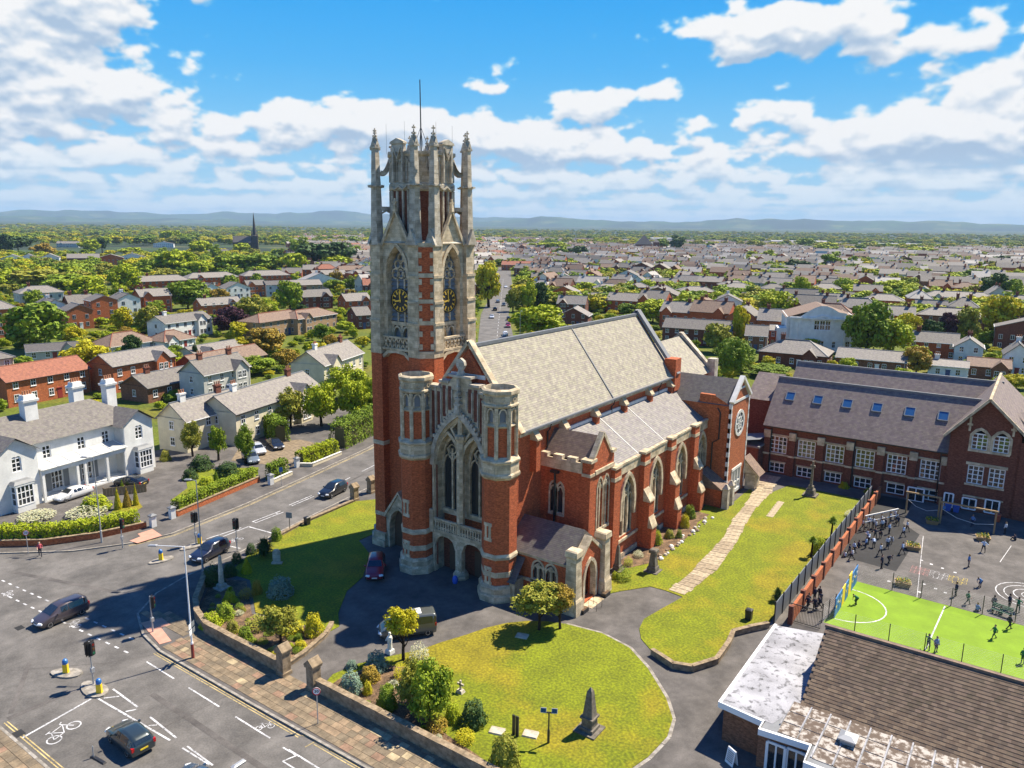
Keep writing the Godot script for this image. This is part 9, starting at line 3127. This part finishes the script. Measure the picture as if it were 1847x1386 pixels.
func hedge(called: String, pts: Array, w: float, h: float, k: String, label: String, count: int, s := 0.085):
	var o := Vector3(pts[0][0], 0.12, pts[0][1])
	var r := RandomNumberGenerator.new()
	r.seed = count
	var b := MB.new()
	var total := 0.0
	for i in range(pts.size() - 1):
		total += Vector2(pts[i][0], pts[i][1]).distance_to(Vector2(pts[i + 1][0], pts[i + 1][1]))
	for i in range(pts.size() - 1):
		var a := Vector3(pts[i][0], 0, pts[i][1]) - Vector3(o.x, 0, o.z); var e := Vector3(pts[i + 1][0], 0, pts[i + 1][1]) - Vector3(o.x, 0, o.z)
		var d := (e - a).normalized()
		var sd := Vector3(-d.z, 0, d.x)
		for q in int(count * a.distance_to(e) / total):
			var side := r.randf()
			var t := r.randf_range(-0.02, 1.02)
			var u := r.randf_range(-1, 1); var y := r.randf()
			var out := Vector3.UP
			var bump := 1.0 + 0.09 * sin(t * 19.0 + y * 4.0) + 0.06 * sin(t * 47.0 + u * 3.0)
			if side < 0.45:
				y = 1.0 - 0.12 * u * u
			else:
				u = signf(u) * (1.0 - 0.1 * y)
				out = sd * u
			leaf(b, a.lerp(e, t) + sd * u * w / 2 * bump + Vector3(0, y * h * bump, 0) - out * r.randf() * 0.2, out, s * r.randf_range(0.7, 1.3), r)
		var f := MB.new()
	single(called, b, leaf_of(k), label, "hedge", o)
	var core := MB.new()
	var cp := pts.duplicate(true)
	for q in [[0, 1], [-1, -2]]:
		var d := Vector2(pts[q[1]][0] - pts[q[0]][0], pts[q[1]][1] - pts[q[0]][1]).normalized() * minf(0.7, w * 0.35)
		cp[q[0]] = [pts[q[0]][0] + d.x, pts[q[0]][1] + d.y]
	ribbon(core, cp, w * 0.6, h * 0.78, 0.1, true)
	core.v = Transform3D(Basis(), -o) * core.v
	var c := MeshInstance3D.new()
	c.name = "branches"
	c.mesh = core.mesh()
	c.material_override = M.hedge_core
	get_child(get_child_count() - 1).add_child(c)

func build_trees():
	mat("bark", lin(0.12, 0.085, 0.06), 0.95, T.earth, 0.8)
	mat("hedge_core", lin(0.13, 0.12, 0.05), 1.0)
	# near trees
	plant_tree(-39.6, -41.4, 5.2, 1.4, "y", "near", "small yellow-green tree in front of the grey van", "", 0.42)
	plant_tree(-33.2, -52.0, 5.0, 2.5, "o", "near", "larger of the two bronze-green lawn trees before the porch", "", 0.3)
	plant_tree(-31.8, -53.3, 4.5, 1.6, "a", "near", "smaller of the two bronze-green lawn trees before the porch", "", 0.34)
	plant_tree(-32.6, -36.6, 5.4, 1.8, "g", "near", "tall green leafy tree beside the near wall", "", 0.03)
	plant_tree(-34.6, -37.3, 4.4, 1.4, "o", "near", "lower olive leafy tree beside the statue bed", "", 0.03)
	plant_tree(-49.6, -37.0, 4.1, 1.7, "o", "near", "thin straw-green tree in the corner bed", "", 0.22)
	plant_tree(-104.5, -63.8, 6.3, 1.5, "o", "near", "upright tree nearest the villa in front of the cream house", "upright trees before the cream house", 0.12)
	plant_tree(-99.7, -65.0, 6.2, 1.4, "g", "near", "middle upright tree in front of the cream house", "upright trees before the cream house", 0.12)
	plant_tree(-94.8, -66.2, 6.6, 1.6, "m", "near", "upright tree nearest the road in front of the cream house", "upright trees before the cream house", 0.12)
	for q in [[-103.0, -88.0, 9.0, 3.6, "b", "third"], [-106.5, -84.0, 8.0, 3.0, "o", "fourth"], [-99.5, -92.5, 9.5, 3.4, "b", "second"], [-110.0, -80.5, 6.5, 2.6, "m", "sixth"], [-97.0, -97.0, 7.5, 3.0, "m", "nearest"], [-101.5, -99.0, 8.5, 3.3, "b", "fifth"]]:
		plant_tree(q[0], q[1], q[2], q[3], q[4], "near", "%s tree above the tall hedge, %s one from the tower" % [LEAF_WORD[q[4]], q[5]], "trees above the tall hedge", 0.08)
	for q in SHRUBS:
		var form: String = q[4]
		if form == "q":          # palm-like tree: bare stem with a spiky head
			var p := thing("cabbage_palm", q[6], "palm tree", Vector3(q[0], 0.15, q[1]))
			var b := MB.new()
			b.tube([Vector3.ZERO, Vector3(0.05, q[2] * 0.6, 0)], 0.13, 0.09, 7)
			part("trunk", b, M.bark, p)
			inst("crown", crown_mesh("spiky", 1), leaf_of(q[5]), p, Transform3D(Basis.from_scale(Vector3(q[3], q[3] * 0.8, q[3])), Vector3(0.05, q[2] * 0.55, 0)))
			continue
		var nm: String = {"b": "shrub", "s": "loose_shrub", "c": "conifer", "p": "spiky_plant"}[form]
		var o := MeshInstance3D.new()
		o.name = uniq(nm)
		o.mesh = crown_mesh({"b": "bush", "s": "sparse", "c": "cone", "p": "spiky"}[form], rng.randi() % 3)
		o.material_override = leaf_of(q[5])
		add_child(o)
		o.position = Vector3(q[0], 0.15, q[1])
		o.rotation.y = rng.randf() * TAU
		o.scale = Vector3(q[3], q[2] / 2.0 if form != "p" else q[2] / 1.7, q[3])
		tag(o, q[6], "shrub")
	# small bedding plants filling the two beds
	var beds := [pv([[-62.5, -38.6], [-60.5, -37.2], [-56.2, -35.2], [-47.2, -35.2], [-47.4, -38.6], [-49.0, -39.8], [-56.0, -38.2], [-61.5, -41.0]]), pv([[-41.2, -35.2], [-41.2, -38.8], [-38.8, -40.2], [-33.4, -36.6], [-27.4, -35.4]])]
	for i in 110:
		var bed: PackedVector2Array = beds[i % 2]
		var p := Vector2(rng.randf_range(-63, -46) if i % 2 == 0 else rng.randf_range(-42, -27), rng.randf_range(-41, -35))
		if not Geometry2D.is_point_in_polygon(p, bed):
			continue
		var o := MeshInstance3D.new()
		o.name = uniq("bedding_plant")
		o.mesh = crown_mesh(["sparse", "bush", "sparse", "spiky"][rng.randi() % 4], rng.randi() % 3)
		o.material_override = leaf_of("ybogmw"[rng.randi() % 6])
		add_child(o)
		o.position = Vector3(p.x, 0.17, p.y)
		var s := rng.randf_range(0.25, 0.6)
		o.scale = Vector3(s, s * rng.randf_range(0.4, 0.8), s)
		tag(o, "small leafy bedding plant in the corner flower bed" if i % 2 == 0 else "small leafy bedding plant behind the near lawn wall", "plant", "bedding plants of the corner bed" if i % 2 == 0 else "bedding plants of the near bed")
	hedge("hedge", [[-96.5, -29.4], [-91.4, -33.0], [-88.0, -36.0], [-85.6, -40.0], [-84.5, -44.0]], 1.7, 1.9, "b", "long clipped hedge behind the curved red wall at the corner", 11000)
	hedge("hedge", [[-84.6, -49.0], [-87.6, -62.4]], 1.5, 1.8, "g", "clipped hedge behind the straight red wall of the side road", 7500)
	hedge("hedge", [[-85.9, -63.6], [-86.6, -67.0]], 1.3, 2.2, "m", "short thick hedge beside the blue road sign", 2600)
	hedge("hedge", [[-88.3, -71.0], [-89.2, -78.6]], 1.9, 2.0, "b", "bright clipped hedge above the low pale wall", 5000)
	hedge("hedge", [[-90.0, -80.0], [-93.5, -92.0], [-98.0, -104.0]], 3.0, 4.2, "m", "tall dark hedge running up the side road towards the tower", 11000, 0.12)
	hedge("hedge", [[-100.0, -77.0], [-108.0, -80.0]], 2.6, 3.4, "m", "dark hedge behind the parked black and silver cars", 6000, 0.12)
	# town trees picked out one by one
	var list := []
	for q in TREES:
		var dist := Vector2(q[0], q[1]).length()
		var n := plant_tree(q[0], q[1], maxf(q[2] * 1.3, 2.0), q[3] * 1.18, q[4], "near" if dist < 210 else ("mid" if dist < 480 else "far"), "", "trees of the town", 0.03)
		list.append([n, q[0], q[1], LEAF_WORD[q[4]]])
	var r := RandomNumberGenerator.new()
	r.seed = 314
	var tries := 0
	while list.size() < 280 and tries < 4000:
		tries += 1
		var dd := 170.0 + 520.0 * r.randf()
		var az := deg_to_rad(35.0 + r.randf_range(-34, 34))
		var x := -sin(az) * dd; var z := -cos(az) * dd
		var left: bool = x < z * 0.78
		if (not left and r.randf() < 0.55) or not off_road(x, z, 9.0) or not far_from(x, z, TREES, 6.0):
			continue
		var ok := true
		for t in town:
			if absf(t[1] - x) < 8.5 and absf(t[2] - z) < 8.5:
				ok = false
				break
		if not ok:
			continue
		var k: String = "bbgmyogdmab"[r.randi() % 11]
		var h := r.randf_range(3.5, 7.5) if dd < 330 else r.randf_range(5, 10)
		list.append([plant_tree(x, z, h, h * r.randf_range(0.38, 0.55), k, "mid" if dd < 380 else "far", "", "trees of the town", 0.02), x, z, LEAF_WORD[k]])
	name_by_place(list, "tree")

func clear_of_town(x: float, z: float, d: float) -> bool:
	for t in town:
		if absf(t[1] - x) < d and absf(t[2] - z) < d:
			return false
	return true

# ---------- far plain, woods and hills ----------
func plain_rise(d: float) -> float:      # the plain climbs gently inland towards the hills
	return maxf(0.0, d - 2300.0) * 0.0072

func build_far():
	var pb := MB.new()
	var steps := [2300.0, 3200.0, 4300.0, 5600.0, 7300.0, 9600.0, 12600.0]
	for i in 26:
		for j in 6:
			var q := []
			for e in [[i, j], [i + 1, j], [i + 1, j + 1], [i, j + 1]]:
				var az := deg_to_rad(35.0 + 52.0 - 4.0 * e[0])
				q.append(Vector3(-sin(az) * steps[e[1]], plain_rise(steps[e[1]]) - 0.2, -cos(az) * steps[e[1]]))
			pb.quad(q[0], q[1], q[2], q[3])
	setting("terrain", pb, M.land)
	var r := RandomNumberGenerator.new()
	r.seed = 2718
	var kinds := ["b", "g", "m", "y", "o"]
	for ki in 5:
		var xs := []
		for i in 2600:
			var dd := 330.0 + 5400.0 * pow(r.randf(), 1.9)
			var az := deg_to_rad(35.0 + r.randf_range(-36, 36))
			var x := -sin(az) * dd; var z := -cos(az) * dd
			var left: bool = x < z * 0.78
			var belt := sin(x * 0.004 + z * 0.0055) + 0.6 * sin(x * 0.011 - z * 0.007)
			if belt < ((0.05 if dd < 1500 else -0.5) if left else (-0.7 if dd < 1500 else 0.3)) and dd < 2600:
				continue
			if dd < 700 and (not off_road(x, z, 10.0) or not clear_of_town(x, z, 7.0)):
				continue
			var s := r.randf_range(4.5, 8.0) * (1.0 if dd < 1500 else r.randf_range(1.0, 2.2))
			xs.append(Transform3D(Basis(Vector3.UP, r.randf() * TAU).scaled(Vector3(s, s * (0.62 if dd < 2500 else 0.5), s)), Vector3(x, -0.4 + plain_rise(dd), z)))
		var mm := MultiMesh.new()
		mm.transform_format = MultiMesh.TRANSFORM_3D
		mm.mesh = crown_mesh("far", ki % 4)
		mm.instance_count = xs.size()
		for i in xs.size():
			mm.set_instance_transform(i, xs[i])
		var o := MultiMeshInstance3D.new()
		o.name = uniq("far_wood")
		o.multimesh = mm
		o.material_override = leaf_of(kinds[ki])
		o.set_meta("kind", "stuff")
		o.set_meta("label", "distant %s trees spread over the far town and plain" % LEAF_WORD[kinds[ki]])
		add_child(o)
	# garden shrubs and small trees between the nearer houses
	for ki in 4:
		var xs := []
		for i in 620:
			var dd := 135.0 + 330.0 * sqrt(r.randf())
			var az := deg_to_rad(35.0 + r.randf_range(-35, 35))
			var x := -sin(az) * dd; var z := -cos(az) * dd
			if not off_road(x, z, 7.5) or not clear_of_town(x, z, 7.0) or (x > -38.0 and z > -136.0) or (x > -62.0 and z > -114.0) or Vector2(x + 53, z + 246).length() < 17:
				continue
			var s := r.randf_range(0.9, 2.6)
			xs.append(Transform3D(Basis(Vector3.UP, r.randf() * TAU).scaled(Vector3(s, s * r.randf_range(0.45, 0.8), s)), Vector3(x, -0.1, z)))
		var mm := MultiMesh.new()
		mm.transform_format = MultiMesh.TRANSFORM_3D
		mm.mesh = crown_mesh("mid", ki)
		mm.instance_count = xs.size()
		for i in xs.size():
			mm.set_instance_transform(i, xs[i])
		var o := MultiMeshInstance3D.new()
		o.name = uniq("garden_shrubbery")
		o.multimesh = mm
		o.material_override = leaf_of(["b", "g", "y", "m"][ki])
		o.set_meta("kind", "stuff")
		o.set_meta("label", "%s garden shrubbery between the town houses" % LEAF_WORD[["b", "g", "y", "m"][ki]])
		add_child(o)
	# hills along the horizon
	world_mat("hill", lin(0.40, 0.56, 0.42), 1.0, T.land, 0.00025)
	var f := FastNoiseLite.new()
	f.seed = 4
	f.frequency = 0.02
	f.fractal_octaves = 4
	for ridge in 2:
		var b := MB.new()
		var dist: float = [13000.0, 17000.0][ridge]
		var prev := []
		for i in 181:
			var t := -45.0 + 0.5 * i
			var az := deg_to_rad(35.0 - t)
			var env: float = 0.0
			if ridge == 1:
				env = 150.0 * smoothstep(-46.0, -28.0, t) * (1.0 - smoothstep(-6.0, 12.0, t)) + 90.0 * exp(-pow((t + 13.0) / 4.0, 2)) + 75.0
			else:
				env = 60.0 + 95.0 * exp(-pow((t - 3.0) / 5.0, 2)) + 110.0 * exp(-pow((t - 20.0) / 7.0, 2)) + 70.0 * exp(-pow((t - 31.0) / 6.0, 2))
			var hgt := maxf(8.0, 70.0 + 0.95 * env * (1.0 + 0.45 * f.get_noise_1d(t * 6.0 + ridge * 50)) + 22.0 * f.get_noise_1d(t * 25.0 + 9.0))
			var row := []
			for q in [[-1800.0, -0.3], [-900.0, 0.4], [-300.0, 0.85], [0.0, 1.0], [900.0, 0.7]]:
				var dd: float = dist + q[0]
				row.append(Vector3(-sin(az) * dd, maxf(-30.0, hgt * q[1]), -cos(az) * dd))
			if i > 0:
				for j in row.size() - 1:
					b.quad(prev[j], row[j], row[j + 1], prev[j + 1])
			prev = row
		setting("hills", b, M.hill)
	# pale glasshouse roofs out on the plain
	for q in [[-1180.0, -2500.0, 190.0, "long white shed roof far out on the plain, left of the nave gable"], [-620.0, -2350.0, 160.0, "long white shed roof far out on the plain beyond the terraces"], [-300.0, -2100.0, 130.0, "white shed roof far out on the plain above the school"]]:
		var n := thing("far_shed", q[3], "shed", Vector3(q[0], 0, q[1]), 0.5)
		fill_house(n, q[2], 40.0, 7.0, 3.0, "g", "render_grey", "white_roof", 0, 3)
